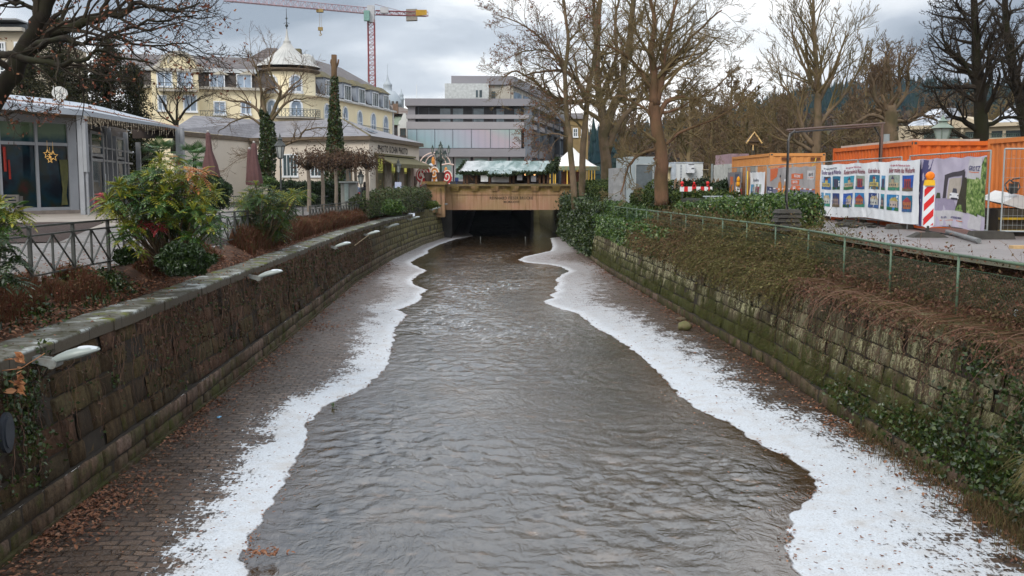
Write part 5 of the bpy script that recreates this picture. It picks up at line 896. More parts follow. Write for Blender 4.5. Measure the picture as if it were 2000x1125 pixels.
# ---- left iron railing
RLM = M('railing_paint', (.055,.058,.052), (.035,.035,.03), 5, .45, .15); XR = lambda y: xl(y)-1.62
yb = 6.6; bays = []
FEN = thing('promenade_railing', 'grey iron railing of crossed bars along the left promenade', 'railing', (XR(20), 20, gl(-8, 20)))
while yb < 86:
    ya, yc = yb, yb+1.8; m = MB(); A = V((XR(ya), ya, gl(-8, ya))); B = V((XR(yc), yc, gl(-8, yc))); H = 1.0
    pt = lambda s, h: A.lerp(B, s)+V((0,0,h))
    m.bbar(pt(0,-.15), pt(0,H), .06, .06); 
    if not (42 < ya < 46): 
        m.bbar(pt(0,H), pt(1,H), .055, .035); m.bbar(pt(0,H-.16), pt(1,H-.16), .035, .03); m.bbar(pt(0,.14), pt(1,.14), .035, .03); m.bbar(pt(.5,.14), pt(.5,H-.16), .035, .035)
        for s in (0, .5): m.bbar(pt(s,.16), pt(s+.5,H-.18), .03, .018); m.bbar(pt(s,H-.18)+V((.02,0,0)), pt(s+.5,.16)+V((.02,0,0)), .03, .018)
    build('railing_panel', m, RLM, FEN); yb += 1.8
# short old fence by the bridge
m = MB()
for k in range(26): y = 80+k*.35; x = xl(y)-1.0-.0*k; z_ = gl(-8, y)+.3+(y-80)*.03; m.tube([(x,y,z_), (x,y,z_+.95)], .025, 4); m.tube([(x,y,z_+.2), (x+.02,y+.35,z_+.8)], .015, 3)
m.tube([(xl(80)-1,80,gl(-8,80)+1.2), (xl(89)-1,89,gl(-8,89)+1.45)], .03, 4); solo('old_railing', m, M('rusty_rail', (.12,.09,.07)), 'short weathered railing stepping up to the bridge pier', 'railing')
# ---- wall floodlights
LG = M('lamp_housing', (.29,.32,.30), (.23,.26,.24), 3, .4, .05, metal=.1); DKL = glass('lamp_visor', (.28,.30,.31), .15)
def floodlight(i, y, z, label, sc_=1.0):
    x = xl(y)-.16; t_ = thing('wall_floodlight', label, 'lamp', (x, y, z), 'canal wall floodlights'); m = MB(); s = sc_
    # bracket: open frame
    for dy in (-.09, .09): m.hexa([(x,y+dy-.012,z-.02),(x+.30*s,y+dy-.012,z-.10),(x+.30*s,y+dy+.012,z-.10),(x,y+dy+.012,z-.02)], [(x,y+dy-.012,z+.06),(x+.30*s,y+dy-.012,z+.02),(x+.30*s,y+dy+.012,z+.02),(x,y+dy+.012,z+.06)])
    m.bx(x-.03, x+.02, y-.10, y+.10, z-.03, z+.07); [m.cyl((x+.02, y+a_, z+.02), (x+.035, y+a_, z+.02), .014, None, 6) for a_ in (-.07,.07)]; m.cyl((x+.29*s,y-.13,z-.04), (x+.29*s,y+.13,z-.04), .075*s, None, 14); build('bracket', m, M('bracket_grey', (.22,.24,.23), (.13,.12,.10), 8, .6, .2), t_); m = MB(); m.tube([(x+.2*s,y,z-.07), (x+.08,y+.02,z-.22), (x-.01,y+.03,z-.16), (x-.03,y+.03,z+.05)], .009, 5); build('cable', m, M('black_cable_b', (.015,.015,.015)), t_)
    m = MB(); n = 12; L = .78*s; rows = [(.0,.05,.05),(.1,.10,.075),(.3,.135,.10),(.55,.145,.105),(.8,.125,.075),(.95,.08,.035),(1,.02,.01)]; o = 0
    for f_, w_, h_ in rows:
        cx = x+.25*s+L*f_; cz = z-.02+.20*s*f_
        for k in range(n): a = 6.2832*k/n; hh = h_*(1.25 if math.sin(a) > 0 else .45); m.v.append((cx, y+w_*math.cos(a)*s, cz+hh*math.sin(a)*s))
    for i2 in range(len(rows)-1):
        for k in range(n): m.f.append((i2*n+k, i2*n+(k+1) % n, (i2+1)*n+(k+1) % n, (i2+1)*n+k)); m.mi.append(0)
    build('housing', m, LG, t_, True); m = MB(); m.grid(lambda a, b: (x+.25*s+L*lerp(.55,.96,a), y+lerp(-.11,.11,b)*s*(1.05-.35*a), z-.02+.20*s*lerp(.55,.96,a)+(.135-.09*a*a)*s*(1-(2*b-1)**2*.55)+.004), 6, 6); build('visor', m, DKL, t_, True)
FLs = [(72,704,'nearest and largest canal wall floodlight, above the wall drain'), (488,541,'second canal wall floodlight from the near end, over the bare vines'), (644,482,'third canal wall floodlight from the near end, beneath the red shrubs'), (709,458,'fourth canal wall floodlight, beside a slanting dry stick'), (752,443,'fifth canal wall floodlight, on the dark stretch of wall'), (796,428,'sixth canal wall floodlight, where the wall turns pale green'), (839,409,'seventh canal wall floodlight, below the stepped coping stones'), (855,402,'farthest canal wall floodlight, next to the bridge pier')]
for i, (u, v, lb) in enumerate(FLs):
    lo, hi = 8, 92
    for _ in range(30):
        y = (lo+hi)/2; p_ = W(u, v, y)
        if p_.x > xl(y)-.16: lo = y
        else: hi = y
    floodlight(i, y, W(u, v, y).z, lb, .88)
# drain flap
y = 12.95; p_ = W(15, 845, y); x = xl(y)-.02; m = MB(); m.prism([(x, y+.17*math.cos(a), p_.z+.27*math.sin(a)) for a in [k*.3307 for k in range(19)]], (.05,0,0)); m.prism([(x+.05, y+.12*math.cos(a), p_.z+.21*math.sin(a)) for a in [k*.3307 for k in range(19)]], (.02,0,0)); solo('drain_flap', m, M('dark_iron_flap', (.03,.035,.045), (.015,.018,.022), 6, .45, .3), 'dark oval iron drain flap low on the left wall', 'drain cover')
# ================================================================ right bank objects
def dirty(name, c1, c2):
    t = NT(name); p = t.pos(); c = t.mix(t.ramp(t.noise(.6, 4), [(.35, 0), (.65, 1)]), c1, c2); st = t.noise(1, 6, t.vmul(p, (7, 7, .5)), .7); c = t.mix(t.ramp(st, [(.54, 0), (.72, .55)]), c, tuple(x*.35+.01 for x in c1)); c = t.mix(t.ramp(t.noise(6, 6, None, .75), [(.66, 0), (.70, .8)]), c, (.10,.035,.012)); return t.pbr(c, t.ramp(st, [(.3, .4), (.7, .7)]), t.bump(t.noise(1.2, 3), .5, .04), spec=.4)
ORG = dirty('orange_container', (.60,.125,.014), (.48,.09,.012)); ORG2 = dirty('faded_orange', (.56,.18,.045), (.46,.14,.03)); ORG3 = M('light_orange_cabin', (.58,.25,.07), (.5,.2,.06), .8, .55, .05)
def container(name, label, x0, x1, y0, y1, z0, z1, mat, ribs=(1,1), amp=.045, cat='container'):
    t_ = thing(name, label, cat, ((x0+x1)/2, (y0+y1)/2, z0), 'orange site containers'); pr = .14; m = MB()
    def corr(a, b, nrm, n):          # corrugated panel between two plan points
        a = V(a); b = V(b); k = max(4, int((b-a).length/.28)); P_ = []
        for i in range(k):
            for f_, o_ in ((0,0),(.32,0),(.45,-amp),(.85,-amp)): P_.append(a.lerp(b, (i+f_)/k)+V(nrm)*(o_+.0))
        P_.append(b); o = len(m.v); m.v += [(p.x, p.y, z0+pr) for p in P_]+[(p.x, p.y, z1-pr) for p in P_]; n_ = len(P_)
        for i in range(n_-1): m.f.append((o+i, o+i+1, o+n_+i+1, o+n_+i)); m.mi.append(0)
    e = .03
    corr((x0+e, y1-pr, 0), (x0+e, y0+pr, 0), (-1,0,0), 0); corr((x0+pr, y0+e, 0), (x1-pr, y0+e, 0), (0,-1,0), 0)
    for v in m.v[:0]: pass
    build('corrugated_wall', m, mat, t_); m = MB(); m.bx(x0+.08, x1-.05, y0+.08, y1-.05, z0+.03, z1-.04); build('shell', m, mat, t_)
    for (px, py) in ((x0, y0), (x1-pr, y0), (x0, y1-pr)): m = MB(); m.bx(px, px+pr, py, py+pr, z0, z1); build('corner_post', m, mat, t_)
    m = MB(); m.bx(x0, x0+.10, y0+pr, y1-pr, z1-pr, z1-.012); m.bx(x0+pr, x1-pr, y0, y0+.10, z1-pr, z1-.012); build('top_rail', m, mat, t_); m = MB(); m.bx(x0, x0+.10, y0+pr, y1-pr, z0, z0+pr); m.bx(x0+pr, x1-pr, y0, y0+.1, z0, z0+pr); build('bottom_rail', m, mat, t_)
    for px, py, dx, dy in ((x0-.004, y0+.03, .006, .08), (x0+.03, y0-.004, .08, .006), (x1-.11, y0-.004, .08, .006)): m = MB(); m.bx(px, px+dx, py, py+dy, z1-.11, z1-.04); build('corner_hole', m, IRON, t_)
    return t_
K1 = container('orange_container', 'deep orange corrugated container behind the children\'s picture banner', 12.85, 15.25, 29.7, 36.6, ZR, 3.02, ORG)
K2 = container('orange_container', 'faded orange corrugated container at the right edge behind the mesh fence', 14.85, 17.3, 22.0, 29.2, ZR, 3.04, ORG2)
K3 = container('orange_container', 'light orange site cabin with windows behind the workers banner', 12.6, 15.05, 43.8, 50.6, ZR, 3.08, ORG3, amp=.02)
k3 = FP(1437, 50.6, 1500, 43.8); m = MB(); sx = 12.6
for ya, yb_, zc_ in ((48.6,49.3,2.3), (45.9,46.8,2.35)): f = MB(); f.bx(sx-.05, sx+.02, ya-.05, yb_+.05, 1.75, 2.55); fo = build('window', f, M('cabin_window_frame', (.5,.5,.48)), K3); g = MB(); g.bx(sx-.06, sx-.05, ya, yb_, 1.8, 2.3); build('pane', g, PANEB, fo); g = MB(); g.bx(sx-.07, sx-.05, ya, yb_, 2.3, 2.52); build('shutter_box', g, M('cabin_shutter', (.34,.35,.33)), fo)
m = MB(); m.cyl((13.1,43.78,2.35), (13.1,43.70,2.35), .17, None, 16); m.cyl((13.1,43.7,2.35), (13.1,43.64,2.35), .08, None, 12); build('alarm_bell', m, M('red_orange_bell', (.5,.12,.05)), K3)
for a in (13.1, 14.4): m = MB(); m.bx(a, a+.42, 43.76, 43.79, 2.78, 2.88); build('vent_slot', m, M('rust_brown', (.14,.05,.02)), K3)
m = MB(); m.tube([(14.6,43.7,2.84), (14.55,43.65,2.7), (14.4,43.6,2.45), (14.2,43.6,2.25), (13.5,43.55,2.15), (12.7,43.5,2.2)], .025, 5); m.tube([(12.2,46.0,2.3), (12.15,45.8,1.9), (12.1,45.6,1.2), (12.1,45.5,.8)], .03, 5); solo('yellow_cable', m, M('yellow_cable_m', (.65,.42,.05)), 'yellow cable looping from the light orange cabin down behind the fence', 'cable')
m = MB(); m.cyl((13.0,29.6,2.2), (13.0,29.6,2.32), .05, None, 8); m.bx(12.9, 13.35, 29.5, 29.72, 2.33, 2.62); m.bx(13.15, 13.3, 29.52, 29.7, 2.05, 2.33); build('lock_box', m, ORG, K1)
m = MB(); m.bx(13.0, 15.1, 30.2, 36.2, 3.02, 3.09); solo('roof_board', m, M('pale_board', (.45,.4,.34)), 'pale boards lying on top of the deep orange container', 'board')
# mauve/white cabin left of them
WC = thing('site_cabin', 'pale cabin with mauve upper wall just left of the orange cabin', 'cabin', (14, 58, ZR)); a, b = W(1424, 358, 58).x, W(1462, 358, 58).x; zt3 = W(1440, 300, 58).z; zmd = W(1440, 320, 58).z; m = MB(); m.bx(a, b, 58, 62, ZR, zmd); build('body', m, M('cabin_white', (.5,.5,.46)), WC); m = MB(); m.bx(a+.1, b, 58.1, 62, zmd, zt3); build('upper_wall', m, M('mauve_board', (.36,.24,.26)), WC)
# grey garage, white container, huts
GA = thing('grey_garage', 'grey prefabricated garage with dark door behind the plane trunk', 'garage', (10, 62, ZR)); gq = FP(1222, 62, 1300, 62); m = MB(); gq.box(m, 1224, 1292, 306, 402, -5, 0); build('body', m, M('pale_green_grey', (.30,.34,.35), (.26,.30,.31), .5), GA)
m = MB(); gq.box(m, 1240, 1242, 322, 400, 0, .08); gq.box(m, 1274, 1276, 322, 400, 0, .08); gq.box(m, 1240, 1276, 320, 322, 0, .08); build('door_frame', m, M('door_frame_pale', (.4,.43,.43)), GA); m = MB(); gq.box(m, 1242, 1274, 322, 400, 0, .04); build('door', m, M('door_grey', (.12,.14,.15)), GA)
GA2 = solo('low_grey_hut', (lambda m: (gq.box(m, 1200, 1223, 328, 402, -3, -.5), m)[1])(MB()), M('hut_grey', (.3,.3,.3)), 'low grey hut left of the prefabricated garage', 'hut')
WK = thing('white_container', 'white refrigerated container with control box beyond the hedge', 'container', (14.5, 66, ZR)); wq = FP(1300, 66, 1390, 66); m = MB(); wq.box(m, 1319, 1372.5, 318, 398, -2.4, 0); build('body', m, M('cold_white', (.62,.64,.64), (.55,.57,.57), .6), WK)
m = MB(); wq.box(m, 1310.5, 1318.5, 320, 398, -2.2, .1); wq.box(m, 1351, 1352, 319, 366, 0, .03); wq.box(m, 1318, 1373, 316.5, 318, -2.4, .06); build('end_wall', m, M('cold_white2', (.50,.55,.60)), WK); m = MB(); wq.box(m, 1339, 1353, 320, 338, 0, .5); build('control_box', m, SNW, WK); m = MB(); wq.box(m, 1341, 1352, 320.5, 322, .5, .52); wq.box(m, 1347, 1352, 328, 330.5, .5, .52); build('label_strip', m, M('label_grey', (.12,.12,.14)), WK)
for i_ in range(9): m = MB(); wq.box(m, 1328, 1331.5, 322+i_*3, 323.6+i_*3, 0, .01); build('side_mark', m, M('mark_grey', (.2,.22,.26)), WK)
for k, (u0, u1, v0, mt_, lb) in enumerate(((1301,1311,327,M('cream_box', (.62,.50,.28)),'cream hut left of the white refrigerated container'), (1372,1382,332,M('cream_box2', (.60,.52,.33)),'cream hut right of the white refrigerated container'), (1386,1394,332,M('pale_box', (.6,.57,.48)),'pale narrow hut left of the brown shed'))):
    m = MB(); wq.box(m, u0, u1, v0, 398, -2, -.3); wq.box(m, u0-.6, u1+.6, v0-1, v0, -2.2, .1); solo('market_hut', m, mt_, lb, 'hut')
m = MB(); wq.box(m, 1399, 1416, 332, 398, -2, .4); wq.box(m, 1398, 1417, 330, 332, -2.2, .6); solo('brown_shed', m, M('shed_brown', (.07,.03,.022)), 'dark brown timber shed behind the park tree', 'shed')
m = MB(); c_ = W(1300, 300, 78); m.hexa([(c_.x-1.2,78,ZR), (c_.x+1.6,78,ZR), (c_.x+1.6,81,ZR), (c_.x-1.2,81,ZR)], [(c_.x-1.2,78,3.2), (c_.x+1.6,78,2.4), (c_.x+1.6,81,2.4), (c_.x-1.2,81,3.2)]); solo('red_roof_hut', m, M('dark_red_roof', (.10,.025,.02)), 'small dark red sloping roofed hut behind the plane trunk', 'hut')
# picket fence
m = MB()
for k in range(34):
    x = lerp(W(1318,358,57).x, W(1408,358,57).x, k/33); h = 1.45+.14*math.sin(k*2.1); m.cyl((x,57,ZR), (x,57,ZR+h), .06, .05, 5); m.cyl((x,57,ZR+h), (x,57,ZR+h+.1), .05, .01, 5)
m.bbar((W(1318,358,57).x,57.05,ZR+.9), (W(1408,358,57).x,57.05,ZR+.9), .04, .07); solo('picket_fence', m, M('picket_wood', (.30,.20,.12), (.2,.13,.08), 2), 'natural timber picket fence behind the red and white barrier', 'fence')
# barrier
BA = thing('road_barrier', 'red and white striped road barrier board with red lamps', 'barrier', (W(1358,358,48).x, 48, ZR)); bq = FP(1328, 48, 1390, 48); RDB = M('signal_red', (.62,.02,.02), (.5,.02,.02), 2, .4, 0); WHB = M('signal_white', (.72,.72,.72), (.62,.62,.62), 3, .4, 0); zA = bq.z(1350, 374); zB_ = bq.z(1350, 364.5)
m = MB(); es = [1328,1336,1343.5,1351.5,1359.5,1368,1375.5,1383,1386.5]
for i_ in range(0, 8, 2): m = MB(); bq.boxz(m, es[i_], es[i_+1], zA, zB_, 0, .04); build('white_stripe', m, WHB, BA)
m = MB(); bq.boxz(m, 1386.5, 1391, zA-.12, zB_, -.02, .05); build('white_stripe', m, WHB, BA); m = MB()
for i_ in range(1, 8, 2): m = MB(); bq.boxz(m, es[i_], es[i_+1], zA, zB_, 0, .04); build('red_stripe', m, RDB, BA)
m = MB(); bq.boxz(m, 1352, 1359, zA-.14, zB_+.1, .05, .07); build('red_bracket', m, RDB, BA)
for u_ in (1332, 1355.5, 1382): c = bq.P(u_, 362, .02); m = MB(); m.bx(c.x-.05, c.x+.05, c.y-.05, c.y+.05, zB_, zB_+.08); m.blob((c.x, c.y, zB_+.17), .09 if u_ != 1355.5 else .06); build('lamp', m, RDB, BA, True)
for u_ in (1333, 1384): c = bq.P(u_, 362); m = MB(); m.bx(c.x-.03, c.x+.03, c.y, c.y+.04, ZR, zA); m.bx(c.x-.4, c.x+.4, c.y-.15, c.y+.2, ZR, ZR+.1); build('foot', m, IRON, BA)
# hoop rails
m = MB(); y = 41.5; GRM = M('galvanised', (.34,.37,.37), (.26,.29,.29), 3, .35, .05, metal=.4)
a, b = W(1373, 384, y), W(1431, 385.5, y); m.tube([(a.x, y, a.z), (b.x, y, a.z), (b.x+.04, y, a.z-.06), (b.x+.04, y, ZR)], .032, 8)
for u_ in (1379, 1393.5, 1403.5): x = W(u_, 390, y).x; m.tube([(x, y, ZR), (x, y, a.z)], .03, 8)
solo('hoop_rail', m, GRM, 'grey tubular hoop rail behind the laurel hedge', 'railing')
# ---- mobile fence and banners
FX = 12.3; SEGS = [(50.2,46.7),(46.7,43.2),(43.2,39.7),(39.7,36.2),(36.2,32.7),(32.7,29.2)]; GALV = GRM
def fpanel(a, b, label, H=2.0, wires=True, z0=ZR+.12):
    a = V(a); b = V(b); t_ = thing('mobile_fence_panel', label, 'fence', ((a.x+b.x)/2, (a.y+b.y)/2, ZR), 'mobile site fence panels'); m = MB(); L = (b-a).length; d = (b-a).normalized()
    q = lambda s, z: a+d*s+V((0,0,z)); m.tube([q(.05,z0-.1), q(.05,z0+H)], .021, 8); m.tube([q(L-.05,z0-.1), q(L-.05,z0+H)], .021, 8); m.tube([q(.05,z0+H), q(L-.05,z0+H)], .02, 8); m.tube([q(.05,z0+.08), q(L-.05,z0+.08)], .02, 8); build('frame', m, GALV, t_)
    m = MB(); n = int(L/.1)
    if wires:
        for k in range(1, n): m.tube([q(L*k/n,z0+.08), q(L*k/n,z0+H)], .0035, 3)
        for k in range(1, 9): m.tube([q(.05,z0+H*k/9), q(L-.05,z0+H*k/9)], .0035, 3)
        build('wire_mesh', m, GALV, t_)
    return t_
FLB = ['farthest mesh fence panel in front of the orange cabin windows', 'mesh fence panel carrying the dark end of the workers banner', 'mesh fence panel behind the grey workers banner', 'mesh fence panel between the workers banner and the picture banner', 'mesh fence panel behind the middle of the white picture banner', 'mesh fence panel behind the near half of the white picture banner']
for (ya, yb_), lb in zip(SEGS, FLB): fpanel((FX+.03, ya, 0), (FX+.03, yb_, 0), lb)
fpanel((FX+.1, 28.9, 0), (FX+.02, 25.4-1.4, 0), 'mesh fence panel behind the lilac carport banner', 2.02); fpanel((FX+.12, 23.7, 0), (15.6, 23.0, 0), 'bare mesh fence panel at the right edge, no banner on it', 2.05)
BLK = M('recycled_rubber', (.035,.032,.028), (.06,.055,.045), 4, .9, .4)
for y, lb in ((46.7,'dark fence foot block under the workers banner'), (36.2,'dark fence foot block at the left end of the picture banner'), (32.7,'dark fence foot block under the middle of the picture banner'), (29.1,'dark fence foot block just right of the striped beacon base'), (23.8,'large dark fence foot block at the right edge of the path')):
    m = MB(); s = 1.35 if y < 24 else 1; m.hexa([(FX-.42*s,y-.14*s,ZR),(FX+.38*s,y-.14*s,ZR),(FX+.38*s,y+.14*s,ZR),(FX-.42*s,y+.14*s,ZR)], [(FX-.36*s,y-.11*s,ZR+.15*s),(FX+.33*s,y-.11*s,ZR+.15*s),(FX+.33*s,y+.11*s,ZR+.15*s),(FX-.36*s,y+.11*s,ZR+.15*s)]); solo('fence_foot', m, BLK, lb, 'fence foot', 'fence foot blocks')
class Cloth:
    def __init__(s, y0, y1, z0, z1, x=FX-.03, amp=.03, seed=0, x1=None): s.y0, s.y1, s.z0, s.z1, s.x, s.amp, s.sd, s.x1 = y0, y1, z0, z1, x, amp, seed, x if x1 is None else x1
    def p(s, a, b, o=0):     # a left..right 0..1, b bottom..top 0..1
        y = lerp(s.y0, s.y1, a); zt = s.z1-(.03*math.sin(a*math.pi*5)**2); zb2 = s.z0+.04*math.sin(a*9+s.sd); fold = s.amp*(mnoise.noise(V((a*abs(s.y1-s.y0)*1.1, b*.8, s.sd)))*1.6+mnoise.noise(V((a*abs(s.y1-s.y0)*3.1+b*2, b*2.0, s.sd+5)))*.7)
        return V((lerp(s.x, s.x1, a)-.03-fold-o, y, lerp(zb2, zt, b)))
def cgrid(c, a0, a1, b0, b1, mat, par, name, o=.004, poly=None, n=6):
    m = MB()
    if poly is None: m.grid(lambda u, v: c.p(lerp(a0,a1,u), lerp(b0,b1,v), o), n, n)
    else: q0, q1, q2, q3 = poly; m.grid(lambda u, v: c.p(lerp(lerp(q0[0],q1[0],u), lerp(q3[0],q2[0],u), v), lerp(lerp(q0[1],q1[1],u), lerp(q3[1],q2[1],u), v), o), n, n)
    return build(name, m, mat, par, True)
def ctext(c, s, size, a, b, mat, par, o=.012, align='CENTER', sx=1, shear=0, rot=0):
    L = abs(c.y1-c.y0); H = c.z1-c.z0; cr, sr = math.cos(rot), math.sin(rot)
    fn = lambda x, y, z: c.p(a+(x*cr-y*sr)/L, b+(x*sr+y*cr)/H, o+z*.3)
    return text('lettering', s, size, None, None, mat, par, ext=.004, align=align, sx=sx, shear=shear, fn=fn)
def flat(name, c, r=.55, c2=None, sc_=6): return M(name, c, c2 or tuple(x*.8 for x in c), sc_, r, 0)
# --- white picture banner (children's drawings of buildings)
t = NT('white_banner'); WBN = t.pbr(t.ramp(t.noise(.9, 4), [(.3, (.60,.62,.65)), (.7, (.72,.73,.75))]), .45, t.bump(t.noise(1.0, 5, t.vmul(t.pos(), (1,2.2,1.2)), .5, .8), .55, .06))
INK = flat('dark_red_ink', (.20,.03,.05)); INKB = flat('grey_ink', (.09,.10,.13)); PINK_ = flat('pink_ink', (.42,.10,.14))
crnd = random.Random(5)
SKYS = [(.02,.10,.42),(.03,.22,.50),(.02,.16,.28),(.10,.30,.50),(.02,.05,.20),(.04,.30,.42),(.3,.36,.3)]; BLD = [(.50,.40,.26),(.42,.14,.06),(.5,.5,.46),(.34,.05,.06),(.52,.42,.14),(.30,.22,.20),(.55,.45,.40),(.08,.07,.13)]; GRD = [(.03,.16,.07),(.05,.25,.16),(.05,.12,.30),(.16,.12,.08),(.02,.08,.03)]
cmats = {}
def cm(c): 
    if c not in cmats: cmats[c] = flat('crayon_%d' % len(cmats), c, .6, tuple(x*.55 for x in c), 9)
    return cmats[c]
def card(c, par, a0, a1, b0, b1, kind):
    k = kind; S = cm(SKYS[k % 7]); B = cm(BLD[(k*3+1) % 8]); Gd = cm(GRD[(k*2) % 5]); w_ = a1-a0; h_ = b1-b0; f = cgrid(c, a0, a1, b0, b1, S, par, 'picture', .006, n=4); A = lambda x: a0+w_*x; Bz = lambda y: b0+h_*y
    cgrid(c, a0, a1, b0, Bz(.22), Gd, f, 'drawn_ground', .010, n=3)
    if k % 4 == 0: cgrid(c, A(.12), A(.88), Bz(.18), Bz(.6), B, f, 'drawn_house', .013); cgrid(c, 0,0,0,0, cm(BLD[(k+3) % 8]), f, 'drawn_roof', .015, poly=[(A(.08),Bz(.6)), (A(.92),Bz(.6)), (A(.52),Bz(.9)), (A(.48),Bz(.9))])
    elif k % 4 == 1: cgrid(c, A(.08), A(.92), Bz(.2), Bz(.5), B, f, 'drawn_house', .013); cgrid(c, A(.38), A(.62), Bz(.2), Bz(.72), B, f, 'drawn_tower', .015); cgrid(c, 0,0,0,0, cm(BLD[(k+2) % 8]), f, 'drawn_roof', .017, poly=[(A(.34),Bz(.72)), (A(.66),Bz(.72)), (A(.51),Bz(.95)), (A(.49),Bz(.95))])
    elif k % 4 == 2: cgrid(c, A(.2), A(.8), Bz(.15), Bz(.78), B, f, 'drawn_house', .013); [cgrid(c, A(.27+.2*j), A(.34+.2*j), Bz(.25), Bz(.66), cm((.06,.07,.12)), f, 'drawn_window', .016, n=2) for j in range(3)]
    else: cgrid(c, A(.3), A(.95), Bz(.2), Bz(.62), B, f, 'drawn_house', .013); cgrid(c, 0,0,0,0, cm(BLD[(k+5) % 8]), f, 'drawn_roof', .015, poly=[(A(.25),Bz(.62)), (A(.98),Bz(.58)), (A(.8),Bz(.85)), (A(.45),Bz(.8))])
    if k % 4 != 2:
        for j in range(4): cgrid(c, A(.2+.17*j), A(.27+.17*j), Bz(.3), Bz(.42), cm((.06,.07,.12)), f, 'drawn_window', .019, n=2)
c = Cloth(36.0, 27.75, ZR+.22, ZR+2.02, amp=.045, seed=3); PB = thing('picture_banner', 'long white banner with rows of small colourful building pictures', 'banner', (FX, 31.5, ZR+.2)); m = MB(); m.grid(lambda a, b: c.p(a, b), 110, 22); build('cloth', m, WBN, PB, True)
bl = [(.028,.125,.15,.245), (.285,.39,.415,.505), (.555,.655,.668,.70), (.735,.835,.86,.95)]; hd = [.135, .395, .60, .845]
for i_, (x0, x1, x2, x3) in enumerate(bl):
    card(c, PB, x0, x1, .52, .77, i_*4+1); card(c, PB, x0-.003, x1-.003, .19, .45, i_*4+3); card(c, PB, x2, x3, .52, .77, i_*4+2); card(c, PB, x2-.003, x3-.003, .19, .45, i_*4+4)
    if i_ != 2: ctext(c, 'Kinder malen das Welterbe', .215, hd[i_]+.002, .845, INK if i_ else flat('violet_ink', (.10,.05,.16)), PB, sx=.68); ctext(c, 'Wir zeigen das Welterbe der Kinder', .08, hd[i_]-.01, .925, INKB if i_ == 0 else PINK_, PB, sx=1.0)
    else: ctext(c, 'Kinder malen das', .215, hd[i_]-.002, .845, INK, PB, sx=.55)
# --- workers banner (three meters wide scene)
t = NT('grey_banner'); s3 = t.sep(t.pos()); GBN = t.pbr(t.mix(t.maprange(s3[2], ZR+1.1, ZR+1.12), t.ramp(t.noise(1.5, 4), [(.3, (.13,.13,.20)), (.7, (.17,.17,.25))]), t.ramp(t.noise(1.2, 4), [(.3, (.27,.25,.25)), (.7, (.36,.34,.34))])), .5, t.bump(t.noise(2, 4), .3, .03))
c = Cloth(42.9, 36.6, ZR+.1, ZR+2.0, amp=.035, seed=8); WB_ = thing('workers_banner', 'grey and violet banner showing two workers in orange overalls', 'banner', (FX, 40, ZR+.1)); m = MB(); m.grid(lambda a, b: c.p(a, b), 60, 16); build('cloth', m, GBN, WB_, True)
OJ = flat('orange_print', (.62,.22,.04)); OJ2 = flat('red_orange_print', (.60,.14,.05)); BLUJ = flat('jeans_print', (.05,.09,.2)); SKIN = flat('skin_print', (.45,.27,.18)); WHT = flat('white_print', (.68,.68,.7)); BKP = flat('dark_print', (.03,.03,.05)); GRB = flat('white_box_print', (.5,.48,.48))
def worker(c, par, a, s, face, hat):
    q = lambda pts, mt_, nm, o: cgrid(c, 0,0,0,0, mt_, par, nm, o, poly=pts, n=4)
    q([(a-.028*s,.06),(a-.002,.06),(a-.002,.36),(a-.03*s,.36)], BLUJ, 'printed_trousers', .006); q([(a+.004,.06),(a+.03*s,.06),(a+.03*s,.36),(a+.004,.36)], BLUJ, 'printed_trousers', .006); q([(a-.042*s,.34),(a+.042*s,.34),(a+.036*s,.72*s),(a-.036*s,.72*s)], OJ, 'printed_jacket', .009)
    q([(a-.055*s,.44),(a-.035*s,.40),(a-.025*s,.70*s),(a-.045*s,.68*s)], OJ, 'printed_sleeve', .012); q([(a+.04*s,.40),(a+.06*s,.44),(a+.045*s,.68*s),(a+.025*s,.70*s)], OJ, 'printed_sleeve', .012); q([(a-.014,.72*s),(a+.014,.72*s),(a+.015,.83*s),(a-.015,.83*s)], SKIN, 'printed_face', .009); q([(a-.017,.82*s),(a+.017,.82*s),(a+.011,.875*s),(a-.011,.875*s)], hat, 'printed_hat', .012)
worker(c, WB_, .30, .98, 0, BKP); worker(c, WB_, .42, .86, 0, WHT)
for a0, a1, b0, b1 in ((.545,.76,.75,.86), (.545,.69,.63,.73), (.545,.71,.51,.61)): cgrid(c, a0, a1, b0, b1, OJ2, WB_, 'text_box', .007)
for s_, a, b in (('BESTENS', .65, .805), ('BAUEN', .617, .68), ('WIR', .60, .56)): ctext(c, s_, .15, a, b, WHT, WB_, sx=1.1)
cgrid(c, .85, .98, .74, .92, GRB, WB_, 'logo_box', .006); ctext(c, 'GROTZ', .14, .915, .84, BKP, WB_, sx=.9, shear=.3); cgrid(c, .87, .96, .775, .787, OJ2, WB_, 'logo_line', .009, n=2)
cgrid(c, 0,0,0,0, OJ2, WB_, 'orange_wedge', .007, poly=[(.06,.70),(.22,.80),(.25,.99),(.06,.99)]); cgrid(c, .0, .13, .34, .58, flat('dark_blue_box', (.04,.05,.12)), WB_, 'text_box', .007)
for k, s_ in enumerate(('WIR', 'IM EINSATZ', 'TEAM')): ctext(c, s_, .11, .07, .53-k*.07, WHT, WB_)
for k in range(16): cgrid(c, 0,0,0,0, OJ2 if k % 2 else WHT, WB_, 'tape_stripe', .008, poly=[(.14+.0535*k,.535),(.14+.0535*(k+1)-.004,.535),(.15+.0535*(k+1)-.004,.56),(.15+.0535*k,.56)], n=1)
ctext(c, 'KOMM ZU UNS', .14, .72, .37, WHT, WB_, rot=.16); ctext(c, 'INS STARKE TEAM', .14, .74, .28, WHT, WB_, rot=.16); cgrid(c, .28, .60, .17, .185, WHT, WB_, 'small_print', .007, n=2); cgrid(c, .28, .54, .125, .135, OJ2, WB_, 'small_print', .007, n=2)
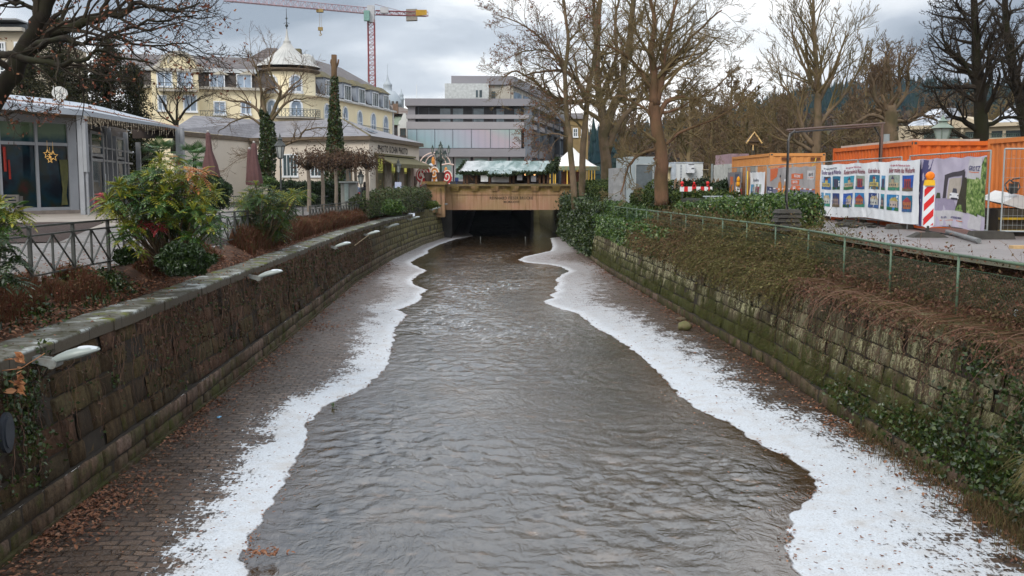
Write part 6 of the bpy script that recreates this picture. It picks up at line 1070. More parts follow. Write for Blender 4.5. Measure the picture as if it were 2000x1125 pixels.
# --- narrow hanging and darker crew banner
c = Cloth(49.9, 47.2, ZR+.1, ZR+1.9, amp=.03, seed=12); CB_ = thing('crew_banner', 'dark grey banner of a raised-arm crew in orange at the far fence end', 'banner', (FX, 48.5, ZR+.1)); m = MB(); m.grid(lambda a, b: c.p(a, b), 30, 10); build('cloth', m, flat('darker_banner', (.2,.19,.2), .5, (.14,.13,.15), 1), CB_, True)
for a in (.2, .42, .62, .82): cgrid(c, 0,0,0,0, OJ, CB_, 'printed_worker', .007, poly=[(a-.08,.2),(a+.08,.2),(a+.06,.62),(a-.05,.62)]); cgrid(c, 0,0,0,0, OJ, CB_, 'printed_arm', .009, poly=[(a+.02,.6),(a+.06,.6),(a+.08,.78),(a+.05,.78)], n=2); cgrid(c, a-.03, a+.03, .62, .7, SKIN, CB_, 'printed_face', .009, n=2); cgrid(c, a-.07, a+.07, .03, .2, BLUJ, CB_, 'printed_trousers', .007, n=2)
cgrid(c, .2, .42, .66, .88, OJ2, CB_, 'text_box', .006, n=2); cgrid(c, .55, .8, .74, .95, flat('slate_box', (.07,.08,.13)), CB_, 'text_box', .006, n=2)
c = Cloth(45.9, 43.5, ZR+.05, ZR+1.86, amp=.07, seed=15); NB = thing('picture_banner', 'narrow creased white banner with four small pictures hanging between cabin and workers banner', 'banner', (FX, 44.7, ZR+.1)); m = MB(); m.grid(lambda a, b: c.p(a, b), 30, 12); build('cloth', m, WBN, NB, True)
card(c, NB, .08, .42, .42, .70, 3); card(c, NB, .48, .82, .42, .70, 6); card(c, NB, .08, .42, .06, .34, 6); card(c, NB, .48, .82, .06, .34, 5); ctext(c, 'Kinder malen', .2, .45, .80, INKB, NB, sx=.95)
# --- carport banner
t = NT('lilac_banner'); LIL = t.pbr(t.ramp(t.noise(1.2, 4), [(.3, (.36,.32,.42)), (.7, (.46,.42,.50))]), .45, t.bump(t.noise(1.5, 4), .5, .05))
c = Cloth(28.75, 24.15, ZR+.18, ZR+2.03, amp=.04, seed=21, x=FX+.02); CP_ = thing('carport_banner', 'lilac banner picturing a parked white car, carport and green hedge', 'banner', (FX, 26.4, ZR+.2)); m = MB(); m.grid(lambda a, b: c.p(a, b), 60, 20); build('cloth', m, LIL, CP_, True)
q = lambda pts, mt_, nm, o, n=6: cgrid(c, 0,0,0,0, mt_, CP_, nm, o, poly=pts, n=n)
VIO = flat('violet_print', (.075,.07,.17)); PALE = flat('pale_print', (.50,.48,.50)); q([(.0,.0),(.33,.0),(.27,.5),(.0,.5)], VIO, 'violet_field', .005); q([(.0,.5),(.27,.5),(.36,.99),(.0,.99)], VIO, 'violet_field', .005)
q([(.27,.02),(.96,.02),(.96,.22),(.33,.25)], PALE, 'pale_field', .006); q([(.29,.25),(.70,.22),(.62,.42),(.36,.42)], flat('drive_print', (.30,.26,.36)), 'drive', .007)
q([(.50,.42),(.54,.42),(.56,.72),(.52,.72)], flat('frame_print', (.055,.045,.055)), 'carport_post', .009); q([(.52,.70),(.76,.76),(.76,.83),(.52,.76)], flat('frame_print2', (.06,.05,.06)), 'carport_beam', .010); q([(.72,.25),(.77,.22),(.77,.80),(.73,.78)], flat('frame_print3', (.05,.04,.05)), 'carport_post', .009)
q([(.555,.40),(.72,.40),(.72,.72),(.57,.69)], flat('carport_inside', (.40,.35,.30)), 'carport_interior', .008)
q([(.58,.41),(.70,.41),(.69,.49),(.59,.49)], WHT, 'printed_car_body', .012); q([(.61,.49),(.675,.49),(.665,.555),(.62,.555)], flat('car_glass_print', (.06,.06,.08)), 'printed_car_window', .013); q([(.60,.395),(.685,.395),(.685,.42),(.60,.42)], BKP, 'printed_car_grille', .015, 2); q([(.585,.45),(.605,.45),(.605,.465),(.585,.465)], BKP, 'printed_headlight', .015, 2); q([(.68,.45),(.695,.45),(.695,.465),(.68,.465)], BKP, 'printed_headlight', .015, 2)
t = NT('leafy_print'); LFP = t.pbr(t.ramp(t.noise(9, 4), [(.35, (.02,.05,.01)), (.5, (.12,.20,.04)), (.66, (.35,.40,.18))]), .55)
q([(.77,.30),(1.0,.20),(1.0,.98),(.98,.98)], LFP, 'printed_hedge', .008); q([(.78,.24),(.92,.20),(.92,.72),(.80,.70)], LFP, 'printed_hedge', .0085); q([(.66,.24),(.80,.22),(.80,.72),(.745,.70)], flat('trunk_print', (.04,.035,.02)), 'printed_trunk', .010); q([(.66,.24),(.76,.23),(.74,.33),(.70,.33)], LFP, 'printed_grass', .012); q([(.40,.42),(.47,.42),(.46,.5),(.42,.5)], flat('bush_print', (.05,.07,.03)), 'printed_bush', .009)
q([(.79,.70),(.95,.70),(.955,.985),(.82,.985)], PALE, 'logo_box', .011); ctext(c, 'GROTZ', .17, .875, .84, VIO, CP_, sx=.92, shear=.3, o=.018); cgrid(c, .82, .93, .785, .795, OJ2, CP_, 'logo_line', .014, n=2)
for k, s_ in enumerate(('KLEIN,', 'RUNDET', 'GEMÜTLICH')): ctext(c, s_, .125, .05, .64-k*.075, WHT, CP_, align='LEFT', sx=.95)
ctext(c, 'KLUG', .09, .06, .72, OJ2, CP_, align='LEFT'); [cgrid(c, .03, .13, b, b+.018, OJ2, CP_, 'small_print', .008, n=2) for b in (.12,.16,.20)]; ctext(c, 'DR. GROTZ UNTERNEHMEN', .075, .62, .135, VIO, CP_, sx=1.1, o=.016); cgrid(c, .48, .76, .09, .10, OJ2, CP_, 'small_print', .01, n=2)
# --- beacon
bc = W(1811, 455, 24.6); bc.z = ZR; BK = thing('warning_beacon', 'red and white striped warning board with amber lamp on rubber base', 'beacon', bc); Yb = 24.6; zt4 = W(1813, 364, Yb).z; zb4 = W(1811, 441, Yb).z; w_ = .125; dx = .02
m = MB(); m.bx(bc.x-w_-.02, bc.x+w_+.02, Yb-.02, Yb+.02, zb4, zt4+.02); m.prism([(bc.x-w_-.02,Yb-.02,zb4),(bc.x+w_+.02,Yb-.02,zb4),(bc.x,Yb-.02,zb4-.07)], (0,.04,0)); build('board', m, M('beacon_white', (.70,.72,.74), (.6,.62,.64), 2, .35, 0), BK)
H = zt4-zb4; st = H/5*.98; 
for k in range(6):
    z0 = zb4+(k-0.5)*H/2.75-.18; pts = [(-w_,z0),(w_,z0+2*w_),(w_,z0+2*w_+H/5.2),(-w_,z0+H/5.2)]
    # clip to the board
    cl = []
    n_ = 12
    for side in (0, 1):
        pass
    lo = [max(zb4+.01, min(zt4-.005, z0+(x+w_))) for x in (-w_, w_)]; hi = [max(zb4+.01, min(zt4-.005, z0+H/5.2+(x+w_))) for x in (-w_, w_)]
    if max(h_-l_ for l_, h_ in zip(lo, hi)) < .01: continue
    m = MB(); N = 10; 
    for j in range(N):
        xa = lerp(-w_, w_, j/N); xb = lerp(-w_, w_, (j+1)/N); cz = lambda z: max(zb4+.01, min(zt4-.005, z)); za, zb_, zc2, zd = cz(z0+xa+w_), cz(z0+xb+w_), cz(z0+H/5.2+xb+w_), cz(z0+H/5.2+xa+w_)
        if zd-za < .002 and zc2-zb_ < .002: continue
        m.quad((bc.x+xa,Yb-.024,za), (bc.x+xb,Yb-.024,zb_), (bc.x+xb,Yb-.024,zc2), (bc.x+xa,Yb-.024,zd))
    if m.f: build('red_stripe', m, RDB, BK)
m = MB(); m.hexa([(bc.x-.12,Yb-.07,zt4+.02),(bc.x+.12,Yb-.07,zt4+.02),(bc.x+.12,Yb+.07,zt4+.02),(bc.x-.12,Yb+.07,zt4+.02)], [(bc.x-.10,Yb-.05,zt4+.16),(bc.x+.11,Yb-.05,zt4+.16),(bc.x+.11,Yb+.05,zt4+.16),(bc.x-.10,Yb+.05,zt4+.16)]); build('lamp_battery', m, M('lamp_yellow', (.72,.42,.01), (.6,.34,.01), 3, .4, 0), BK)
m = MB(); m.lathe([(.001,-.05),(.06,-.05),(.10,-.045),(.108,0),(.10,.045),(.06,.05),(.001,.05)], (0,0,0), 20); o_ = V((bc.x+.01, Yb, zt4+.26)); m.v = [(o_.x+p[0], o_.y+p[2]*1.1, o_.z+p[1]) for p in m.v]; m.bx(o_.x-.07, o_.x+.07, Yb-.03, Yb+.03, zt4+.15, zt4+.2); build('lamp_lens', m, M('amber_lens', (.80,.22,.01), (.70,.15,.01), 8, .15, .2), BK, True)
m = MB(); m.hexa([(bc.x-.48,Yb-.2,ZR),(bc.x+.48,Yb-.2,ZR),(bc.x+.48,Yb+.2,ZR),(bc.x-.48,Yb+.2,ZR)], [(bc.x-.22,Yb-.15,ZR+.13),(bc.x+.22,Yb-.15,ZR+.13),(bc.x+.22,Yb+.15,ZR+.13),(bc.x-.22,Yb+.15,ZR+.13)]); m.bx(bc.x-.03, bc.x+.03, Yb-.03, Yb+.03, ZR+.13, zb4); build('rubber_base', m, BLK, BK)
# far small beacon at the fence end
q_ = W(1441, 358, 46.5); m = MB(); t_ = thing('warning_beacon', 'narrow beacon post with amber lamp at the far left fence end', 'beacon', (q_.x, 46.5, ZR)); m.bx(q_.x-.09, q_.x+.09, 46.48, 46.52, ZR, ZR+1.2); build('board', m, WHB, t_); m = MB(); m.bx(q_.x+.1, q_.x+.2, 46.48, 46.52, ZR, ZR+1.1); build('red_edge', m, M('maroon_edge', (.25,.04,.03)), t_); m = MB(); m.bx(q_.x-.06, q_.x+.08, 46.4, 46.55, ZR+1.2, ZR+1.4); m.lathe([(.001,0),(.08,.02),(.09,.15),(.05,.26),(.001,.3)], (q_.x+.02, 46.48, ZR+1.38), 10); build('lamp', m, M('amber2', (.75,.32,.01)), t_, True)
# --- cable gantry
GT = thing('cable_gantry', 'tall thin frame carrying cables over the path', 'gantry', (8.9, 28.5, ZR)); g0 = W(1535, 450, 28.4); g1 = W(1716, 430, 31.8); zt5 = W(1533, 254, 28.4).z; zt6 = W(1716, 240, 31.8).z; A = V((g0.x, 28.4, 0)); B = V((g1.x, 31.8, 0)); DKP = M('dark_pole', (.10,.095,.09), (.07,.065,.06), 3, .45, .05, metal=.3); RSP = M('rusty_pole', (.16,.10,.08), (.11,.07,.055), 3, .6, .1)
m = MB(); m.tube([A+V((0,0,ZR)), A+V((0,0,zt5-.3)), A+V((.04,.02,zt5-.12)), A+V((.2,.06,zt5-.02))], .033, 8); build('pole', m, DKP, GT); m = MB(); m.tube([B+V((0,0,ZR)), B+V((0,0,zt6))], .045, 8); build('pole', m, RSP, GT)
d_ = (B-A).normalized(); m = MB(); m.tube([A-d_*.1+V((0,0,zt5)), B+d_*.15+V((0,0,zt6))], .03, 6); m.tube([A-d_*.02+V((0,0,zt5-.05)), B+V((0,0,zt6-.08))], .018, 5); build('crossbar', m, RSP, GT)
m = MB(); pts = [A+V((.05,-.03,ZR+.0))+V((.08,-.15,-.0)), A+V((.06,-.04,ZR+.5)), A+V((-.045,-.02,1.3)), A+V((-.03,-.03,2.4)), A+V((-.02,0,zt5-.3)), A+V((.15,.05,zt5-.06)), A.lerp(B,.5)+V((0,-.03,lerp(zt5,zt6,.5)-.08)), B+V((-.25,0,zt6-.12)), B+V((-.07,-.03,zt6-.45)), B+V((-.06,0,2.0)), B+V((-.2,.1,1.0))]; m.tube(pts, .022, 6); build('cable', m, M('black_cable', (.015,.015,.015), rough=.4), GT)
m = MB(); m.tube([B+V((0,0,2.05)), A.lerp(B, .25)+V((0,.6,1.55)) if 0 else V((12.2, 35.5, 1.95))], .03, 5); solo('leaning_rod', m, DKP, 'dark rod running slanting behind the top of the picture banner', 'rod')
for k in range(5):
    z_ = ZR+k*.125; j = .04*math.sin(k*2.3); m = MB(); m.hexa([(A.x-.32+j,28.1,z_),(A.x+.36+j,28.1,z_),(A.x+.36+j,28.75,z_),(A.x-.32+j,28.75,z_)], [(A.x-.26+j,28.15,z_+.105),(A.x+.30+j,28.15,z_+.105),(A.x+.30+j,28.7,z_+.105),(A.x-.26+j,28.7,z_+.105)]); solo('ballast_block', m, BLK, ['bottom black rubber block of the stack under the gantry pole','second black rubber block up in the gantry stack','middle black rubber block of the gantry stack','second black rubber block from the top of the gantry stack','topmost black rubber block of the stack at the gantry pole'][k], 'ballast block', 'rubber ballast blocks')
# rubbish by the fence: hose pipe, tarp heap with steering wheel
m = MB(); a = G(1850, 452, ZR+.08); b = G(1912, 470, ZR+.08); m.tube([a, b], .055, 12); solo('pipe', m, M('grey_pipe', (.18,.19,.19), rough=.4), 'grey plastic pipe lying along the foot of the carport banner', 'pipe')
m = MB(); m.tube([G(1720, 442, ZR+.04), G(1760, 440, ZR+.05), G(1800, 449, ZR+.03), G(1835, 455, ZR+.04), G(1880, 462, ZR+.03)], .02, 5); solo('black_hose', m, M('black_hose_m', (.02,.02,.02)), 'thin black hose lying on asphalt under the banners', 'hose')
DM = thing('site_dumper', 'black steering bars of a small dumper with pale sheet behind the bare fence', 'machine', (14.0, 25.2, ZR)); dq = FP(1955, 25, 2010, 25); m = MB(); P_ = lambda u, v, o=0: dq.P(u, v, o)
m.tube([P_(1963,360), P_(1972,351), P_(1978,356), P_(1990,357), P_(1992,366), P_(1984,376)], .02, 6); m.tube([P_(1963,360), P_(1966,370), P_(1975,378), P_(1984,376)], .02, 6); m.tube([P_(1976,353), P_(1978,350), P_(1992,348)], .018, 6); m.bx(P_(1974,366).x, P_(1984,366).x, 24.9, 25.1, P_(1980,378).z, P_(1980,358).z); build('steering_bars', m, IRON, DM, )
m = MB(); T = [P_(1957,397), P_(1990,380), P_(2040,392), P_(2040,410), P_(1995,408)]; m.prism([T[0], T[1], T[2], T[3], T[4]], (0,1.2,.1)); build('pale_sheet', m, M('tarp_white', (.58,.58,.56), (.45,.45,.44), 2, .6, .2), DM)
m = MB(); m.bx(P_(1950,420).x, P_(2040,420).x, 25.0, 26.2, P_(1980,462).z, P_(1980,408).z); build('body', m, M('machine_dark', (.025,.024,.022), (.06,.05,.03), 3), DM)
for v_ in (425, 449): m = MB(); m.bx(P_(1950,420).x, P_(2040,420).x, 24.9, 25.0, P_(1980,v_+4).z, P_(1980,v_).z); build('yellow_rail', m, M('machine_yellow', (.50,.33,.02), (.3,.2,.03), 5), DM)
m = MB(); a = G(1975, 486, ZR); m.bx(a.x, a.x+1.2, a.y-.1, a.y+.1, ZR, ZR+.07); solo('timber_offcut', m, M('fresh_wood', (.50,.33,.16)), 'pale timber offcut lying at the far right path edge', 'plank')
m = MB(); 
for k in range(60): a = rg.uniform(1626,1700); p_ = G(a, rg.uniform(430,446), ZR+.01); m.blob((p_.x+.2, p_.y+.2, ZR+.05), rg.uniform(.04,.12), 1.4, 1, .6, 6, .5)
solo('rubble', m, BLK, 'dark earth and rubble lying under the picture banner', 'rubble', kind='stuff')
m = MB(); p_ = G(1452, 400, ZR+.4); 
for k in range(4): m.blob((12.0+.05*k, 45.8+.15*k, ZR+.3+.08*math.sin(k*2)), .22, 1.2, 1, .6, 8, .5)
solo('blue_bundle', m, M('blue_plastic', (.03,.13,.22), (.02,.08,.15), 5, .3, .4), 'bright blue plastic bundle behind the laurel hedge', 'bundle')
# copper lantern & classical pavilion
cl_ = W(1839, 300, 38); cl_.z = ZR; CLT = thing('park_lantern', 'green copper park lantern above the deep orange container', 'street lamp', cl_); VG = M('verdigris', (.15,.21,.17), (.22,.24,.2), 3, .6, .1); hz_ = W(1839, 278, 38).z; m = MB(); m.lathe([(.12,0),(.08,.5),(.05,1),(.045,hz_-ZR)], cl_, 8); build('post', m, VG, CLT); lantern(CLT, (cl_.x, cl_.y, hz_), 1.0, iron=VG, mat=M('lantern_pale_glass', (.35,.42,.38)))
o_ = [x for x in CLT.children if x.name.startswith('lantern') and not x.name.startswith('lantern_glass')][0]; o_.scale = (1.75,1.75,.95)
for x in CLT.children:
    if x.name.startswith('lantern_glass'): x.scale = (1.75,1.75,.95)
for x in CLT.children:
    if 'lantern' in x.name: x.location = V((0,0,(hz_-ZR)*.05))
PN = thing('classical_pavilion', 'pale stone classical pavilion with zinc roofs behind the containers', 'building', W(1870, 290, 78)); pq = FP(1757, 84, 2040, 76); SAN = M('pale_sandstone', (.50,.42,.30), (.42,.35,.25), .5, .8, .1); m = MB(); z7 = pq.z(1850, 251); pq.boxz(m, 1757, 2040, ZR, z7, -9, 0); build('wall', m, SAN, PN)
m = MB(); pq.boxz(m, 1755, 2042, z7, z7+.3, -9, .4); pq.boxz(m, 1757, 2040, pq.z(1850,274), pq.z(1850,272), 0, .15); build('entablature', m, SAN, PN)
t = NT('zinc_snowy'); ZR_ = t.pbr(t.mix(t.ramp(t.noise(.9, 5), [(.42, 0), (.6, 1)]), (.16,.18,.21), (.48,.50,.54)), .35, metal=.1); m = MB()
for u0, u1 in ((1768,1832), (1930,1992)): a, b = pq.P(u0,358,.3), pq.P(u1,358,.3); a.z = b.z = z7+.3; m.hexa([a, b, b-pq.nrm*8, a-pq.nrm*8], [a-pq.nrm*4+V((.5,0,1.6)), b-pq.nrm*4+V((-.5,0,1.6)), b-pq.nrm*5+V((-.5,0,1.6)), a-pq.nrm*5+V((.5,0,1.6))])
build('roof', m, ZR_, PN)
m = MB(); a, b, c_ = pq.P(1835,250,.3), pq.P(1925,250,.3), pq.P(1880,226,.3); a.z = b.z = z7+.3; m.prism([a, b, c_], -pq.nrm*6); build('pediment', m, SAN, PN)
for u0, u1 in ((1801,1826), (1848,1872), (1881,1911), (1932,1953), (1960,1990)): 
    f = MB(); pq.box(f, u0, u1, 259, 271, 0, .06, 1850); fo = build('grille_window', f, M('grille_dark', (.02,.028,.03)), PN); m = MB(); z0, z1 = pq.z(1850,270.5), pq.z(1850,259.5)
    for k in range(7): c_ = pq.P(lerp(u0,u1,(k+.5)/7), 265, .09); m.lathe([(.22,-.03),(.26,0),(.22,.03)], (0,0,0), 10); 
    m.v = []; m.f = []; m.mi = []
    for k in range(7): c_ = pq.P(lerp(u0,u1,(k+.5)/7), 265, .09); m.tube([c_+pq.d*(.2*math.cos(a_))+V((0,0,.2*math.sin(a_))) for a_ in [j*.785 for j in range(9)]], .02, 3)
    build('grille', m, M('grille_green', (.10,.14,.12)), fo)
for u0, u1 in ((1792,1799), (1874,1879), (1922,1928)): m = MB(); pq.boxz(m, u0, u1, ZR, z7, 0, .25); build('pilaster', m, SAN, PN)
m = MB(); a, b, c_ = pq.P(1756,262,.8), pq.P(1786,262,.8), pq.P(1771,247,.8); m.prism([a, b, c_], -pq.nrm*3); pq.boxz(m, 1757, 1785, ZR, a.z, 0, .75); build('porch', m, SAN, PN)
# lit birdhouse
bh = W(1470, 284, 60); BH = thing('lit_bird_house', 'small bird house edged with gold lights among the park trees', 'bird house', (bh.x, 60, ZR)); m = MB(); m.tube([(bh.x,60,ZR), (bh.x+.1,60,2.5), (bh.x,60,bh.z)], [.16,.13,.1], 7); build('stump', m, M('bark_b', (.07,.055,.035)), BH); m = MB(); m.bx(bh.x-.22, bh.x+.22, 59.8, 60.2, bh.z, bh.z+.35); build('box', m, M('box_brown', (.12,.07,.03)), BH)
m = MB(); e_ = .42; m.hexa([(bh.x-e_,59.7,bh.z+.2),(bh.x+e_,59.7,bh.z+.2),(bh.x+e_,60.3,bh.z+.2),(bh.x-e_,60.3,bh.z+.2)], [(bh.x-.03,59.7,bh.z+.72),(bh.x+.03,59.7,bh.z+.72),(bh.x+.03,60.3,bh.z+.72),(bh.x-.03,60.3,bh.z+.72)]); build('roof', m, M('box_roof', (.08,.05,.03)), BH); m = MB(); m.tube([(bh.x-e_-.05,59.66,bh.z+.12),(bh.x,59.66,bh.z+.78),(bh.x+e_+.05,59.66,bh.z+.12)], .05, 5); m.tube([(bh.x-.05,59.7,bh.z-.3),(bh.x-.05,59.7,bh.z+.02)], .03, 4); build('light_edging', m, glow('gold_edge', (.55,.36,.14), .25), BH)
for k, (u_, v0, v1, Y) in enumerate(((1404,304,332,64), (1391,320,334,64), (1732,262,280,45))): a = W(u_, v0, Y); m = MB(); m.tube([(a.x,Y,ZR), (a.x,Y,a.z)], .07 if k < 2 else .14, 6); solo('metal_post', m, GRM, ['tall thin grey post behind the brown shed','short grey post beside the cream hut','stout blue-grey post above the deep orange container'][k], 'post')
# ---- green canal railing with chain-link
GRN = M('rail_green', (.06,.105,.06), (.10,.145,.095), 4, .45, .1); XG = lambda y: xr(y)+.72; RG = thing('canal_railing', 'pale green tube railing with chain-link along the right canal wall', 'railing', (XG(20), 20, ZC)); zrl = lambda y: interp(y, [(15,.50),(28,.56),(40,.52),(60,.40),(90,.4)])
ya = 6.0; WIR = M('green_wire', (.03,.08,.045), (.045,.10,.06), 5, .4, 0)
while ya < 84:
    yb_ = ya+2.75; a = V((XG(ya), ya, zrl(ya))); b = V((XG(yb_), yb_, zrl(yb_))); m = MB(); m.tube([a, b], .027, 8); build('rail', m, GRN, RG, True); m = MB(); m.tube([(b.x, b.y, ZC-.1), b], .023, 8); build('post', m, GRN, RG, True)
    m = MB(); n = 34 if ya < 34 else 16; h_ = .82; lo = lambda s: a.lerp(b, s)+V((0,0,-h_-.02)); hi = lambda s: a.lerp(b, s)+V((0,0,-.22 if ya > 12 else -.2))
    for k in range(-8, n):
        for sg in (0, 1):
            s0, s1 = k/n, (k+7)/n; c0, c1 = max(s0,0), min(s1,1)
            if c1 <= c0: continue
            f0, f1 = (c0-s0)/(s1-s0), (c1-s0)/(s1-s0); p0 = lo(c0).lerp(hi(c0), f0 if sg else 1-f0); p1 = lo(c1).lerp(hi(c1), f1 if sg else 1-f1); m.tube([p0, p1], .0018 if ya < 34 else .0028, 3)
    m.tube([hi(0), hi(1)], .005, 3); build('chain_link', m, WIR, RG); ya = yb_
# ================================================================ trees
def bark(name, c1, c2, moss=0):
    t = NT(name); p = t.pos(); n = t.noise(3, 6, t.vmul(p, (1,1,.35)), .65); c = t.mix(t.ramp(n, [(.35, 0), (.65, 1)]), c1, c2)
    if moss: c = t.mix(t.math('MULTIPLY', t.ramp(t.noise(.9, 4), [(.45, 0), (.6, 1)]), moss), c, (.042,.044,.013) if c1[0] > .05 else (.018,.020,.006))
    return t.pbr(c, .9, t.bump(t.noise(9, 5, t.vmul(p, (1,1,.3))), .7, .03), spec=.2)
BK_OAK = bark('oak_bark_moss', (.012,.009,.006), (.022,.017,.011), .6); BK_GRY = bark('plane_bark', (.12,.085,.055), (.17,.12,.075), .55); BK_BRN = bark('brown_bark', (.17,.095,.055), (.11,.062,.038), .35)
TW1 = bark('twig_bark', (.12,.08,.05), (.17,.115,.07), .3); TWD = bark('dark_twig', (.022,.016,.012), (.04,.03,.02), .2); TWO = bark('olive_twig', (.14,.10,.05), (.19,.14,.07), .5)
RDL = leafmat('dry_leaves', [(.16,.05,.03), (.22,.08,.04), (.12,.05,.035), (.28,.13,.06)], .7, .2)
IVY = leafmat('ivy_leaves', [(.012,.028,.005), (.022,.046,.008), (.038,.068,.012), (.055,.09,.016), (.015,.034,.006), (.08,.11,.025)], .35, .5, .15)
class Tree:
    def __init__(s, seed, maxl=3, kids=(9,7,5), ratio=(.55,.5,.5), ang=(50,45,40), up=.08, wig=.16, seg=.45, rmin=.006, split=1, r_ratio=.5, droop=0): 
        s.g = random.Random(seed); s.maxl, s.kids, s.ratio, s.ang, s.up, s.wig, s.seg, s.rmin, s.split, s.rr, s.droop = maxl, kids, ratio, ang, up, wig, seg, rmin, split, r_ratio, droop; s.mb = MB(); s.cb = MB(); s.tips = []
    def jit(s): g = s.g; return V((g.gauss(0,1), g.gauss(0,1), g.gauss(0,1)))
    def side(s, pts, rad, lvl, L, t0=.25, n=None):
        if lvl > s.maxl: return
        g = s.g; k = lvl-1; n = n if n is not None else s.kids[min(k, len(s.kids)-1)]; m = len(pts)-1
        for i in range(n):
            t = t0+(1-t0)*((i+g.random())/n)*.98; f = t*m; j = min(int(f), m-1); p = pts[j].lerp(pts[j+1], f-j); d = (pts[j+1]-pts[j]).normalized(); r = lerp(rad[j], rad[j+1], f-j)
            a = R(s.ang[min(k, 2)]*g.uniform(.65, 1.25)); q = d.orthogonal().normalized(); q.rotate(Matrix.Rotation(g.uniform(0, 6.283), 3, d)); nd = (d*math.cos(a)+q*math.sin(a)).normalized()
            l = L*s.ratio[min(k, 2)]*g.uniform(.6, 1.15)*(1.15-.55*t); s.grow(p, nd, l, max(min(r*s.rr*g.uniform(.8,1.2), r*.9), s.rmin*1.2), lvl)
    def grow(s, p, d, L, r, lvl):
        g = s.g; n = max(2 if lvl >= s.maxl else 3, int(L/s.seg)+1); n = min(n, 14); st = L/n; pts = [p.copy()]; rad = [r]; e = max(s.rmin*.8, r*.22)
        for i in range(n):
            d = (d+s.jit()*s.wig+V((0,0,s.up-s.droop*(lvl >= s.maxl)))).normalized(); p = p+d*st; pts.append(p); rad.append(lerp(r, e, (i+1)/n))
        (s.mb if lvl <= s.split else s.cb).tube(pts, rad, 7 if r > .12 else (5 if r > .045 else (4 if r > .02 else 3)), cap=False)
        if lvl >= s.maxl: s.tips.append(p)
        s.side(pts, rad, lvl+1, L)
    def limb(s, px, r0, r1, n=None, L=None, t0=.2, lvl=1, sub=3, Y=None, wob=.03):
        """limb through photo points (u, v, Y); children are grown along it"""
        base = [W(*q) if len(q) == 3 else W(q[0], q[1], Y) for q in px]; pts = []
        for i in range(len(base)-1):
            a = base[max(i-1,0)]; b = base[i]; c = base[i+1]; d = base[min(i+2, len(base)-1)]
            for k in range(sub): t = k/sub; pts.append(.5*((2*b)+(c-a)*t+(2*a-5*b+4*c-d)*t*t+(3*b-a-3*c+d)*t**3)+s.jit()*wob)
        pts.append(base[-1]); m = len(pts); rad = [lerp(r0, r1, (i/(m-1))**.8) for i in range(m)]; s.mb.tube(pts, rad, 9 if r0 > .1 else 6)
        tot = sum((pts[i+1]-pts[i]).length for i in range(m-1)); s.side(pts, rad, lvl+1, L or tot*.8, t0, n); return pts
    def trunk(s, base, H, r, r1, lean=(0,0), n=8, kn=None, L=None, t0=.3):
        pts = [V(base)+V((lean[0]*(i/n)**1.5, lean[1]*(i/n)**1.5, H*i/n))+(s.jit()*s.wig*.4 if 0 < i else V((0,0,0))) for i in range(n+1)]; rad = [lerp(r, r1, (i/n)**.9)*(1.35 if i == 0 else 1) for i in range(n+1)]
        s.mb.tube(pts, rad, 10); s.side(pts, rad, 1, L or H, t0, kn); return pts
    def finish(s, name, label, base, bk, tw, group=None, leaf=None, lm=None, ls=.05):
        t_ = thing(name, label, 'tree', base, group); build('trunk', s.mb, bk, t_, True); 
        if s.cb.f: build('crown', s.cb, tw, t_)
        if leaf:
            m = MB(); P_ = []
            for p in s.tips:
                if s.g.random() < leaf: P_ += [p+s.jit()*.08 for _ in range(3)]
            leaves(m, P_, ls, s.g, .6, 0); build('dry_leaves', m, lm or RDL, t_)
        return t_
def ivyclad(m, pts, rad, dens, s, g):
    P_ = []
    for i in range(len(pts)-1):
        L = (pts[i+1]-pts[i]).length; n = int(dens*L*rad[i]*6.3)
        for _ in range(n): t = g.random(); p = pts[i].lerp(pts[i+1], t); a = g.uniform(0,6.28); r = lerp(rad[i], rad[i+1], t)*g.uniform(.75,1.25); P_.append(p+V((math.cos(a)*r, math.sin(a)*r, g.gauss(0,.05))))
    leaves(m, P_, s, g, .7, .2)
grp = 'bare park trees'
# T1 mossy oak, upper left
T = Tree(21, 4, (9,7,5,3), (.5,.55,.55), (45,45,45), .03, .2, .3, .006, 1); Yo = 29
T.limb([(-95,412,Yo),(-70,330,Yo),(-30,232,Yo),(10,165,Yo),(45,100,Yo),(75,45,Yo),(92,5,Yo),(120,-60,Yo)], .38, .16, 7, 5, .45)
T.limb([(-60,300,Yo),(-40,140,Yo-1),(0,105,Yo-2),(40,113,Yo-2.5),(85,122,Yo-3),(115,127,Yo-3.2),(150,120,Yo-3.5),(172,113,Yo-3.6),(190,102,Yo-3.6),(240,110,Yo-3.5),(300,125,Yo-3.5)], .13, .02, 15, 4.2, .3)
T.limb([(30,130,Yo),(60,100,Yo),(95,72,Yo),(130,55,Yo),(180,42,Yo),(215,28,Yo),(240,30,Yo),(262,10,Yo),(300,12,Yo),(345,22,Yo),(390,5,Yo+1)], .2, .03, 20, 6, .15)
T.limb([(45,100,Yo),(90,82,Yo-1),(130,78,Yo-2),(165,88,Yo-2),(215,66,Yo-2),(270,48,Yo-2),(330,40,Yo-2),(385,30,Yo-2)], .10, .02, 20, 5, .15)
T.limb([(75,45,Yo),(70,20,Yo+1),(30,0,Yo+1),(-20,-20,Yo+1)], .10, .03, 8, 4, .1); T.limb([(-30,232,Yo),(0,225,Yo-2),(40,215,Yo-2.5),(75,225,Yo-3)], .05, .01, 12, 2.0, .1)
T.limb([(215,66,Yo-2),(260,85,Yo-2),(310,92,Yo-2),(350,80,Yo-2),(400,105,Yo-2)], .05, .01, 14, 4, .1); T.limb([(45,8,Yo),(20,6,Yo),(-10,9,Yo)], .05, .03, 3, 3)
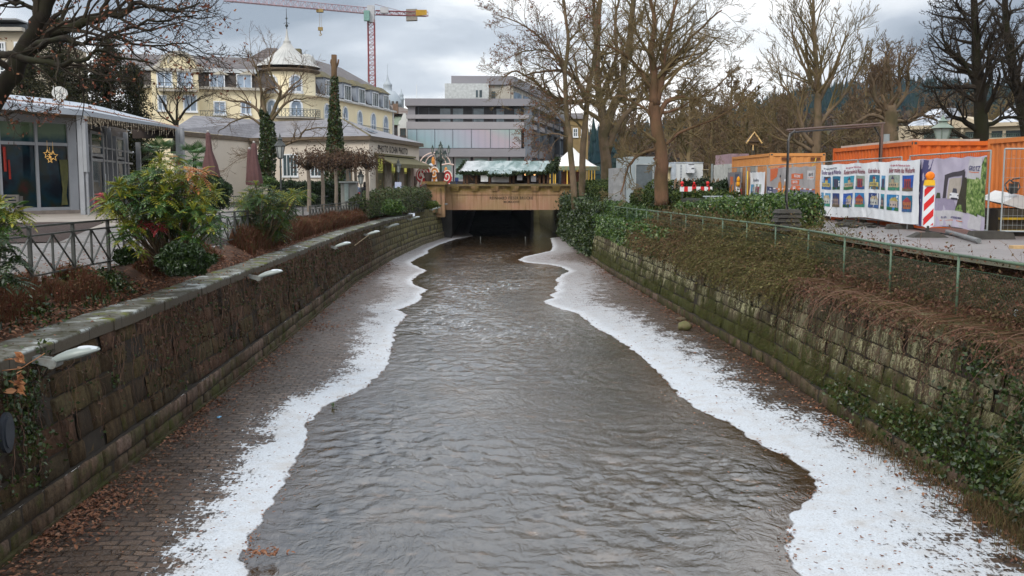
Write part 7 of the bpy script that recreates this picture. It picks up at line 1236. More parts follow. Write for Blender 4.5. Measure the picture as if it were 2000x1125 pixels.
b_ = W(-95, 412, Yo); T.finish('oak_tree', 'dark mossy oak with brown clinging leaves reaching in at upper left', (b_.x, b_.y, .2), BK_OAK, TWD, None, .26, RDL, .055)
# T2 dark evergreen behind the pavilion
g = random.Random(4); EVG = leafmat('dark_yew', [(.010,.014,.004), (.022,.026,.008), (.04,.042,.012), (.06,.055,.016), (.016,.014,.005)], .7, .2, .05)
def conifer(u, Y, vt, vb, hw, label, seed, n=9000, s=.13, mat=None, name='yew_tree', shape=None):
    g = random.Random(seed); b = W(u, vb, Y); b.z = gl(b.x, Y); zt2 = W(u, vt, Y).z; H = zt2-b.z; t_ = thing(name, label, 'tree', b, None); m = MB(); m.cyl(b, (b.x, Y, zt2-.5), .3, .05, 7); rw = hw*Y/F; P_ = []
    for i in range(110):
        h = g.uniform(.05, .98); a = g.uniform(0, 6.28); rmax = rw*(1-h**2.2)*g.uniform(.7, 1.15)+.2; tip = V((b.x+math.cos(a)*rmax, Y+math.sin(a)*rmax, b.z+H*h+.1)); root = V((b.x, Y, b.z+H*max(h-.05,0))); m.tube([root, root.lerp(tip,.5)+V((0,0,.25)), tip], [.05,.035,.01], 4)
        for _ in range(n//110): t = g.random()**.6; p = root.lerp(tip, t); P_.append(p+V((g.gauss(0,.28), g.gauss(0,.28), -abs(g.gauss(0,.42)))))
    build('trunk', m, BK_OAK, t_); m = MB(); leaves(m, P_, s, g, .35, -.2); build('crown', m, mat or EVG, t_); return t_
conifer(125, 66, 22, 260, 75, 'broad dark yew behind the café roof, left of the hotel gable', 3, 26000, .12); conifer(268, 71, 118, 262, 36, 'narrow dark evergreen touching the left end of the hotel', 18, 12000, .12); conifer(215, 70, 60, 260, 58, 'second dark evergreen nearer the hotel gable, behind the café roof', 8, 20000, .12); conifer(55, 72, 90, 260, 60, 'low dark evergreen in front of the beige apartment block', 9, 14000, .12)
# T3 ivied tree before the shop, T4 ivied pole, T5 small bare tree
Y3 = 71; T = Tree(31, 4, (9,7,5,3), (.5,.55,.55), (48,45,40), .05, .17, .35, .007, 1)
pt = T.limb([(522,362),(521,320),(524,280),(522,240)], .32, .26, 0, Y=Y3, wob=0); T.limb([(522,245),(505,218),(485,203),(450,196),(425,188)], .16, .03, 11, 4.6, Y=Y3); T.limb([(522,245),(514,200),(508,165),(500,130),(488,105)], .18, .03, 12, 5, Y=Y3); T.limb([(524,240),(540,205),(548,180),(532,150),(527,120),(535,100)], .17, .03, 12, 5, Y=Y3)
T.limb([(526,240),(548,212),(565,198),(600,192),(630,190)], .13, .02, 10, 4.4, Y=Y3); T.limb([(520,255),(495,232),(470,232),(445,245),(425,258)], .11, .02, 10, 4.2, Y=Y3); T.limb([(525,300),(560,282),(580,272),(597,255),(620,250),(645,250)], .12, .03, 8, 4, Y=Y3); T.limb([(575,276),(610,272),(650,268),(682,240)], .09, .02, 8, 3.5, Y=Y3); T.limb([(520,262),(508,285),(495,300),(470,310),(440,330)], .06, .012, 12, 3.2, Y=Y3); T.limb([(538,205),(570,170),(590,150),(600,130)], .09, .02, 9, 4, Y=Y3)
b_ = W(522, 362, Y3); t_ = T.finish('ivied_tree', 'spreading bare tree with ivy wrapped trunk in front of the shop roof', (b_.x, b_.y, gl(b_.x, Y3)), BK_GRY, TW1); m = MB(); ivyclad(m, [W(522,362,Y3), W(521,340,Y3), W(522,310,Y3), W(524,280,Y3), W(522,240,Y3), W(512,214,Y3)], [.38,.45,.52,.50,.40,.2], 260, .085, g); build('ivy', m, IVY, t_)
Y4 = 70; m = MB(); pp = [W(652,372,Y4), W(654,300,Y4), W(653,200,Y4), W(652.5,150,Y4), W(652.5,107,Y4)]; b_ = pp[0]; t_ = thing('topped_tree', 'tall topped trunk with ivy on its lower half, standing like a pole', 'tree', (b_.x, b_.y, gl(b_.x, Y4))); m.tube(pp, [.32,.29,.24,.2,.19], 12); m.tube([W(649,130,Y4), W(646,122,Y4), W(647,116,Y4)], [.08,.06,.05], 5); m.tube([W(656,132,Y4), W(660,124,Y4), W(661,116,Y4)], [.09,.07,.06], 5); build('trunk', m, BK_BRN, t_, True)
m = MB(); ivyclad(m, [W(652,372,Y4), W(653,330,Y4), W(655,290,Y4), W(654,250,Y4), W(653,200,Y4), W(653,150,Y4)], [.62,.66,.52,.42,.28,.2], 230, .085, g); build('ivy', m, IVY, t_)
T = Tree(5, 3, (9,7,5), (.55,.55,.5), (45,45,40), .06, .2, .35, .008, 1); b_ = W(345, 262, 69); T.limb([(340,300,69),(343,258,69),(345,235,69)], .2, .16, 0); T.limb([(343,240),(325,215),(312,190),(305,165)], .11, .02, 9, 4, Y=69); T.limb([(345,238),(372,205),(392,190),(410,185)], .10, .02, 9, 4, Y=69); T.limb([(344,238),(345,205),(352,180),(360,160)], .10, .02, 8, 4, Y=69); T.limb([(343,245),(315,225),(290,205)], .07, .02, 8, 3, Y=69); T.finish('small_bare_tree', 'small bare forked tree just left of the skylit roof', (b_.x, b_.y, .3), BK_OAK, TWD)
# T6 central plane group by the bridge
def topz(x, y): return ZR
T = Tree(61, 5, (11,9,7,4), (.52,.55,.55), (45,45,42), .04, .15, .5, .010, 1); Y6 = 80; P6 = lambda *q: [(a, b, Y6) for a, b in q]
T.limb(P6((1186,400),(1184,330),(1178,260),(1176,215),(1168,180),(1166,120),(1168,60),(1172,-10)), .52, .16, 18, 8, .3); T.limb(P6((1180,270),(1195,220),(1212,175),(1222,120),(1230,60),(1240,-20)), .34, .2, 18, 8, .25)
T.limb(P6((1186,300),(1208,240),(1240,205),(1262,170),(1290,150),(1330,110)), .3, .05, 16, 8, .3); T.limb(P6((1176,215),(1150,195),(1130,200),(1100,196),(1070,183),(1045,160),(1010,140),(985,150)), .26, .05, 16, 7, .2); T.limb(P6((1170,190),(1190,150),(1205,100),(1200,40),(1210,-10)), .2, .08, 10, 7, .2)
b_ = W(1186, 400, Y6); T.finish('plane_tree', 'thickest plane tree of the group by the bridge, forking into mossy limbs', (b_.x, b_.y, ZR), BK_GRY, TWO, 'plane trees by the bridge', .05, RDL, .07)
T = Tree(62, 4, (11,10,8,4), (.5,.55,.55), (48,45,42), .05, .15, .5, .010, 1); Y7 = 77; T.limb([(1140,410,Y7),(1136,340,Y7),(1140,270,Y7),(1145,215,Y7),(1150,170,Y7),(1160,120,Y7),(1165,70,Y7),(1160,20,Y7),(1165,-30,Y7)], .3, .1, 18, 7, .3)
T.limb([(1145,190,Y7),(1128,160,Y7),(1110,142,Y7),(1085,138,Y7),(1055,140,Y7),(1020,148,Y7)], .22, .05, 16, 6, .1); T.limb([(1141,255,Y7),(1120,232,Y7),(1090,210,Y7),(1060,205,Y7),(1030,215,Y7)], .1, .02, 14, 5, .1)
b_ = W(1140, 410, Y7); T.finish('plane_tree', 'slim plane tree between leaning stem and thickest plane, bending at mid height', (b_.x, b_.y, ZR), BK_GRY, TWO, 'plane trees by the bridge', .25, RDL, .07)
T = Tree(63, 4, (11,10,8,4), (.5,.55,.55), (48,45,42), .05, .15, .5, .010, 1); Y8 = 74; T.limb([(1124,412,Y8),(1118,340,Y8),(1112,270,Y8),(1106,200,Y8),(1104,140,Y8),(1110,80,Y8),(1104,30,Y8),(1098,-20,Y8)], .27, .09, 18, 6.5, .3)
T.limb([(1106,150,Y8),(1085,110,Y8),(1060,80,Y8),(1025,50,Y8),(990,35,Y8),(960,28,Y8)], .12, .02, 16, 5.5, .1); T.limb([(1105,130,Y8),(1080,105,Y8),(1045,98,Y8),(1010,105,Y8),(980,120,Y8)], .09, .02, 16, 5, .1); T.limb([(1112,270,Y8),(1080,260,Y8),(1050,270,Y8),(1030,290,Y8)], .07, .015, 12, 4, .1); T.limb([(1108,80,Y8),(1130,60,Y8),(1150,40,Y8)], .08, .03, 8, 4)
b_ = W(1124, 412, Y8); T.finish('plane_tree', 'leftmost leaning plane stem beside the carousel, red leaf remnants in its twigs', (b_.x, b_.y, ZR), BK_GRY, TW1, 'plane trees by the bridge', .35, RDL, .07)
# T7 big tree right of the canal
T = Tree(71, 5, (12,9,7,4), (.5,.55,.55), (45,45,42), .04, .15, .4, .007, 1); Y9 = 50; q9 = lambda *q: [(a, b, Y9) for a, b in q]
T.limb(q9((1293,402),(1291,350),(1293,320),(1286,270),(1280,235),(1277,200)), .37, .28, 2, 4, .5, wob=.01); T.limb(q9((1278,205),(1277,150),(1272,100),(1278,50),(1268,-20)), .26, .08, 16, 6, .1); T.limb(q9((1280,210),(1292,160),(1300,100),(1310,50),(1325,-10)), .2, .06, 14, 6, .1)
T.limb(q9((1284,235),(1300,200),(1325,190),(1350,193),(1366,192)), .15, .07, 8, 4.5, .2); T.limb(q9((1280,200),(1262,160),(1235,120),(1200,95),(1160,85)), .15, .03, 14, 5.5, .1); T.limb(q9((1279,170),(1305,130),(1340,85),(1375,50),(1410,20)), .14, .03, 14, 5.5, .1)
T.limb(q9((1295,285),(1325,262),(1365,245),(1410,225),(1450,195),(1490,160)), .10, .02, 16, 4.5, .1); T.limb(q9((1290,285),(1270,295),(1245,305),(1228,325),(1221,350),(1212,380)), .11, .03, 9, 3, .2); T.limb(q9((1286,255),(1262,215),(1230,195),(1200,190),(1170,200)), .10, .02, 13, 4.5, .1); T.limb(q9((1276,140),(1310,118),(1345,110),(1390,95)), .09, .02, 12, 4.5, .1); T.limb(q9((1290,300),(1278,310),(1282,322)), .06, .04, 2, 2); T.limb(q9((1283,225),(1320,215),(1350,198),(1400,170),(1440,130)), .08, .02, 13, 4.5)
b_ = W(1293, 402, Y9); T.finish('bare_tree', 'large bare tree with straight brown trunk rising from the hedge right of the canal', (b_.x, b_.y, ZR), BK_BRN, TWO, grp)
# T8.. right side
T = Tree(81, 4, (11,8,5), (.46,.55,.5), (36,36,34), .12, .10, .6, .012, 1); Ya = 60; qa = lambda *q: [(a, b, Ya) for a, b in q]; T.limb(qa((1594,380),(1594,300),(1597,240),(1597,180),(1594,120),(1590,60),(1588,-30)), .38, .06, 24, 8, .45, wob=.01)
T.limb(qa((1590,285),(1570,262),(1562,230),(1548,190),(1528,165),(1520,130)), .18, .03, 14, 6, .2); T.limb(qa((1585,295),(1556,278),(1525,258),(1496,232),(1470,205)), .13, .03, 12, 5, .2); T.limb(qa((1598,250),(1618,220),(1650,185),(1672,150),(1690,110)), .16, .03, 14, 6, .2); T.limb(qa((1597,200),(1620,160),(1640,110),(1652,60)), .13, .03, 13, 6, .1); T.limb(qa((1596,180),(1575,140),(1555,90),(1545,30)), .13, .03, 13, 6, .1); T.limb(qa((1600,290),(1620,272),(1640,268),(1672,272)), .06, .015, 8, 3)
b_ = W(1594, 380, Ya); T.finish('bare_tree', 'upright bare tree behind the orange containers under the cable gantry, vase-shaped', (b_.x, b_.y, ZR), BK_GRY, TWO, grp)
T = Tree(83, 4, (10,8,5), (.42,.5,.5), (50,48,44), .10, .2, .45, .012, 1); Yb2 = 62; qb = lambda *q: [(a, b, Yb2) for a, b in q]; T.limb(qa((1744,380),(1742,300),(1740,240),(1738,205)), .5, .36, 3, 4, .6, wob=.02)
for q in (((1738,215),(1728,180),(1727,140),(1730,100)), ((1740,212),(1742,170),(1735,130),(1738,100)), ((1742,212),(1756,180),(1756,140),(1760,100)), ((1744,215),(1770,180),(1775,140),(1778,112)), ((1735,218),(1712,195),(1706,160),(1695,140)), ((1736,240),(1705,225),(1680,235),(1660,250)), ((1745,235),(1775,235),(1800,225),(1830,235))): T.limb([(a, b, Yb2) for a, b in q], .15, .06, 13, 4.0, .2)
b_ = W(1744, 380, Yb2); T.finish('pollarded_tree', 'old pollarded bare tree with upright stubby limbs, left of the classical pavilion', (b_.x, b_.y, ZR), BK_GRY, TW1, grp)
T = Tree(85, 5, (11,8,6,3), (.5,.5,.5), (52,50,45), .04, .2, .4, .009, 1); Yc2 = 46; qc = lambda *q: [(a, b, Yc2) for a, b in q]; T.limb(qc((1914,380),(1915,300),(1918,240),(1913,180),(1908,110),(1904,40),(1900,-40)), .45, .12, 26, 6.5, .35)
T.limb(qc((1914,262),(1890,240),(1860,225),(1835,200),(1825,170)), .17, .03, 14, 4.5, .2); T.limb(qc((1912,272),(1885,270),(1850,250),(1800,262),(1775,255)), .12, .03, 12, 3.5, .2); T.limb(qc((1918,250),(1950,235),(1985,228),(2030,235)), .14, .03, 10, 4, .2); T.limb(qc((1910,165),(1880,120),(1850,90),(1835,60)), .14, .03, 14, 5, .1); T.limb(qc((1914,200),(1935,150),(1930,100),(1945,50)), .15, .03, 14, 5, .1); T.limb(qc((1905,60),(1880,30),(1860,0)), .1, .03, 10, 4)
b_ = W(1914, 380, Yc2); T.finish('bare_tree', 'dense dark bare tree in front of the classical pavilion', (b_.x, b_.y, ZR), BK_OAK, TWD, grp)
T = Tree(86, 4, (12,9,6), (.5,.5,.5), (50,48,45), .05, .2, .45, .011, 1); T.limb([(2020,380,52),(2010,280,52),(1990,190,52),(1975,110,52),(1965,40,52),(1962,-40,52)], .4, .12, 28, 6.5, .3); T.limb([(1990,190,52),(1965,150,52),(1950,100,52)], .15, .03, 12, 5); b_ = W(2020, 380, 52); T.finish('bare_tree', 'bare tree leaning in at the far right edge', (b_.x, b_.y, ZR), BK_OAK, TWD, grp)
# background park trees: prototypes and copies
protos = []
for k in range(3):
    T = Tree(100+k, 4, (13,8,6,3), (.50,.55,.5), (42,42,40), .08, .16, .7, .022, 1); T.trunk((0,0,0), 8.5+k, .28, .07, (g.uniform(-.6,.6), .3), 9, 15, 6.8, .22); protos.append(T)
PB_ = []
labs = ['brown bare park tree standing between the white refrigerated container and the cabins','bare park tree behind the grey prefabricated garage','bare park tree just right of the straight brown trunk','bare park tree left of the lit bird house','bare park tree right of the lit bird house']
bgp = [(1345,74),(1385,66),(1425,80),(1462,70),(1500,84),(1330,96),(1370,104),(1408,98),(1445,108),(1485,100),(1525,96),(1560,110),(1250,100),(1215,92),(1300,115),(1640,92),(1680,86),(1715,100),(1790,94),(1840,100),(1880,92),(1960,84),(1545,78),(1660,118),(1770,120),(1235,125),(1350,130),(1420,135),(1480,130)]
side = lambda u: 'near the right edge' if u > 1850 else 'behind the containers' if u > 1600 else 'beyond the orange cabin' if u > 1480 else 'behind the lit bird house' if u > 1440 else 'behind the brown shed' if u > 1390 else 'behind the white container' if u > 1310 else 'behind the grey garage'
rank = {}
OLV = bark('olive_brown_bark', (.14,.10,.055), (.19,.14,.075), .6)
for i_, (u, Y) in enumerate(bgp):
    x = W(u, 358, Y).x; nm = side(u); rank[nm] = rank.get(nm, 0)+1; lb = ['bare brown park tree %s, nearest of its cluster','bare brown park tree %s, second in its cluster','bare brown park tree %s, third in its cluster','bare brown park tree %s, fourth in its cluster','bare brown park tree %s, fifth in its cluster','bare brown park tree %s, sixth in its cluster','bare brown park tree %s, seventh in its cluster','bare brown park tree %s, at the very back of its cluster'][min(rank[nm]-1, 7)] % nm
    k = i_ % 3
    if len(PB_) <= k: o = protos[k].finish('park_tree', lb, (0,0,0), OLV, TW1 if k else TWO, 'background park trees'); PB_.append(o)
    else: o = copy_tree(PB_[k], label=lb)
    h = g.uniform(.85, 1.15); 
    if 1310 < u < 1560: h *= interp(Y, [(66,.74),(100,.95),(140,1.15)])
    o.location = (x, Y, ZR); o.rotation_euler = (0,0,g.uniform(0,6.28)); o.scale = (h*1.1, h*1.1, h)
# ---- lollipop trees
BRL = leafmat('brown_clipped', [(.08,.045,.03), (.12,.07,.045), (.055,.035,.025), (.15,.10,.06)], .8, .15, .1)
lt = [(603,58,27),(630,60,26),(656,64,24),(664.5,70,22),(679.5,66,24),(694.5,72,22),(717,62,24)]; LTl = ['leftmost of the clipped flat-crowned trees by the railing','second clipped flat-crowned tree from the left','third clipped flat-crowned tree, overlapping the ivied pole','thin clipped tree directly left of the red bin','clipped tree whose trunk stands at the red bin','clipped tree behind the slim lamp post, near the utility kiosk','rightmost clipped tree in front of the buff wall']
for (u, Y, rp), lb in zip(lt, LTl):
    b = W(u, 380, Y); b.z = gl(b.x, Y); zc_ = W(u, 313, Y).z; t_ = thing('clipped_tree', lb, 'tree', b, 'clipped flat-crowned trees'); m = MB(); m.tube([b, (b.x+.04, Y, lerp(b.z, zc_, .5)), (b.x, Y, zc_-.55)], [.13,.11,.10], 8); build('trunk', m, M('pale_bark', (.22,.18,.14), (.15,.12,.09), 6, .9, .4), t_); m = MB(); P_ = []
    for k in range(26):
        a = g.uniform(0,6.28); r = g.uniform(.4,1)*rp*Y/F*1.25; tip = V((b.x+math.cos(a)*r, Y+math.sin(a)*r, zc_+g.uniform(-.35,.5))); m.tube([(b.x,Y,zc_-.6), (b.x+math.cos(a)*r*.45, Y+math.sin(a)*r*.45, zc_-.35+g.uniform(0,.3)), tip], [.05,.03,.01], 4)
    for k in range(1000): a = g.uniform(0,6.28); r = math.sqrt(g.random())*rp*Y/F*(1.25+.25*math.sin(a*3+u)); P_.append((b.x+math.cos(a)*r, Y+math.sin(a)*r, zc_+g.gauss(0,.30)+.2*math.sin(a*3+u)))
    build('branches', m, TWD, t_); m = MB(); leaves(m, P_, .075, g, .5, 0); build('crown', m, BRL, t_)
# ---- far hill with woods
HILL = gmat('hill_woodland_floor', [(.3, (.05,.035,.025)), (.5, (.085,.06,.045)), (.7, (.06,.065,.04))], .02, 1, .3, .1)
def hz(x, y):
    if y < 260: return ZR-.2
    t = (y-260)/420; r = x/y; hh = interp(r, [(-.02,6),(.10,17),(.18,26),(.26,38),(.33,49),(.42,52),(.7,56),(1.2,50)]); return ZR+hh*min(t,1.25)**.9*(1+.08*mnoise.noise(V((x*.008, y*.008, 2))))
m = MB(); m.grid(lambda a, b: (lambda y: (lambda x: (x, y, hz(x, y)))(lerp(.02,1.3,a)*y))(lerp(255, 900, b)), 60, 40); struct('hill', m, HILL, True)
BLF = leafmat('haze_blue_fir', [(.012,.034,.040), (.018,.045,.048), (.015,.035,.03), (.028,.052,.052)], .9, .1, 0); BRW_ = leafmat('far_brown_wood', [(.10,.07,.055), (.13,.095,.07), (.08,.065,.04), (.11,.10,.05), (.07,.05,.045)], .95, .05, .1)  # firs: bluish spruce green with distance haze painted into the colour
mf_, mw_ = MB(), MB(); gg = random.Random(77)
for k in range(5200):
    y = 262+620*gg.random()**.75; r = gg.uniform(.03, .72); x = r*y; z0 = hz(x, y); fir = mnoise.noise(V((x*.012, y*.009, 6))) > -.02+(.35 if y < 420 else -.12)
    if r > .5 and gg.random() < .4: continue
    if fir:
        h = gg.uniform(11, 19); w0 = h*.19
        for q in range(4):
            n = 6; zb2 = z0+h*q/4.6; rr_ = w0*(1-q/4.8); o = len(mf_.v); mf_.v += [(x+rr_*gg.uniform(.8,1.2)*math.cos(j*6.283/n+q), y+rr_*gg.uniform(.8,1.2)*math.sin(j*6.283/n+q), zb2+gg.uniform(-.5,.5)) for j in range(n)]+[(x, y, zb2+h*.42)]
            for j in range(n): mf_.f.append((o+j, o+(j+1) % n, o+n)); mf_.mi.append(0)
    elif gg.random() < .75:
        h = gg.uniform(9, 14)
        for q in range(16): a = gg.uniform(0,6.28); p0 = V((x, y, z0+h*gg.uniform(.05,.4))); p1 = V((x+math.cos(a)*h*.32, y+math.sin(a)*h*.32, z0+h*gg.uniform(.55,1))); s_ = V((-math.sin(a), math.cos(a), 0))*gg.uniform(.2,.5); mw_.quad(p0-s_*.4, p0+s_*.4, p1+s_*2, p1-s_*2)
setp(build('fir_forest', mf_, BLF), 'firs massed on the far hillside, their green tinted with haze blue', 'forest', kind='stuff'); setp(build('bare_forest', mw_, BRW_), 'brown leafless woods covering the far hillside', 'forest', kind='stuff')

# air: a thin even haze over the whole valley
m = MB(); m.bx(-905, 1200, -65, 1505, -5, 130); t = NT('haze_air'); pv = t.n('ShaderNodeVolumePrincipled'); pv.inputs['Color'].default_value = (.80,.88,1,1); pv.inputs['Density'].default_value = .00008; pv.inputs['Anisotropy'].default_value = .2
t.t.links.new(pv.outputs[0], t.out.inputs['Volume']); t.m.cycles.homogeneous_volume = True if hasattr(t.m.cycles, 'homogeneous_volume') else None
hzo = setp(build('haze', m, t.m), kind='stuff'); sc.cycles.volume_bounces = 0
# ================================================================ shrubs, hedges, ground cover
g = random.Random(99)
def hedge(name, label, fn_pts, n, s, mat, core=None, cat='hedge', group=None, asp=.5, up=.3, corefn=None, kind=None):
    P_ = [fn_pts(g) for _ in range(n)]; a = np.array([tuple(p) for p in P_]); o = thing(name, label, cat, (float(a[:,0].mean()), float(a[:,1].mean()), float(a[:,2].min())), group); m = MB(); leaves(m, P_, s, g, asp, up); build('foliage', m, mat, o)
    if corefn: m = MB(); corefn(m); build('shade_core', m, M('hedge_shade', (.008,.012,.004), (.02,.022,.008), 6, .95, .5), o, True)  # solid dark core, painted shade for the hedge interior
    return o
LAU = leafmat('laurel_leaves', [(.025,.06,.012), (.05,.11,.018), (.085,.155,.028), (.14,.21,.04), (.03,.065,.013)], .3, .5, .15); YEW = leafmat('yew_hedge_leaves', [(.016,.035,.006), (.035,.06,.010), (.06,.09,.014), (.085,.11,.018)], .6, .25, .08)
DKG = leafmat('dark_bush_leaves', [(.010,.022,.007), (.02,.04,.011), (.03,.06,.015)], .5, .3, .1); BRH = leafmat('browning_hedge', [(.03,.055,.014), (.07,.10,.03), (.10,.07,.035), (.05,.08,.02), (.12,.15,.05)], .5, .3, .15)
def boxsurf(path, w, h, z0, rough=.12, zt=None, rnd_top=.25):
    """random points on the shell of a hedge that follows a polyline"""
    P_ = [V(p) for p in path]; L = [(P_[i+1]-P_[i]).length for i in range(len(P_)-1)]; tot = sum(L)
    def f(g):
        q = g.random()*tot; i = 0
        while i < len(L)-1 and q > L[i]: q -= L[i]; i += 1
        a, b = P_[i], P_[i+1]; t = q/L[i]; p = a.lerp(b, t); d = (b-a).normalized(); n = V((d.y, -d.x, 0)); r = g.random(); end = g.random() < w/(tot+w)
        ang = g.uniform(-.1, 3.24); cx = math.copysign(abs(math.cos(ang))**.45, math.cos(ang)); sz = abs(math.sin(ang))**.45
        if g.random() < .10:
            e = g.random() < .5; p = (P_[0] if e else P_[-1]).copy(); dd = (P_[1]-P_[0]).normalized() if e else (P_[-2]-P_[-1]).normalized(); n = V((dd.y,-dd.x,0)); hh = h if not callable(h) else h(p); uu = g.uniform(-1,1); return p+n*(uu*w/2)-dd*(.25*w*(1-uu*uu)+abs(g.gauss(0,.06)))+V((0,0,z0+hh*g.random()*(1-.25*uu*uu)))
        k = 1-abs(g.gauss(0,.10)); bump_ = 1+.16*mnoise.noise(V((p.x*1.3, p.y*1.3, cx*1.5)))+.10*mnoise.noise(V((p.x*4, p.y*4, cx*3+sz)))
        hh = h if not callable(h) else h(p); off = n*(cx*w/2*k*bump_); e = 0
        if i == 0 and t < .0: pass
        return V((p.x+off.x, p.y+off.y, z0+hh*(sz*k*bump_ if r > .35 else g.uniform(0,1)*sz*bump_)))+V((g.gauss(0,rough*.3),)*3)
    def core(m):
        for i in range(len(P_)-1):
            a, b = P_[i], P_[i+1]; d = (b-a).normalized(); n = V((d.y,-d.x,0)); prof = [(-.34,0),(-.34,.4),(-.26,.6),(0,.68),(.26,.6),(.34,.4),(.34,0)]; h0 = h if not callable(h) else h(a); h1 = h if not callable(h) else h(b)
            m.prism([V((a.x,a.y,z0))+n*(x*w)+V((0,0,z*h0)) for x, z in prof], V((b.x-a.x, b.y-a.y, 0)))
    return f, core
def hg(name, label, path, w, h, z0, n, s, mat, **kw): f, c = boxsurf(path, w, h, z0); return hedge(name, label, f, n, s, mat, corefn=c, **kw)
def pt(u, v, z): p = G(u, v, z); return (p.x, p.y, 0)
def wx(u, Y): return (W(u, 358, Y).x, Y, 0)
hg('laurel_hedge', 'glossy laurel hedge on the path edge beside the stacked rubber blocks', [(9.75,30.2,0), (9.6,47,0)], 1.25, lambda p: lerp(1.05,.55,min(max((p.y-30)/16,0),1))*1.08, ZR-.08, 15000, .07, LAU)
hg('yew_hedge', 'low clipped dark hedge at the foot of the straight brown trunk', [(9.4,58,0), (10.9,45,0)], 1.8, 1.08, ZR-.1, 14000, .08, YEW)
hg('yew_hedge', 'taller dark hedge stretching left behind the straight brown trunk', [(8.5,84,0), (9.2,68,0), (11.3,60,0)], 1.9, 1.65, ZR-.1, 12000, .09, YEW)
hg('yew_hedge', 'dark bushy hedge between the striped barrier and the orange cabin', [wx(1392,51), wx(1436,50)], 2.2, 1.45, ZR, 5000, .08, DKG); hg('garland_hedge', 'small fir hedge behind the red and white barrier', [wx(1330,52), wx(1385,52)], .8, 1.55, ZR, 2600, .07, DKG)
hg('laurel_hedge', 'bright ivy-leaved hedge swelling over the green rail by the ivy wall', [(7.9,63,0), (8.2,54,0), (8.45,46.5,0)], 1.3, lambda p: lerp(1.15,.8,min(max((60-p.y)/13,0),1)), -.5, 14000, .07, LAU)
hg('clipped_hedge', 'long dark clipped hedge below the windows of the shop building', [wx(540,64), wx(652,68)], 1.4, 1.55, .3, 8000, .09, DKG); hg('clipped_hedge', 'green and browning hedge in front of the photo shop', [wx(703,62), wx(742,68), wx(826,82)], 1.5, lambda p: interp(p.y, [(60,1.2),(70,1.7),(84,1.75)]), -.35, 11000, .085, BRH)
def ballf(c, r, sx=1, sz=1):
    def f(g):
        q = V((g.gauss(0,1), g.gauss(0,1), g.gauss(0,1))).normalized(); k = r*(1-abs(g.gauss(0,.16)))*(1+.42*mnoise.noise(q*1.6+V(c))+.15*mnoise.noise(q*5+V(c))); return V((c[0]+q.x*k*sx, c[1]+q.y*k, c[2]+q.z*k*sz))
    def core(m): m.blob(c, r*.62, sx, 1, sz, 12, .4)
    return f, core
def ball(name, label, u, v, Y, rpx, mat, n, s, sx=1, sz=1, cat='shrub', **kw): c = W(u, v, Y); f, co = ballf(tuple(c), rpx*Y/F, sx, sz); return hedge(name, label, f, n, s, mat, corefn=co, cat=cat, **kw)
ball('round_bush', 'dark rounded bush at the foot of the leaning maroon parasol', 418, 376, 40, 30, DKG, 7000, .055); ball('round_bush', 'light green bush on the wall top below the photo shop hedge', 768, 405, 62, 17, LAU, 2500, .07, 1.3, .9); ball('round_bush', 'small yellow-green tuft beside the stepped coping stones', 838, 400, 80, 11, leafmat('moss_tuft', [(.10,.15,.02),(.16,.20,.03),(.06,.10,.02)]), 1500, .06, 2, .6)
ball('round_bush', 'low green bush under the second window of the shop building', 588, 385, 60, 16, LAU, 2500, .07, 1.8, .8); ball('round_bush', 'trailing green bush left of the clipped hedge by the ivied tree', 520, 355, 64, 14, LAU, 1800, .07, 1.6, .7)
# ---- mahonia
def pinnate(m, p, d, L, n, lw, droop, g, roll=0, sub=1):
    """compound leaf: rachis with paired pointed leaflets"""
    p = V(p); d = V(d).normalized(); side = d.cross(V((0,0,1)))
    if side.length < .1: side = V((1,0,0))
    side.normalize(); side.rotate(Matrix.Rotation(roll, 3, d)); pts = [p.copy()]
    for i in range(n): d = (d+V((0,0,-droop/n))).normalized(); p = p+d*(L/n); pts.append(p.copy())
    m.tube(pts, [.006]+[.004]*(n-1)+[.002], 3, cap=False)
    for i in range(1, n+1):
        q = pts[i]; t = i/n; l = lw*(math.sin(math.pi*(.22+.68*t))**.7); dd = (pts[i]-pts[i-1]).normalized(); up = side.cross(dd).normalized()
        for sg in (-1, 1):
            e = (side*sg+dd*.55-up*.12*sg*0+V((0,0,-.25))).normalized(); w_ = dd*(l*.24); a = q; b = q+e*l*.42+w_*.9+up*.008; c = q+e*l; f = q+e*l*.42-w_*.9+up*.008; m.add([a, f, c, b], [(0,1,2,3)])
    e = pts[-1]+(pts[-1]-pts[-2]).normalized()*lw*.8; w_ = side*(lw*.2); m.add([pts[-1], pts[-1].lerp(e,.45)+w_, e, pts[-1].lerp(e,.45)-w_], [(0,1,2,3)])
MG = leafmat('mahonia_green', [(.018,.065,.012), (.035,.10,.015), (.065,.14,.02), (.11,.18,.025), (.035,.085,.013)], .3, .5, .2); MY = leafmat('mahonia_yellow', [(.20,.23,.025), (.30,.30,.03), (.11,.18,.03), (.38,.33,.03)], .4, .4, .25); MO = leafmat('mahonia_orange', [(.50,.14,.04), (.55,.24,.08), (.45,.28,.06), (.40,.10,.05)], .4, .4, .25); MP = leafmat('mahonia_pink', [(.50,.05,.07), (.55,.12,.12), (.45,.04,.05)], .4, .4, .25); MD = leafmat('mahonia_dark', [(.012,.028,.005), (.022,.045,.008), (.034,.06,.012)], .35, .45, .1)
STM = M('mahonia_stem', (.16,.11,.06), (.10,.07,.04), 12, .9, .4)
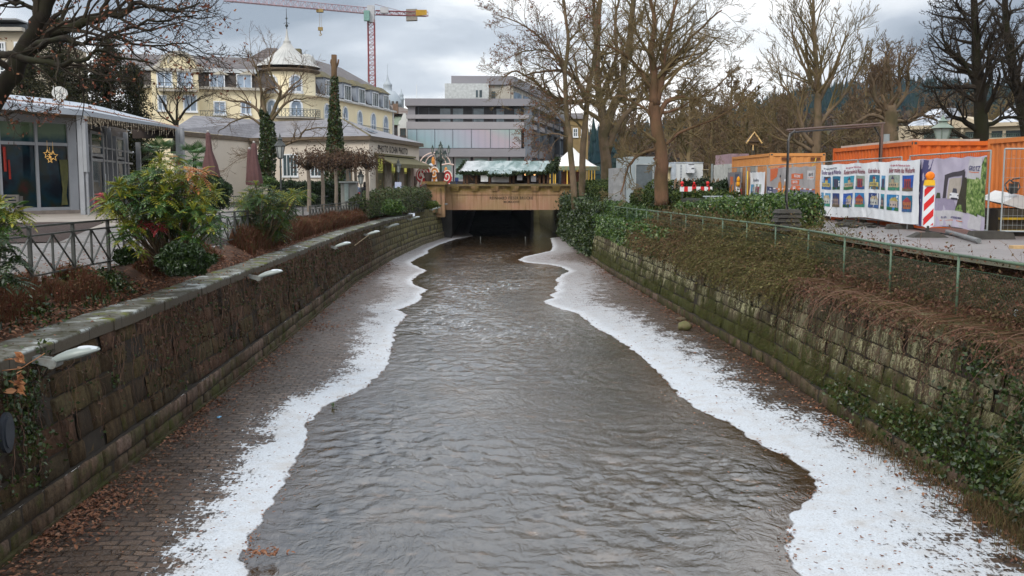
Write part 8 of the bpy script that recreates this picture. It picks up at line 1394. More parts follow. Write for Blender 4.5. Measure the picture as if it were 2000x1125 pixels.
def mahonia(label, base, heads, seed, L=.42):
    """heads: (u, v, Y, kind, size)"""
    g = random.Random(seed); t_ = thing('mahonia_shrub', label, 'shrub', base, None); st = MB(); ms = {k: MB() for k in 'gyopd'}
    for (u, v, Y, kd, s) in heads:
        c = W(u, v, Y); mid = V(base).lerp(c, .5)+V((g.uniform(-.1,.1), g.uniform(-.1,.1), -.05)); b0 = V(base)+V((g.uniform(-.2,.2), g.uniform(-.25,.25), 0)); st.tube([b0, mid, c], [.022,.018,.012], 5); n = g.randint(11, 15)
        for k in range(n):
            a = 6.283*k/n+g.uniform(-.25,.25); el = g.uniform(-.35, .75); d = V((math.cos(a)*math.cos(el), math.sin(a)*math.cos(el), math.sin(el))); kk = kd
            if kd == 'g': kk = g.choice('gggggyd')
            if kd == 'y': kk = g.choice('yyyg')
            if kd == 'o': kk = g.choice('oooyyg')
            pinnate(ms[kk], c+V((0,0,g.uniform(-.12,.05))), d, L*s*g.uniform(.75,1.15), g.randint(6,8), .105*s, g.uniform(.5,1.2), g)
        if kd in 'gy' and g.random() < .75:
            for k in range(7): a = 6.283*k/7; e_ = c+V((math.cos(a)*.10, math.sin(a)*.10, .16))*s; ms['y'].tube([c, c.lerp(e_,.6)+V((0,0,.03)), e_], [.012,.013,.006], 4)
    build('stems', st, STM, t_, True)
    for k, mt_, nm in (('g',MG,'green_leaves'), ('y',MY,'yellow_leaves'), ('o',MO,'orange_leaves'), ('p',MP,'pink_leaves'), ('d',MD,'dark_leaves')):
        if ms[k].f: build(nm, ms[k], mt_, t_)
    return t_
Ym = 21.0; bm = G(335, 528, -.3); heads = []
gm_ = random.Random(12)
shape = [(215,372,250),(235,350,245),(250,398,0)]
cl = [(313,312,'y'),(345,308,'o'),(372,330,'o'),(388,340,'o'),(300,345,'g'),(265,352,'g'),(232,360,'y'),(212,392,'y'),(235,385,'g'),(330,345,'y'),(355,358,'o'),(290,372,'g'),(322,378,'y'),(385,368,'g'),(410,375,'y'),(270,395,'g'),(300,402,'g'),(345,392,'y'),(375,398,'g'),(405,402,'g'),(418,425,'g'),(255,378,'g'),(330,420,'y'),(365,428,'g'),(395,440,'g'),(412,455,'g'),(240,415,'y'),(262,432,'y'),(300,428,'g'),(345,445,'d'),(375,462,'g'),(228,405,'y'),(360,385,'g'),(318,398,'g'),(340,372,'g'),(308,332,'g'),(278,415,'d'),(352,332,'y'),(398,418,'g'),(388,385,'y'),(248,365,'g'),(284,356,'g'),(362,410,'g'),(333,404,'g'),(290,440,'y'),(246,450,'g')]
for u, v, k in cl: heads.append((u, v, Ym+gm_.uniform(-1.0,1.0), k, gm_.uniform(.85,1.1)))
heads += [(u+gm_.uniform(-16,16), v+gm_.uniform(-14,14), Ym+gm_.uniform(-1.1,1.0), k, gm_.uniform(.8,1.05)) for u, v, k in cl[3:]]
heads += [(285,432,20.4,'p',.75),(310,436,20.3,'p',.6),(200,385,20.6,'p',.7),(258,470,20,'y',.6),(275,490,20,'y',.5)]
mahonia('large mahonia shrub with yellow, orange and pink tipped leaves by the railing', tuple(bm), heads, 5, .38)
bm2 = G(512, 478, -.35); Yq = bm2.y; heads = [(u, v, Yq+gm_.uniform(-.9,.9), k, gm_.uniform(.95,1.2)) for u, v, k in [(470,400,'g'),(490,378,'g'),(512,368,'g'),(535,372,'g'),(555,385,'y'),(570,378,'y'),(478,425,'g'),(500,402,'g'),(525,398,'g'),(550,405,'g'),(560,425,'g'),(490,445,'g'),(515,430,'g'),(540,435,'g'),(505,460,'d'),(530,462,'d'),(480,388,'y'),(545,452,'g'),(465,432,'d'),(522,384,'g'),(508,418,'d'),(535,415,'g'),(475,455,'g'),(552,392,'g'),(497,392,'y'),(480,412,'g'),(505,385,'g'),(520,410,'g'),(545,420,'g'),(565,400,'g'),(512,445,'g'),(530,450,'g'),(488,432,'g')]]; heads += [(u+gm_.uniform(-12,12), v+gm_.uniform(-12,12), Y_+gm_.uniform(-.5,.5), k, s_) for u, v, Y_, k, s_ in heads]
mahonia('second mahonia, mostly green and rounder, between the railing and the wall', tuple(bm2), heads, 6, .5)
bm3 = G(-30, 600, -.35); heads = [(u, v, 14.8+gm_.uniform(-.5,.5), k, 1.0) for u, v, k in [(0,402,'y'),(30,408,'y'),(-20,395,'y'),(10,425,'g'),(5,470,'d'),(25,500,'d'),(0,520,'d'),(-15,545,'g'),(20,540,'d'),(-20,490,'d'),(-5,448,'g')]]
mahonia('mahonia cut by the left edge of the photo, pale yellow top', tuple(bm3), heads, 7, .34)
ball('dark_shrub', 'dark green low shrub under the large mahonia', 362, 508, 19.6, 42, MD, 6500, .05, 1.15, .75); ball('dark_shrub', 'small dark ivy clump at the railing foot left of the large mahonia', 245, 500, 20.3, 17, MD, 1500, .045, 1.2, .9)
# fan palms
def palm(label, u, v, Y, s):
    c = W(u, v, Y); b = V((c.x, c.y, gl(c.x, Y))); t_ = thing('fan_palm', label, 'palm', b, 'fan palms on the café terrace'); m = MB(); m.cyl(b, c, .12, .1, 8); build('trunk', m, BK_OAK, t_); m = MB()
    for k in range(26):
        a = g.uniform(0,6.28); el = g.uniform(-.5,1.2); d = V((math.cos(a)*math.cos(el), math.sin(a)*math.cos(el), math.sin(el))); st = c+d*s*.45; m.tube([c, st], [.015,.01], 3); sd = d.cross(V((0,0,1))).normalized(); up = sd.cross(d)
        for j in range(15): an = -1.25+2.5*j/14; e = d*math.cos(an)+sd*math.sin(an); l = s*.62*(1-.2*abs(an)); tip = st+e*l+V((0,0,-.12*s)); w_ = (d*-math.sin(an)+sd*math.cos(an))*.022*s; mid = st+e*l*.5+up*.02; m.add([st, mid+w_, tip, mid-w_], [(0,1,2,3)])
    build('fronds', m, leafmat('palm_green', [(.03,.09,.02),(.06,.14,.03),(.10,.19,.05)], .4, .4, .2), t_)
palm('fan palm between the café posts above the large mahonia', 312, 300, 52, 1.15); palm('fan palm between the last café post and the leaning parasol', 380, 308, 53, 1.2)
# terrace clutter
MCU = M('mauve_cushion', (.18,.07,.09), (.05,.04,.045), 2); x = W(310, 358, 47).x; zz = gl(x, 47); tc0 = thing('terrace_chair', 'café terrace chair half hidden behind the large mahonia', 'chair', (x, 47, zz), 'café terrace chairs')
for nm, q in (('seat', (-.22,.2,-.2,.2,.42,.47)), ('backrest', (-.22,-.18,-.2,.2,.47,.95))): m = MB(); m.bx(x+q[0], x+q[1], 47+q[2], 47+q[3], zz+q[4], zz+q[5]); build(nm, m, MCU, tc0)
for dx in (-.2,.18):
    for dy in (-.15,.15): m = MB(); m.tube([(x+dx,47+dy,zz), (x+dx,47+dy,zz+.42)], .02, 4); build('leg', m, MCU, tc0)
for k in range(1, 6): x = W(310+k*10, 358, 47).x; copy_tree(tc0, loc=(x, 47+.3*(k % 2), gl(x, 47)), rz=k*1.1)
x = W(332, 358, 48).x; zz = gl(x, 48); m = MB(); m.bx(x-.4, x+.4, 47.7, 48.4, zz+.72, zz+.76); m.tube([(x,48,zz), (x,48,zz+.72)], .03, 5); m.bx(x-.25, x+.25, 47.8, 48.2, zz, zz+.03); solo('terrace_table', m, MCU, 'small café table among the half hidden terrace chairs', 'table')
# ---- red-brown low shrubs on the left strip
REDS = leafmat('red_heath', [(.12,.035,.022), (.18,.06,.035), (.07,.035,.02), (.24,.12,.07), (.10,.065,.03), (.15,.05,.028), (.09,.09,.03)], .8, .15, .15)
def zstrip(x, y): t = min(max((xl(y)-.9-x)/.85, 0), 1); return lerp(ZC-.06, gl(-8, y), t**.8)
def blades(m, p, h, w_, g, lean=.75):
    a = g.uniform(0,6.28); l = V((math.cos(a), math.sin(a), 0))*g.uniform(0,lean)*h; s_ = V((-math.sin(a), math.cos(a), 0))*w_; p = V(p); q = p+V((0,0,h*.55))+l*.35; t = p+V((0,0,h))+l; m.add([p-s_, p+s_, q+s_*.8, q-s_*.8, t], [(0,1,2,3), (3,2,4)])
def strip(name, label, y0, y1, n, h0, mat, w0=.0, w1=1.0, hw=.004, cat='shrub', twig=True, dens=None):
    m = MB(); a = 0
    while a < n:
        y = lerp(y0, y1, g.random()**1.0); t = lerp(w0, w1, g.random()); x = xl(y)-.95-t*.85; den = mnoise.noise(V((x*1.6, y*.9, 2)))
        a += 1
        if den < -.22+.3*mnoise.noise(V((x*6, y*5, 9))): continue
        if a % 9 == 0: leaves(m, [(x, y, zstrip(x,y)+h0*g.uniform(.3,1.0))], .022+y*.0005, g, .6, .3)
        e = min(min(y-y0, y1-y)/.8, 1)*min(min(t-w0, w1-t)*4+.35, 1); blades(m, (x, y, zstrip(x, y)), h0*(.45+.6*e)*g.uniform(.6,1.15)*(1+.5*den), hw*(1+y/28), g)
    return solo(name, m, mat, label, cat, org=(xl((y0+y1)/2)-1.4, (y0+y1)/2, zstrip(-7.5, (y0+y1)/2)))
strip('red_shrub', 'low red-brown twiggy shrub bed nearest, between railing and coping', 11.5, 19.8, 30000, .27, REDS, .22, 1.0, .0032); strip('red_shrub', 'red-brown twiggy shrub bed between the two mahonias', 22.3, 28.5, 18000, .28, REDS, .2, 1.0, .0035); strip('red_shrub', 'long rust red clipped shrub bed beyond the second mahonia', 31.5, 61, 52000, .55, REDS, .12, 1.0, .005)
strip('green_tufts', 'green weeds and ivy along the near planting strip', 11, 21, 1500, .14, IVY, 0, 1.0, .012)
P_ = []
for c0 in ((-.95,12.6,.5),(-1.1,13.4,.45),(-1.35,20.4,.35),(-1.2,16.5,.3),(-1.5,19.0,.3)):
    for k in range(420): y = c0[1]+g.gauss(0,c0[2]*1.1); x = xl(y)+c0[0]+g.gauss(0,c0[2]*.5); P_.append((x, y, max(zstrip(x,y), ZC)+abs(g.gauss(0,.09))))
m = MB(); leaves(m, P_, .035, g, .75, .6); solo('ivy_patch', m, IVY, 'dark ivy creeping over the near left coping and shrub bed', 'ivy', kind='stuff')
# ---- dead leaves
LV = leafmat('fallen_leaf', [(.24,.10,.05), (.30,.14,.075), (.15,.06,.035), (.36,.20,.12), (.20,.085,.045), (.10,.045,.03)], .7, .25, .1)
def leaf6(m, p, s, g, tilt=.35):
    n = V((g.gauss(0,tilt), g.gauss(0,tilt), 1)).normalized(); a = n.orthogonal().normalized(); q = g.uniform(0,6.28); b = n.cross(a); x = a*math.cos(q)+b*math.sin(q); y = n.cross(x); p = V(p); c = g.uniform(.1,.35)*s
    m.add([p-x*s, p-x*s*.3+y*s*.55+n*c, p+x*s*.45+y*s*.4+n*c, p+x*s, p+x*s*.45-y*s*.4+n*c, p-x*s*.3-y*s*.5+n*c], [(0,1,2,3),(0,3,4,5)])
m = MB()
for k in range(5200):
    y = 10+56*g.random()**1.5; t = abs(g.gauss(0,.22)); x = xl(y)-.90-t; leaf6(m, (x, y, zstrip(x, y)+.03+g.random()*.04), g.uniform(.025,.05), g)
for k in range(260): y = g.uniform(11,40); x = xl(y)-g.uniform(.3,.95); leaf6(m, (x, y, ZC+.02), g.uniform(.02,.04), g)
for k in range(900): y = g.uniform(17,30); x = xl(y)-1.7-abs(g.gauss(0,1.2)); leaf6(m, (x, y, gl(x,y)+.02), g.uniform(.02,.04), g)
struct('leaf_litter', m, LV)['kind'] = 'stuff'
m = MB()
def zbed(x, y, side): return ZB+.02
for k in range(8200):
    y = 11+50*g.random()**1.7; dens = .5+.9*mnoise.noise(V((y*.55, 3, 1)))
    if g.random() > dens: continue
    t = abs(g.gauss(0, .30+.35*max(0,mnoise.noise(V((y*.35, 7, 1)))))); side = g.random() < .55
    x = xl(y)+.2+t if side else xr(y)-.12-t*1.2; leaf6(m, (x, y, ZB+.03+g.random()*.03), g.uniform(.022,.05), g)
for k in range(1500): y = 12+40*g.random()**1.5; x = xl(y)+g.uniform(.2,3.4) if g.random() < .5 else xr(y)-g.uniform(.1,3.6); leaf6(m, (x, y, ZB+.0), g.uniform(.018,.036), g, .15)
for (u, v, n, sx, sy) in ((190,985,420,.55,.5), (130,1040,160,.6,.3), (515,1085,60,.25,.08), (385,800,120,.4,.5), (640,640,110,.6,.7)):
    c = G(u, v, ZB)
    for k in range(n): leaf6(m, (max(c.x+g.gauss(0,sx*.6), xl(c.y)+.16), c.y+g.gauss(0,sy), ZB+.02+g.random()*.03), g.uniform(.025,.05), g)
for pl, wv in ((SL, 1), (SR, -1)):
    for k in range(520):
        i = g.randrange(1, len(pl)-6); p = pl[i].lerp(pl[i+1], g.random())
        if mnoise.noise(V((p.y*.8, wv, 4))) < .02: continue
        leaf6(m, (p.x+g.gauss(0,.07), p.y+g.gauss(0,.04), ZW+.02), g.uniform(.018,.035), g, .15)
setp(build('fallen_leaves', m, LV), kind='stuff', label='brown dead leaves scattered over the canal bed')
# ---- climbers on the left wall
VN = leafmat('vine_twigs', [(.10,.06,.04), (.14,.08,.055), (.06,.04,.025), (.17,.10,.07)], .9, .1, 0); VL = leafmat('vine_leaves', [(.03,.05,.014), (.05,.08,.02), (.14,.06,.035), (.09,.045,.028), (.10,.08,.035)], .6, .3, .1)
def climb(y0, y1, n, ll, seed, up, dn, xf, sg, lm, label, mat=VN, bat=.22, ls=.03, leaf=1.5, name='climbing_vine', w_=.004):
    g = random.Random(seed); m = MB(); P_ = []
    for k in range(n):
        y = g.uniform(y0, y1); z = g.uniform(dn, up) if g.random() < .45 else up; p = V((0, y, z)); pts = []; st = .09; L = g.uniform(.4, 1)*ll; d = V((0, g.gauss(0,.6), -1))
        for j in range(int(L/st)):
            d = (d+V((0, g.gauss(0,.35), g.gauss(-.05,.25)))).normalized(); p = p+d*st
            if p.z < dn-.1 or p.z > ZC-.02: break
            f = (p.z-ZB)/(ZC-ZB); q = V((xf(p.y)+sg*(-.045+bat*f)-sg*abs(g.gauss(0,.02)), p.y, p.z)); pts.append(q)
            if g.random() < leaf*st*3: P_ += [q+V((-sg*g.uniform(0,.06), g.gauss(0,.04), g.gauss(0,.04))) for _ in range(2)]
        if len(pts) > 2: m.tube(pts, [w_*g.uniform(.8,1.8)*(1-.6*i/len(pts)) for i in range(len(pts))], 3, cap=False)
    t_ = thing(name, label, 'vine', (xf((y0+y1)/2), (y0+y1)/2, up), None); build('stems', m, mat, t_); m = MB(); leaves(m, P_, ls, g, .7, 0); build('leaves', m, lm, t_)
climb(11.5, 14.2, 60, 1.9, 1, ZC-.15, -2.3, xl, -1, IVY, 'ivy strands hanging below the nearest floodlight on the left wall', leaf=2.0, ls=.035); climb(14.2, 21, 110, 1.6, 2, ZC-.2, -2.2, xl, -1, VL, 'bare brown creeper on the near stretch of the left wall', leaf=.5); climb(19, 32, 330, 1.9, 3, ZC-.1, -2.3, xl, -1, VL, 'dense leafless creeper along the middle of the left wall', leaf=.55, ls=.034, w_=.005); climb(32, 56, 480, 1.9, 4, ZC-.1, -2.5, xl, -1, VL, 'dark tangled creeper on the farther stretch of the left wall', leaf=.7, ls=.042, w_=.007)
g2 = random.Random(8); P_ = []
for (u, v, n, s_) in ((60,780,240,.16),(28,800,160,.12),(95,700,90,.12),(62,855,70,.07),(222,745,30,.06),(70,945,40,.05),(300,700,22,.06),(425,690,30,.09),(355,770,20,.08),(520,600,40,.12),(545,620,40,.12)):
    lo, hi = 8, 60
    for _ in range(30):
        y = (lo+hi)/2; p_ = W(u, v, y)
        if p_.x > xl(y)-.1: lo = y
        else: hi = y
    c = W(u, v, y)
    for k in range(n): P_.append((xl(y)-.02-.22*(c.z-ZB)/2.5+g2.uniform(0,.09), c.y+g2.gauss(0,s_), c.z+g2.gauss(0,s_*1.5)))
m = MB(); leaves(m, P_, .034, g2, .75, 0); solo('wall_ivy', m, IVY, 'small ivy clumps clinging to the near left wall', 'ivy', kind='stuff')
m = MB(); 
for k in range(26): p_ = W(g2.uniform(0,60), g2.uniform(690,770), 13.2); leaf6(m, (min(p_.x+.1, xl(13.2)+.1), p_.y, p_.z), g2.uniform(.05,.085), g2, 1.2)
m.tube([W(-20,725,13.3)+V((.1,0,0)), W(20,720,13.3)+V((.14,0,0)), W(70,690,13.4)+V((.12,0,0))], .006, 4); solo('dry_twig', m, leafmat('dry_big_leaf', [(.40,.17,.07), (.50,.24,.11), (.28,.12,.06)], .6, .3, .2), 'twig of large dry orange leaves beside the nearest floodlight', 'twig')
m = MB(); m.tube([W(692,480,40.0), W(722,458,41)], .02, 5); solo('dry_stick', m, M('stick_pale', (.16,.12,.07)), 'dry stick slanting up past the fourth floodlight', 'stick')
# ---- right wall vegetation
HB = leafmat('hanging_brown', [(.12,.075,.035), (.19,.11,.06), (.08,.075,.028), (.10,.10,.035), (.16,.125,.055), (.13,.07,.045), (.05,.045,.02)], .85, .15, .15); HR_ = leafmat('red_twig', [(.13,.06,.04), (.18,.085,.055), (.08,.045,.03), (.24,.14,.09), (.10,.08,.035), (.16,.07,.045)], .8, .2, .1)
def drape(name, label, y0, y1, n, reach, drop, mat, w_=.006, h=.5, x0=.7, x1=1.6, seed=1, kind=None, cat='shrub', back=0, lf=.8):
    g = random.Random(seed); m = MB()
    for k in range(n):
        y = g.uniform(y0, y1); ed = min(min(y-y0, y1-y)/1.5+.25, 1); y += .25*mnoise.noise(V((y*3,k*.01,0))); x = xr(y)+lerp(x0, x1, g.random()); t = min(max((x-xr(y)-.85)/.9,0),1); p = V((x, y, lerp(ZC, ZR, t**.8) if x > xr(y)+.85 else ZC)); d = V((g.gauss(-.4,.6)*(1-back), g.gauss(-.05,.9), g.uniform(.0,.95 if y < 27 else .6))).normalized(); wv_ = g.uniform(.10,.50)
        L = (reach+drop)*g.uniform(.35,1.1)*ed; st = max(.07, L/8); pts = [p.copy()]; W_ = w_*(.6+y/26)*g.uniform(.6,1.3); cur = g.uniform(.05,.5)
        for j in range(9):
            d = (d+V((-.10*(1-back), g.gauss(0,.12), -cur))).normalized(); d = (d+V((g.gauss(0,wv_), g.gauss(0,wv_*1.4), g.gauss(0,wv_)))).normalized(); p = p+d*st
            lim = xr(y)+.24*((p.z-ZB)/2.5)-.10
            if p.z < ZC+.02 and p.x > lim: p.x = lim-g.random()*.12
            if p.z < ZC+.03 and p.x > xr(y)+.3: p.z = ZC+.05
            pts.append(p.copy())
            if len(pts)*st > L or p.z < ZC-drop: break
        if lf and g.random() < lf:
            for q in pts[2::2]: leaves(m, [q+V((g.gauss(0,.03), g.gauss(0,.03), g.gauss(0,.03)))], .020+y*.0007, g, .6, 0)
        a = V((g.gauss(0,1), g.gauss(0,1), g.gauss(0,1))).normalized()*W_; o = len(m.v)
        for j, q in enumerate(pts): f = 1-.7*j/len(pts); m.v += [tuple(q-a*f), tuple(q+a*f)]
        for j in range(len(pts)-1): m.f.append((o+2*j, o+2*j+1, o+2*j+3, o+2*j+2)); m.mi.append(0)
    return solo(name, m, mat, label, cat, kind=kind, org=(xr((y0+y1)/2)+1, (y0+y1)/2, ZC))
HO = leafmat('hanging_olive', [(.10,.09,.03), (.15,.13,.045), (.07,.075,.022), (.17,.11,.055), (.12,.08,.04), (.06,.05,.02), (.19,.17,.07)], .85, .15, .15)
drape('trailing_shrub', 'olive-brown trailing shrub mass cascading over the middle of the right wall', 23.5, 37, 7500, .85, .75, HO, seed=11, w_=.0055); drape('trailing_shrub', 'mixed brown trailing shrub mounding at the end of the laurel hedge', 35, 47, 4500, .8, .65, HB, seed=12, w_=.0055); drape('trailing_shrub', 'reddish bare trailing brambles over the near right coping', 11.5, 24.5, 4000, .55, .36, HR_, seed=13, w_=.004); drape('trailing_shrub', 'brown underbrush tangled in the chain-link of the near right railing', 11.5, 38, 11000, .55, .1, HB, seed=14, x0=.75, x1=1.5, w_=.004, back=.8)
climb(11.5, 26, 260, 2.0, 21, ZC-.2, -2.7, xr, 1, leafmat('bramble_leaf', [(.05,.07,.02), (.10,.11,.035), (.16,.10,.045), (.07,.05,.025), (.12,.14,.05)], .6, .3, .1), 'leggy bramble stems and small leaves scrambling over the near right wall', leaf=.8, ls=.024, w_=.004, bat=.3, name='bramble')
drape('red_groundcover', 'reddish groundcover shrub between the railing and the asphalt path', 23, 34, 2200, .18, .0, HR_, seed=15, x0=1.0, x1=1.5, w_=.005, back=1, lf=.25)
m = MB(); g3 = random.Random(4); P_ = []
for k in range(26):
    y = g3.uniform(12.5, 23); p = V((xr(y)+.3, y, ZC+.02)); d = V((-.5, g3.gauss(0,.3), g3.uniform(.1,.8))); pts = [p]
    for j in range(14):
        d = (d+V((-.03, g3.gauss(0,.12), -.16))).normalized(); p = p+d*.11; lim = xr(y)+.2*((p.z-ZB)/2.5)-.08
        if p.x > lim and p.z < ZC: p.x = lim
        pts.append(p)
    m.tube(pts, [.006*(1-.05*j) for j in range(len(pts))], 4, cap=False)
solo('bramble_canes', m, M('cane_brown', (.20,.11,.07), (.13,.075,.05), 8, .8, 0), 'long arching bramble canes hanging over the near right wall', 'bramble', kind='stuff')
# ivy over the far wall corner
def ivywall(y0, y1, z0, z1, n, s, xo=.0, g=g3, mat=IVY, thick=.25):
    P_ = []
    for k in range(n): y = g.uniform(y0, y1); z = g.uniform(z0, z1); f = (z-ZB)/(ZC-ZB); P_.append((xr(y)+.3*min(f,1)-xo-.05-abs(g.gauss(0,thick))*(.6+.6*mnoise.noise(V((y*.8, z*1.2, 0)))), y, z))
    return P_
o = thing('ivy_curtain', 'thick ivy curtain covering the right wall beside the bridge', 'ivy', (xr(75), 75, ZB)); m = MB(); P_ = ivywall(63, 89.5, ZB+.25, ZC+1.1, 15000, .1, thick=.35); P_ += [V((xr(y)+g3.uniform(-.3,1.3), y, ZC+1.0+g3.gauss(0,.18)+.3*mnoise.noise(V((y*.6,0,0))))) for y in [g3.uniform(60,89) for _ in range(4500)]]
leaves(m, P_, .10, g3, .75, 0); build('foliage', m, IVY, o); m = MB(); m.bx(xr(75)+.25, xr(75)+1.3, 62, 89.3, ZC-.2, ZC+.95); build('ivy_shade_core', m, M('hedge_shade', (.01,.012,.004)), o)  # plain dark box behind the leaves, coloured as shade within the ivy
m = MB(); P_ = ivywall(41, 62, ZC-.75, ZC+.1, 4200, .08, thick=.2); P_ += [V((xr(y)+g3.uniform(-.1,1.0), y, ZC+g3.uniform(0,.5))) for y in [g3.uniform(40,64) for _ in range(3500)]]; leaves(m, P_, .07, g3, .75, .2); solo('ivy_fringe', m, LAU, 'bright ivy fringe hanging over the right coping under the swelling hedge', 'ivy')
m = MB(); P_ = []
for (yc, zc_, n, sy, sz) in ((12.6,-1.1,500,.5,.25),(13.4,-1.6,350,.4,.3),(12.2,-2.0,600,.6,.4),(14.5,-2.5,650,.8,.3),(16.6,-2.55,350,.8,.2),(12.4,-2.8,500,.8,.25),(19.5,-2.6,150,.8,.15),(15.6,-1.9,110,.3,.2),(15.0,-.95,220,.35,.15)):
    for k in range(int(n*1.9)): y = yc+g3.gauss(0,sy*1.15); z = max(zc_+g3.gauss(0,sz*1.15), ZB+.1); f = (z-ZB)/2.5; P_.append((xr(y)+.3*f-.04-abs(g3.gauss(0,.10)), y, z))
leaves(m, P_, .042, g3, .75, 0); solo('wall_ivy', m, IVY, 'ivy and bramble leaves climbing the near right wall from its foot', 'ivy', kind='stuff')
MSG = leafmat('moss_grass', [(.05,.06,.012), (.08,.09,.02), (.035,.045,.01), (.10,.09,.03), (.07,.05,.025)], .9, .1, .1); m = MB()
for k in range(26000):
    y = 11+52*g3.random()**1.6; hgt = .52+.45*mnoise.noise(V((y*.7, 1, 1))); z = ZB+.3+abs(g3.gauss(0, hgt)); 
    if mnoise.noise(V((y*1.1, z*1.5, 4))) < -.05: continue
    f = (z-ZB)/2.5; p = V((xr(y)+.3*f-.03, y, z)); a = V((-g3.uniform(.2,1), g3.gauss(0,.5), g3.gauss(-.4,.6)))*g3.uniform(.05,.22); s_ = V((0,1,.3))*.004*(.6+y/26); m.add([p-s_, p+s_, p+a+V((0,0,-.03))], [(0,1,2)])
setp(build('wall_moss', m, MSG), kind='stuff', label='moss and dry grass fringing the foot of the right wall')
m = MB()
for k in range(420): y = 12.6+g3.gauss(0,.22); z = -2.05+g3.gauss(0,.04); p = V((xr(y)-.05, y, z)); blades_ = V((-g3.uniform(.15,.5), g3.gauss(0,.25), g3.uniform(-.5,.12))); s_ = V((0,.0035,.002)); q = p+blades_*.5+V((0,0,.08)); e = p+blades_+V((0,0,-.12)); m.add([p-s_, p+s_, q+s_, q-s_, e], [(0,1,2,3),(3,2,4)])
solo('grass_tuft', m, leafmat('straw_tuft', [(.22,.17,.07), (.15,.12,.05), (.10,.10,.03)], .7, .2, .2), 'tuft of straw-coloured grass hanging low on the near right wall', 'grass tuft')
m = MB()
for k in range(9500):
    y = 11+8*g3.random()**1.3; t = abs(g3.gauss(0,.26)); x = xr(y)-.1-t; 
    if y > 14.5 and g3.random() < .75: continue
    blades(m, (x, y, ZB), g3.uniform(.05,.28), .004, g3, 1.2)
solo('dry_bramble_bank', m, HB, 'dry brown bramble stems heaped at the near right wall foot', 'bramble', org=(xr(12)-.2, 12, ZB))
# boulders, cap, bag, stick figures on the bed
p_ = G(1336, 645, ZB); m = MB(); m.blob((p_.x, p_.y, ZB+.13), .2, 1.15, 1, .85, 14, .35); solo('boulder', m, M('mossy_stone', (.16,.13,.07), (.09,.10,.03), 6, .9, .5, 25), 'mossy boulder standing alone at the right wall foot', 'stone', smooth=True)
p_ = G(1331, 626, ZB); m = MB(); m.blob((p_.x, p_.y, ZB+.05), .17, 1.3, 1, .4, 12, .4); solo('flat_stone', m, M('flat_stone_m', (.11,.085,.05), (.07,.055,.035), 6, .9, .5, 25), 'flat stone just behind the mossy boulder', 'stone', smooth=True)
p_ = G(427, 817, ZB+.02); m = MB(); m.lathe([(.001,0),(.035,0),(.038,.02),(.03,.025),(.001,.025)], (p_.x, p_.y, ZB+.03), 14); m.blob((p_.x+.02, p_.y+.02, ZB+.05), .03, 1.3, 1, .5, 8, .4); solo('bottle_cap', m, M('sky_blue_plastic', (.08,.35,.62), (.3,.5,.65), 30, .4, 0), 'sky blue plastic scrap lying on the left setts', 'litter')
p_ = W(1986, 613, 15.6); m = MB(); m.blob(p_, .055, .8, .8, 1.3, 10, .6); solo('plastic_scrap', m, M('scrap_white', (.62,.66,.70), (.45,.5,.58), 20, .4, .3), 'crumpled white scrap caught in brambles at the right edge', 'litter')
# ivy sprig near waterline
m = MB(); p_ = G(650, 797, ZW); leaves(m, [p_+V((g3.gauss(0,.04), g3.gauss(0,.03), g3.uniform(.02,.12))) for _ in range(16)], .035, g3, .7, .3); solo('green_sprig', m, LAU, 'small green sprig at the water edge on the left', 'sprig')
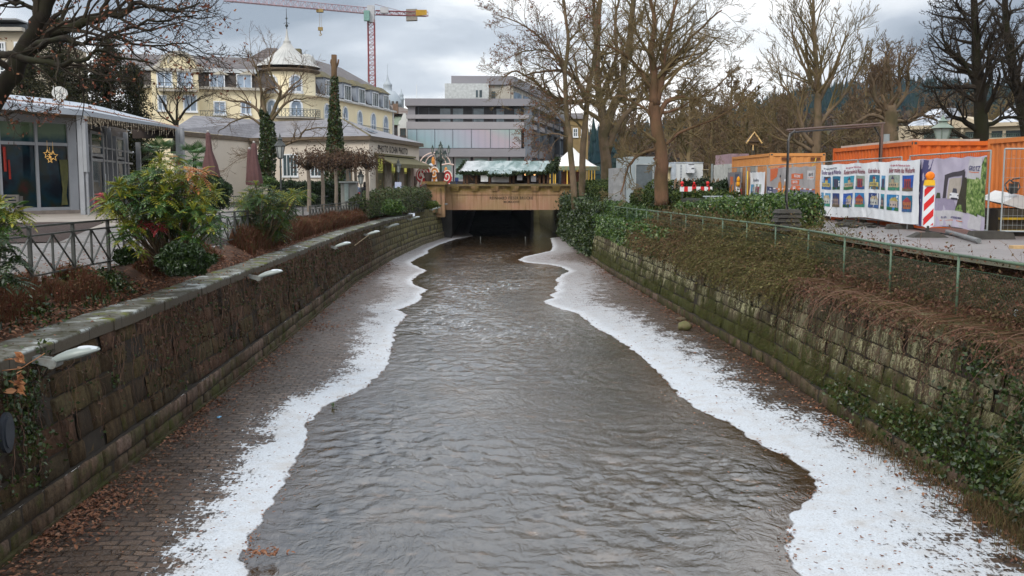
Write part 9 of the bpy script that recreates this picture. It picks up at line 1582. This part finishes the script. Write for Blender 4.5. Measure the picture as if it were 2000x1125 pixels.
# ---- two pedestrians by the shop
def person(label, u, Y, H, top, leg, hair, face=(0,-1), skirt=False, bulk=1.0):
    x = W(u, 358, Y).x; z0 = gl(x, Y); root = thing('person', label, 'person', (x, Y, z0), 'pedestrians by the shop'); k = H/1.7; fx_, fy_ = face; px_, py_ = -fy_, fx_
    def Q(s, f, z): return V((x+(px_*s+fx_*f)*k, Y+(py_*s+fy_*f)*k, z0+z*k))
    J = {'pel':Q(0,0,.93),'ch':Q(0,.01,1.22),'nk':Q(0,.0,1.42),'hb':Q(0,.01,1.50),'hd':Q(0,.02,1.62)}
    vs = [J['pel'],J['ch'],J['nk'],J['hb'],J['hd']]; es = [(0,1),(1,2),(2,3),(3,4)]; rd = [.15*bulk,.165*bulk,.065,.075,.095]
    for s in (-1,1):
        i = len(vs); vs += [Q(s*.09,0,.86),Q(s*.10,.06*s,.48),Q(s*.10,.02*s,.09),Q(s*.10,.02*s+.13,.04)]; es += [(0,i),(i,i+1),(i+1,i+2),(i+2,i+3)]; rd += [.095,.062,.045,.04]
        i = len(vs); vs += [Q(s*.18,0,1.37),Q(s*.23,-.03,1.12),Q(s*.21,.12,.95),Q(s*.20,.17,.88)]; es += [(1,i),(i,i+1),(i+1,i+2),(i+2,i+3)]; rd += [.062,.048,.035,.022]
    me = bpy.data.meshes.new('body'); me.from_pydata([tuple(v-V((x,Y,z0))) for v in vs], es, []); o = bpy.data.objects.new('body', me); C.objects.link(o); o.parent = root; md = o.modifiers.new('skin','SKIN'); 
    for i, r in enumerate(rd): me.skin_vertices[0].data[i].radius = (r*k, r*k)
    me.skin_vertices[0].data[0].use_root = True; o.modifiers.new('sub','SUBSURF').render_levels = 2
    t = NT('clothes'); zz = t.math('SUBTRACT', t.sep(t.pos())[2], z0); t.m.name = 'person_clothes'; c = t.mix(t.maprange(zz, .84*k, .86*k), leg, top); c = t.mix(t.maprange(zz, 1.44*k, 1.46*k), c, (.45,.27,.2)); c = t.mix(t.maprange(zz, .10*k, .08*k, 0, 1), c, (.02,.02,.02)); me.materials.append(t.pbr(c, .85))
    m = MB(); c_ = Q(0,-.02,1.66); m.blob(c_, .115*k, 1, 1, 1.1, 12); m.blob(Q(0,-.05,1.54), .10*k, 1.1, .8, 1.4, 10); build('hair', m, M('hair_%s' % u, hair), root, True)
    m = MB(); [m.blob(Q(s*.035,.112,1.625), .012*k, n=6) for s in (-1,1)]; m.blob(Q(0,.125,1.595), .018*k, .7, 1, 1.3, 6); build('face', m, M('face_dark', (.12,.05,.04)), root)
    for s in (-1,1):     # hands
        hb = Q(s*.20,.18,.86); m = MB()
        m.blob(hb, .04*k, .6, 1, 1.1, 8)
        for j in range(4): m.tube([hb+V((0,0,-.02)), hb+V(((j-1.5)*.018, -.01, -.07+abs(j-1.5)*.008)), hb+V(((j-1.5)*.018, -.02, -.10+abs(j-1.5)*.012))], [.010,.009,.006], 5)
        m.tube([hb, hb+V((.03*s,-.02,-.03)), hb+V((.035*s,-.03,-.055))], [.011,.010,.007], 5); build('hand', m, M('skin', (.45,.27,.2)), root)
    # coat skirt
    m = MB(); m.lathe([(.17*k*bulk,1.30*k),(.19*k*bulk,1.05*k),(.20*k*bulk,.85*k),(.22*k*bulk,.62*k)], (x, Y, z0), 14, 1.1, .8); build('coat', m, M('coat_%s' % u, top), root, True); return root
person('person with reddish hair in grey-blue top and dark jacket by the kiosk', 697.5, 75, 1.66, (.16,.19,.26), (.02,.022,.03), (.16,.035,.02), (.3,-.95)); person('person in bulky black coat seen from behind beside the lamp post', 712.5, 76, 1.78, (.008,.008,.01), (.012,.012,.014), (.015,.01,.008), (.2,.98), bulk=1.35)
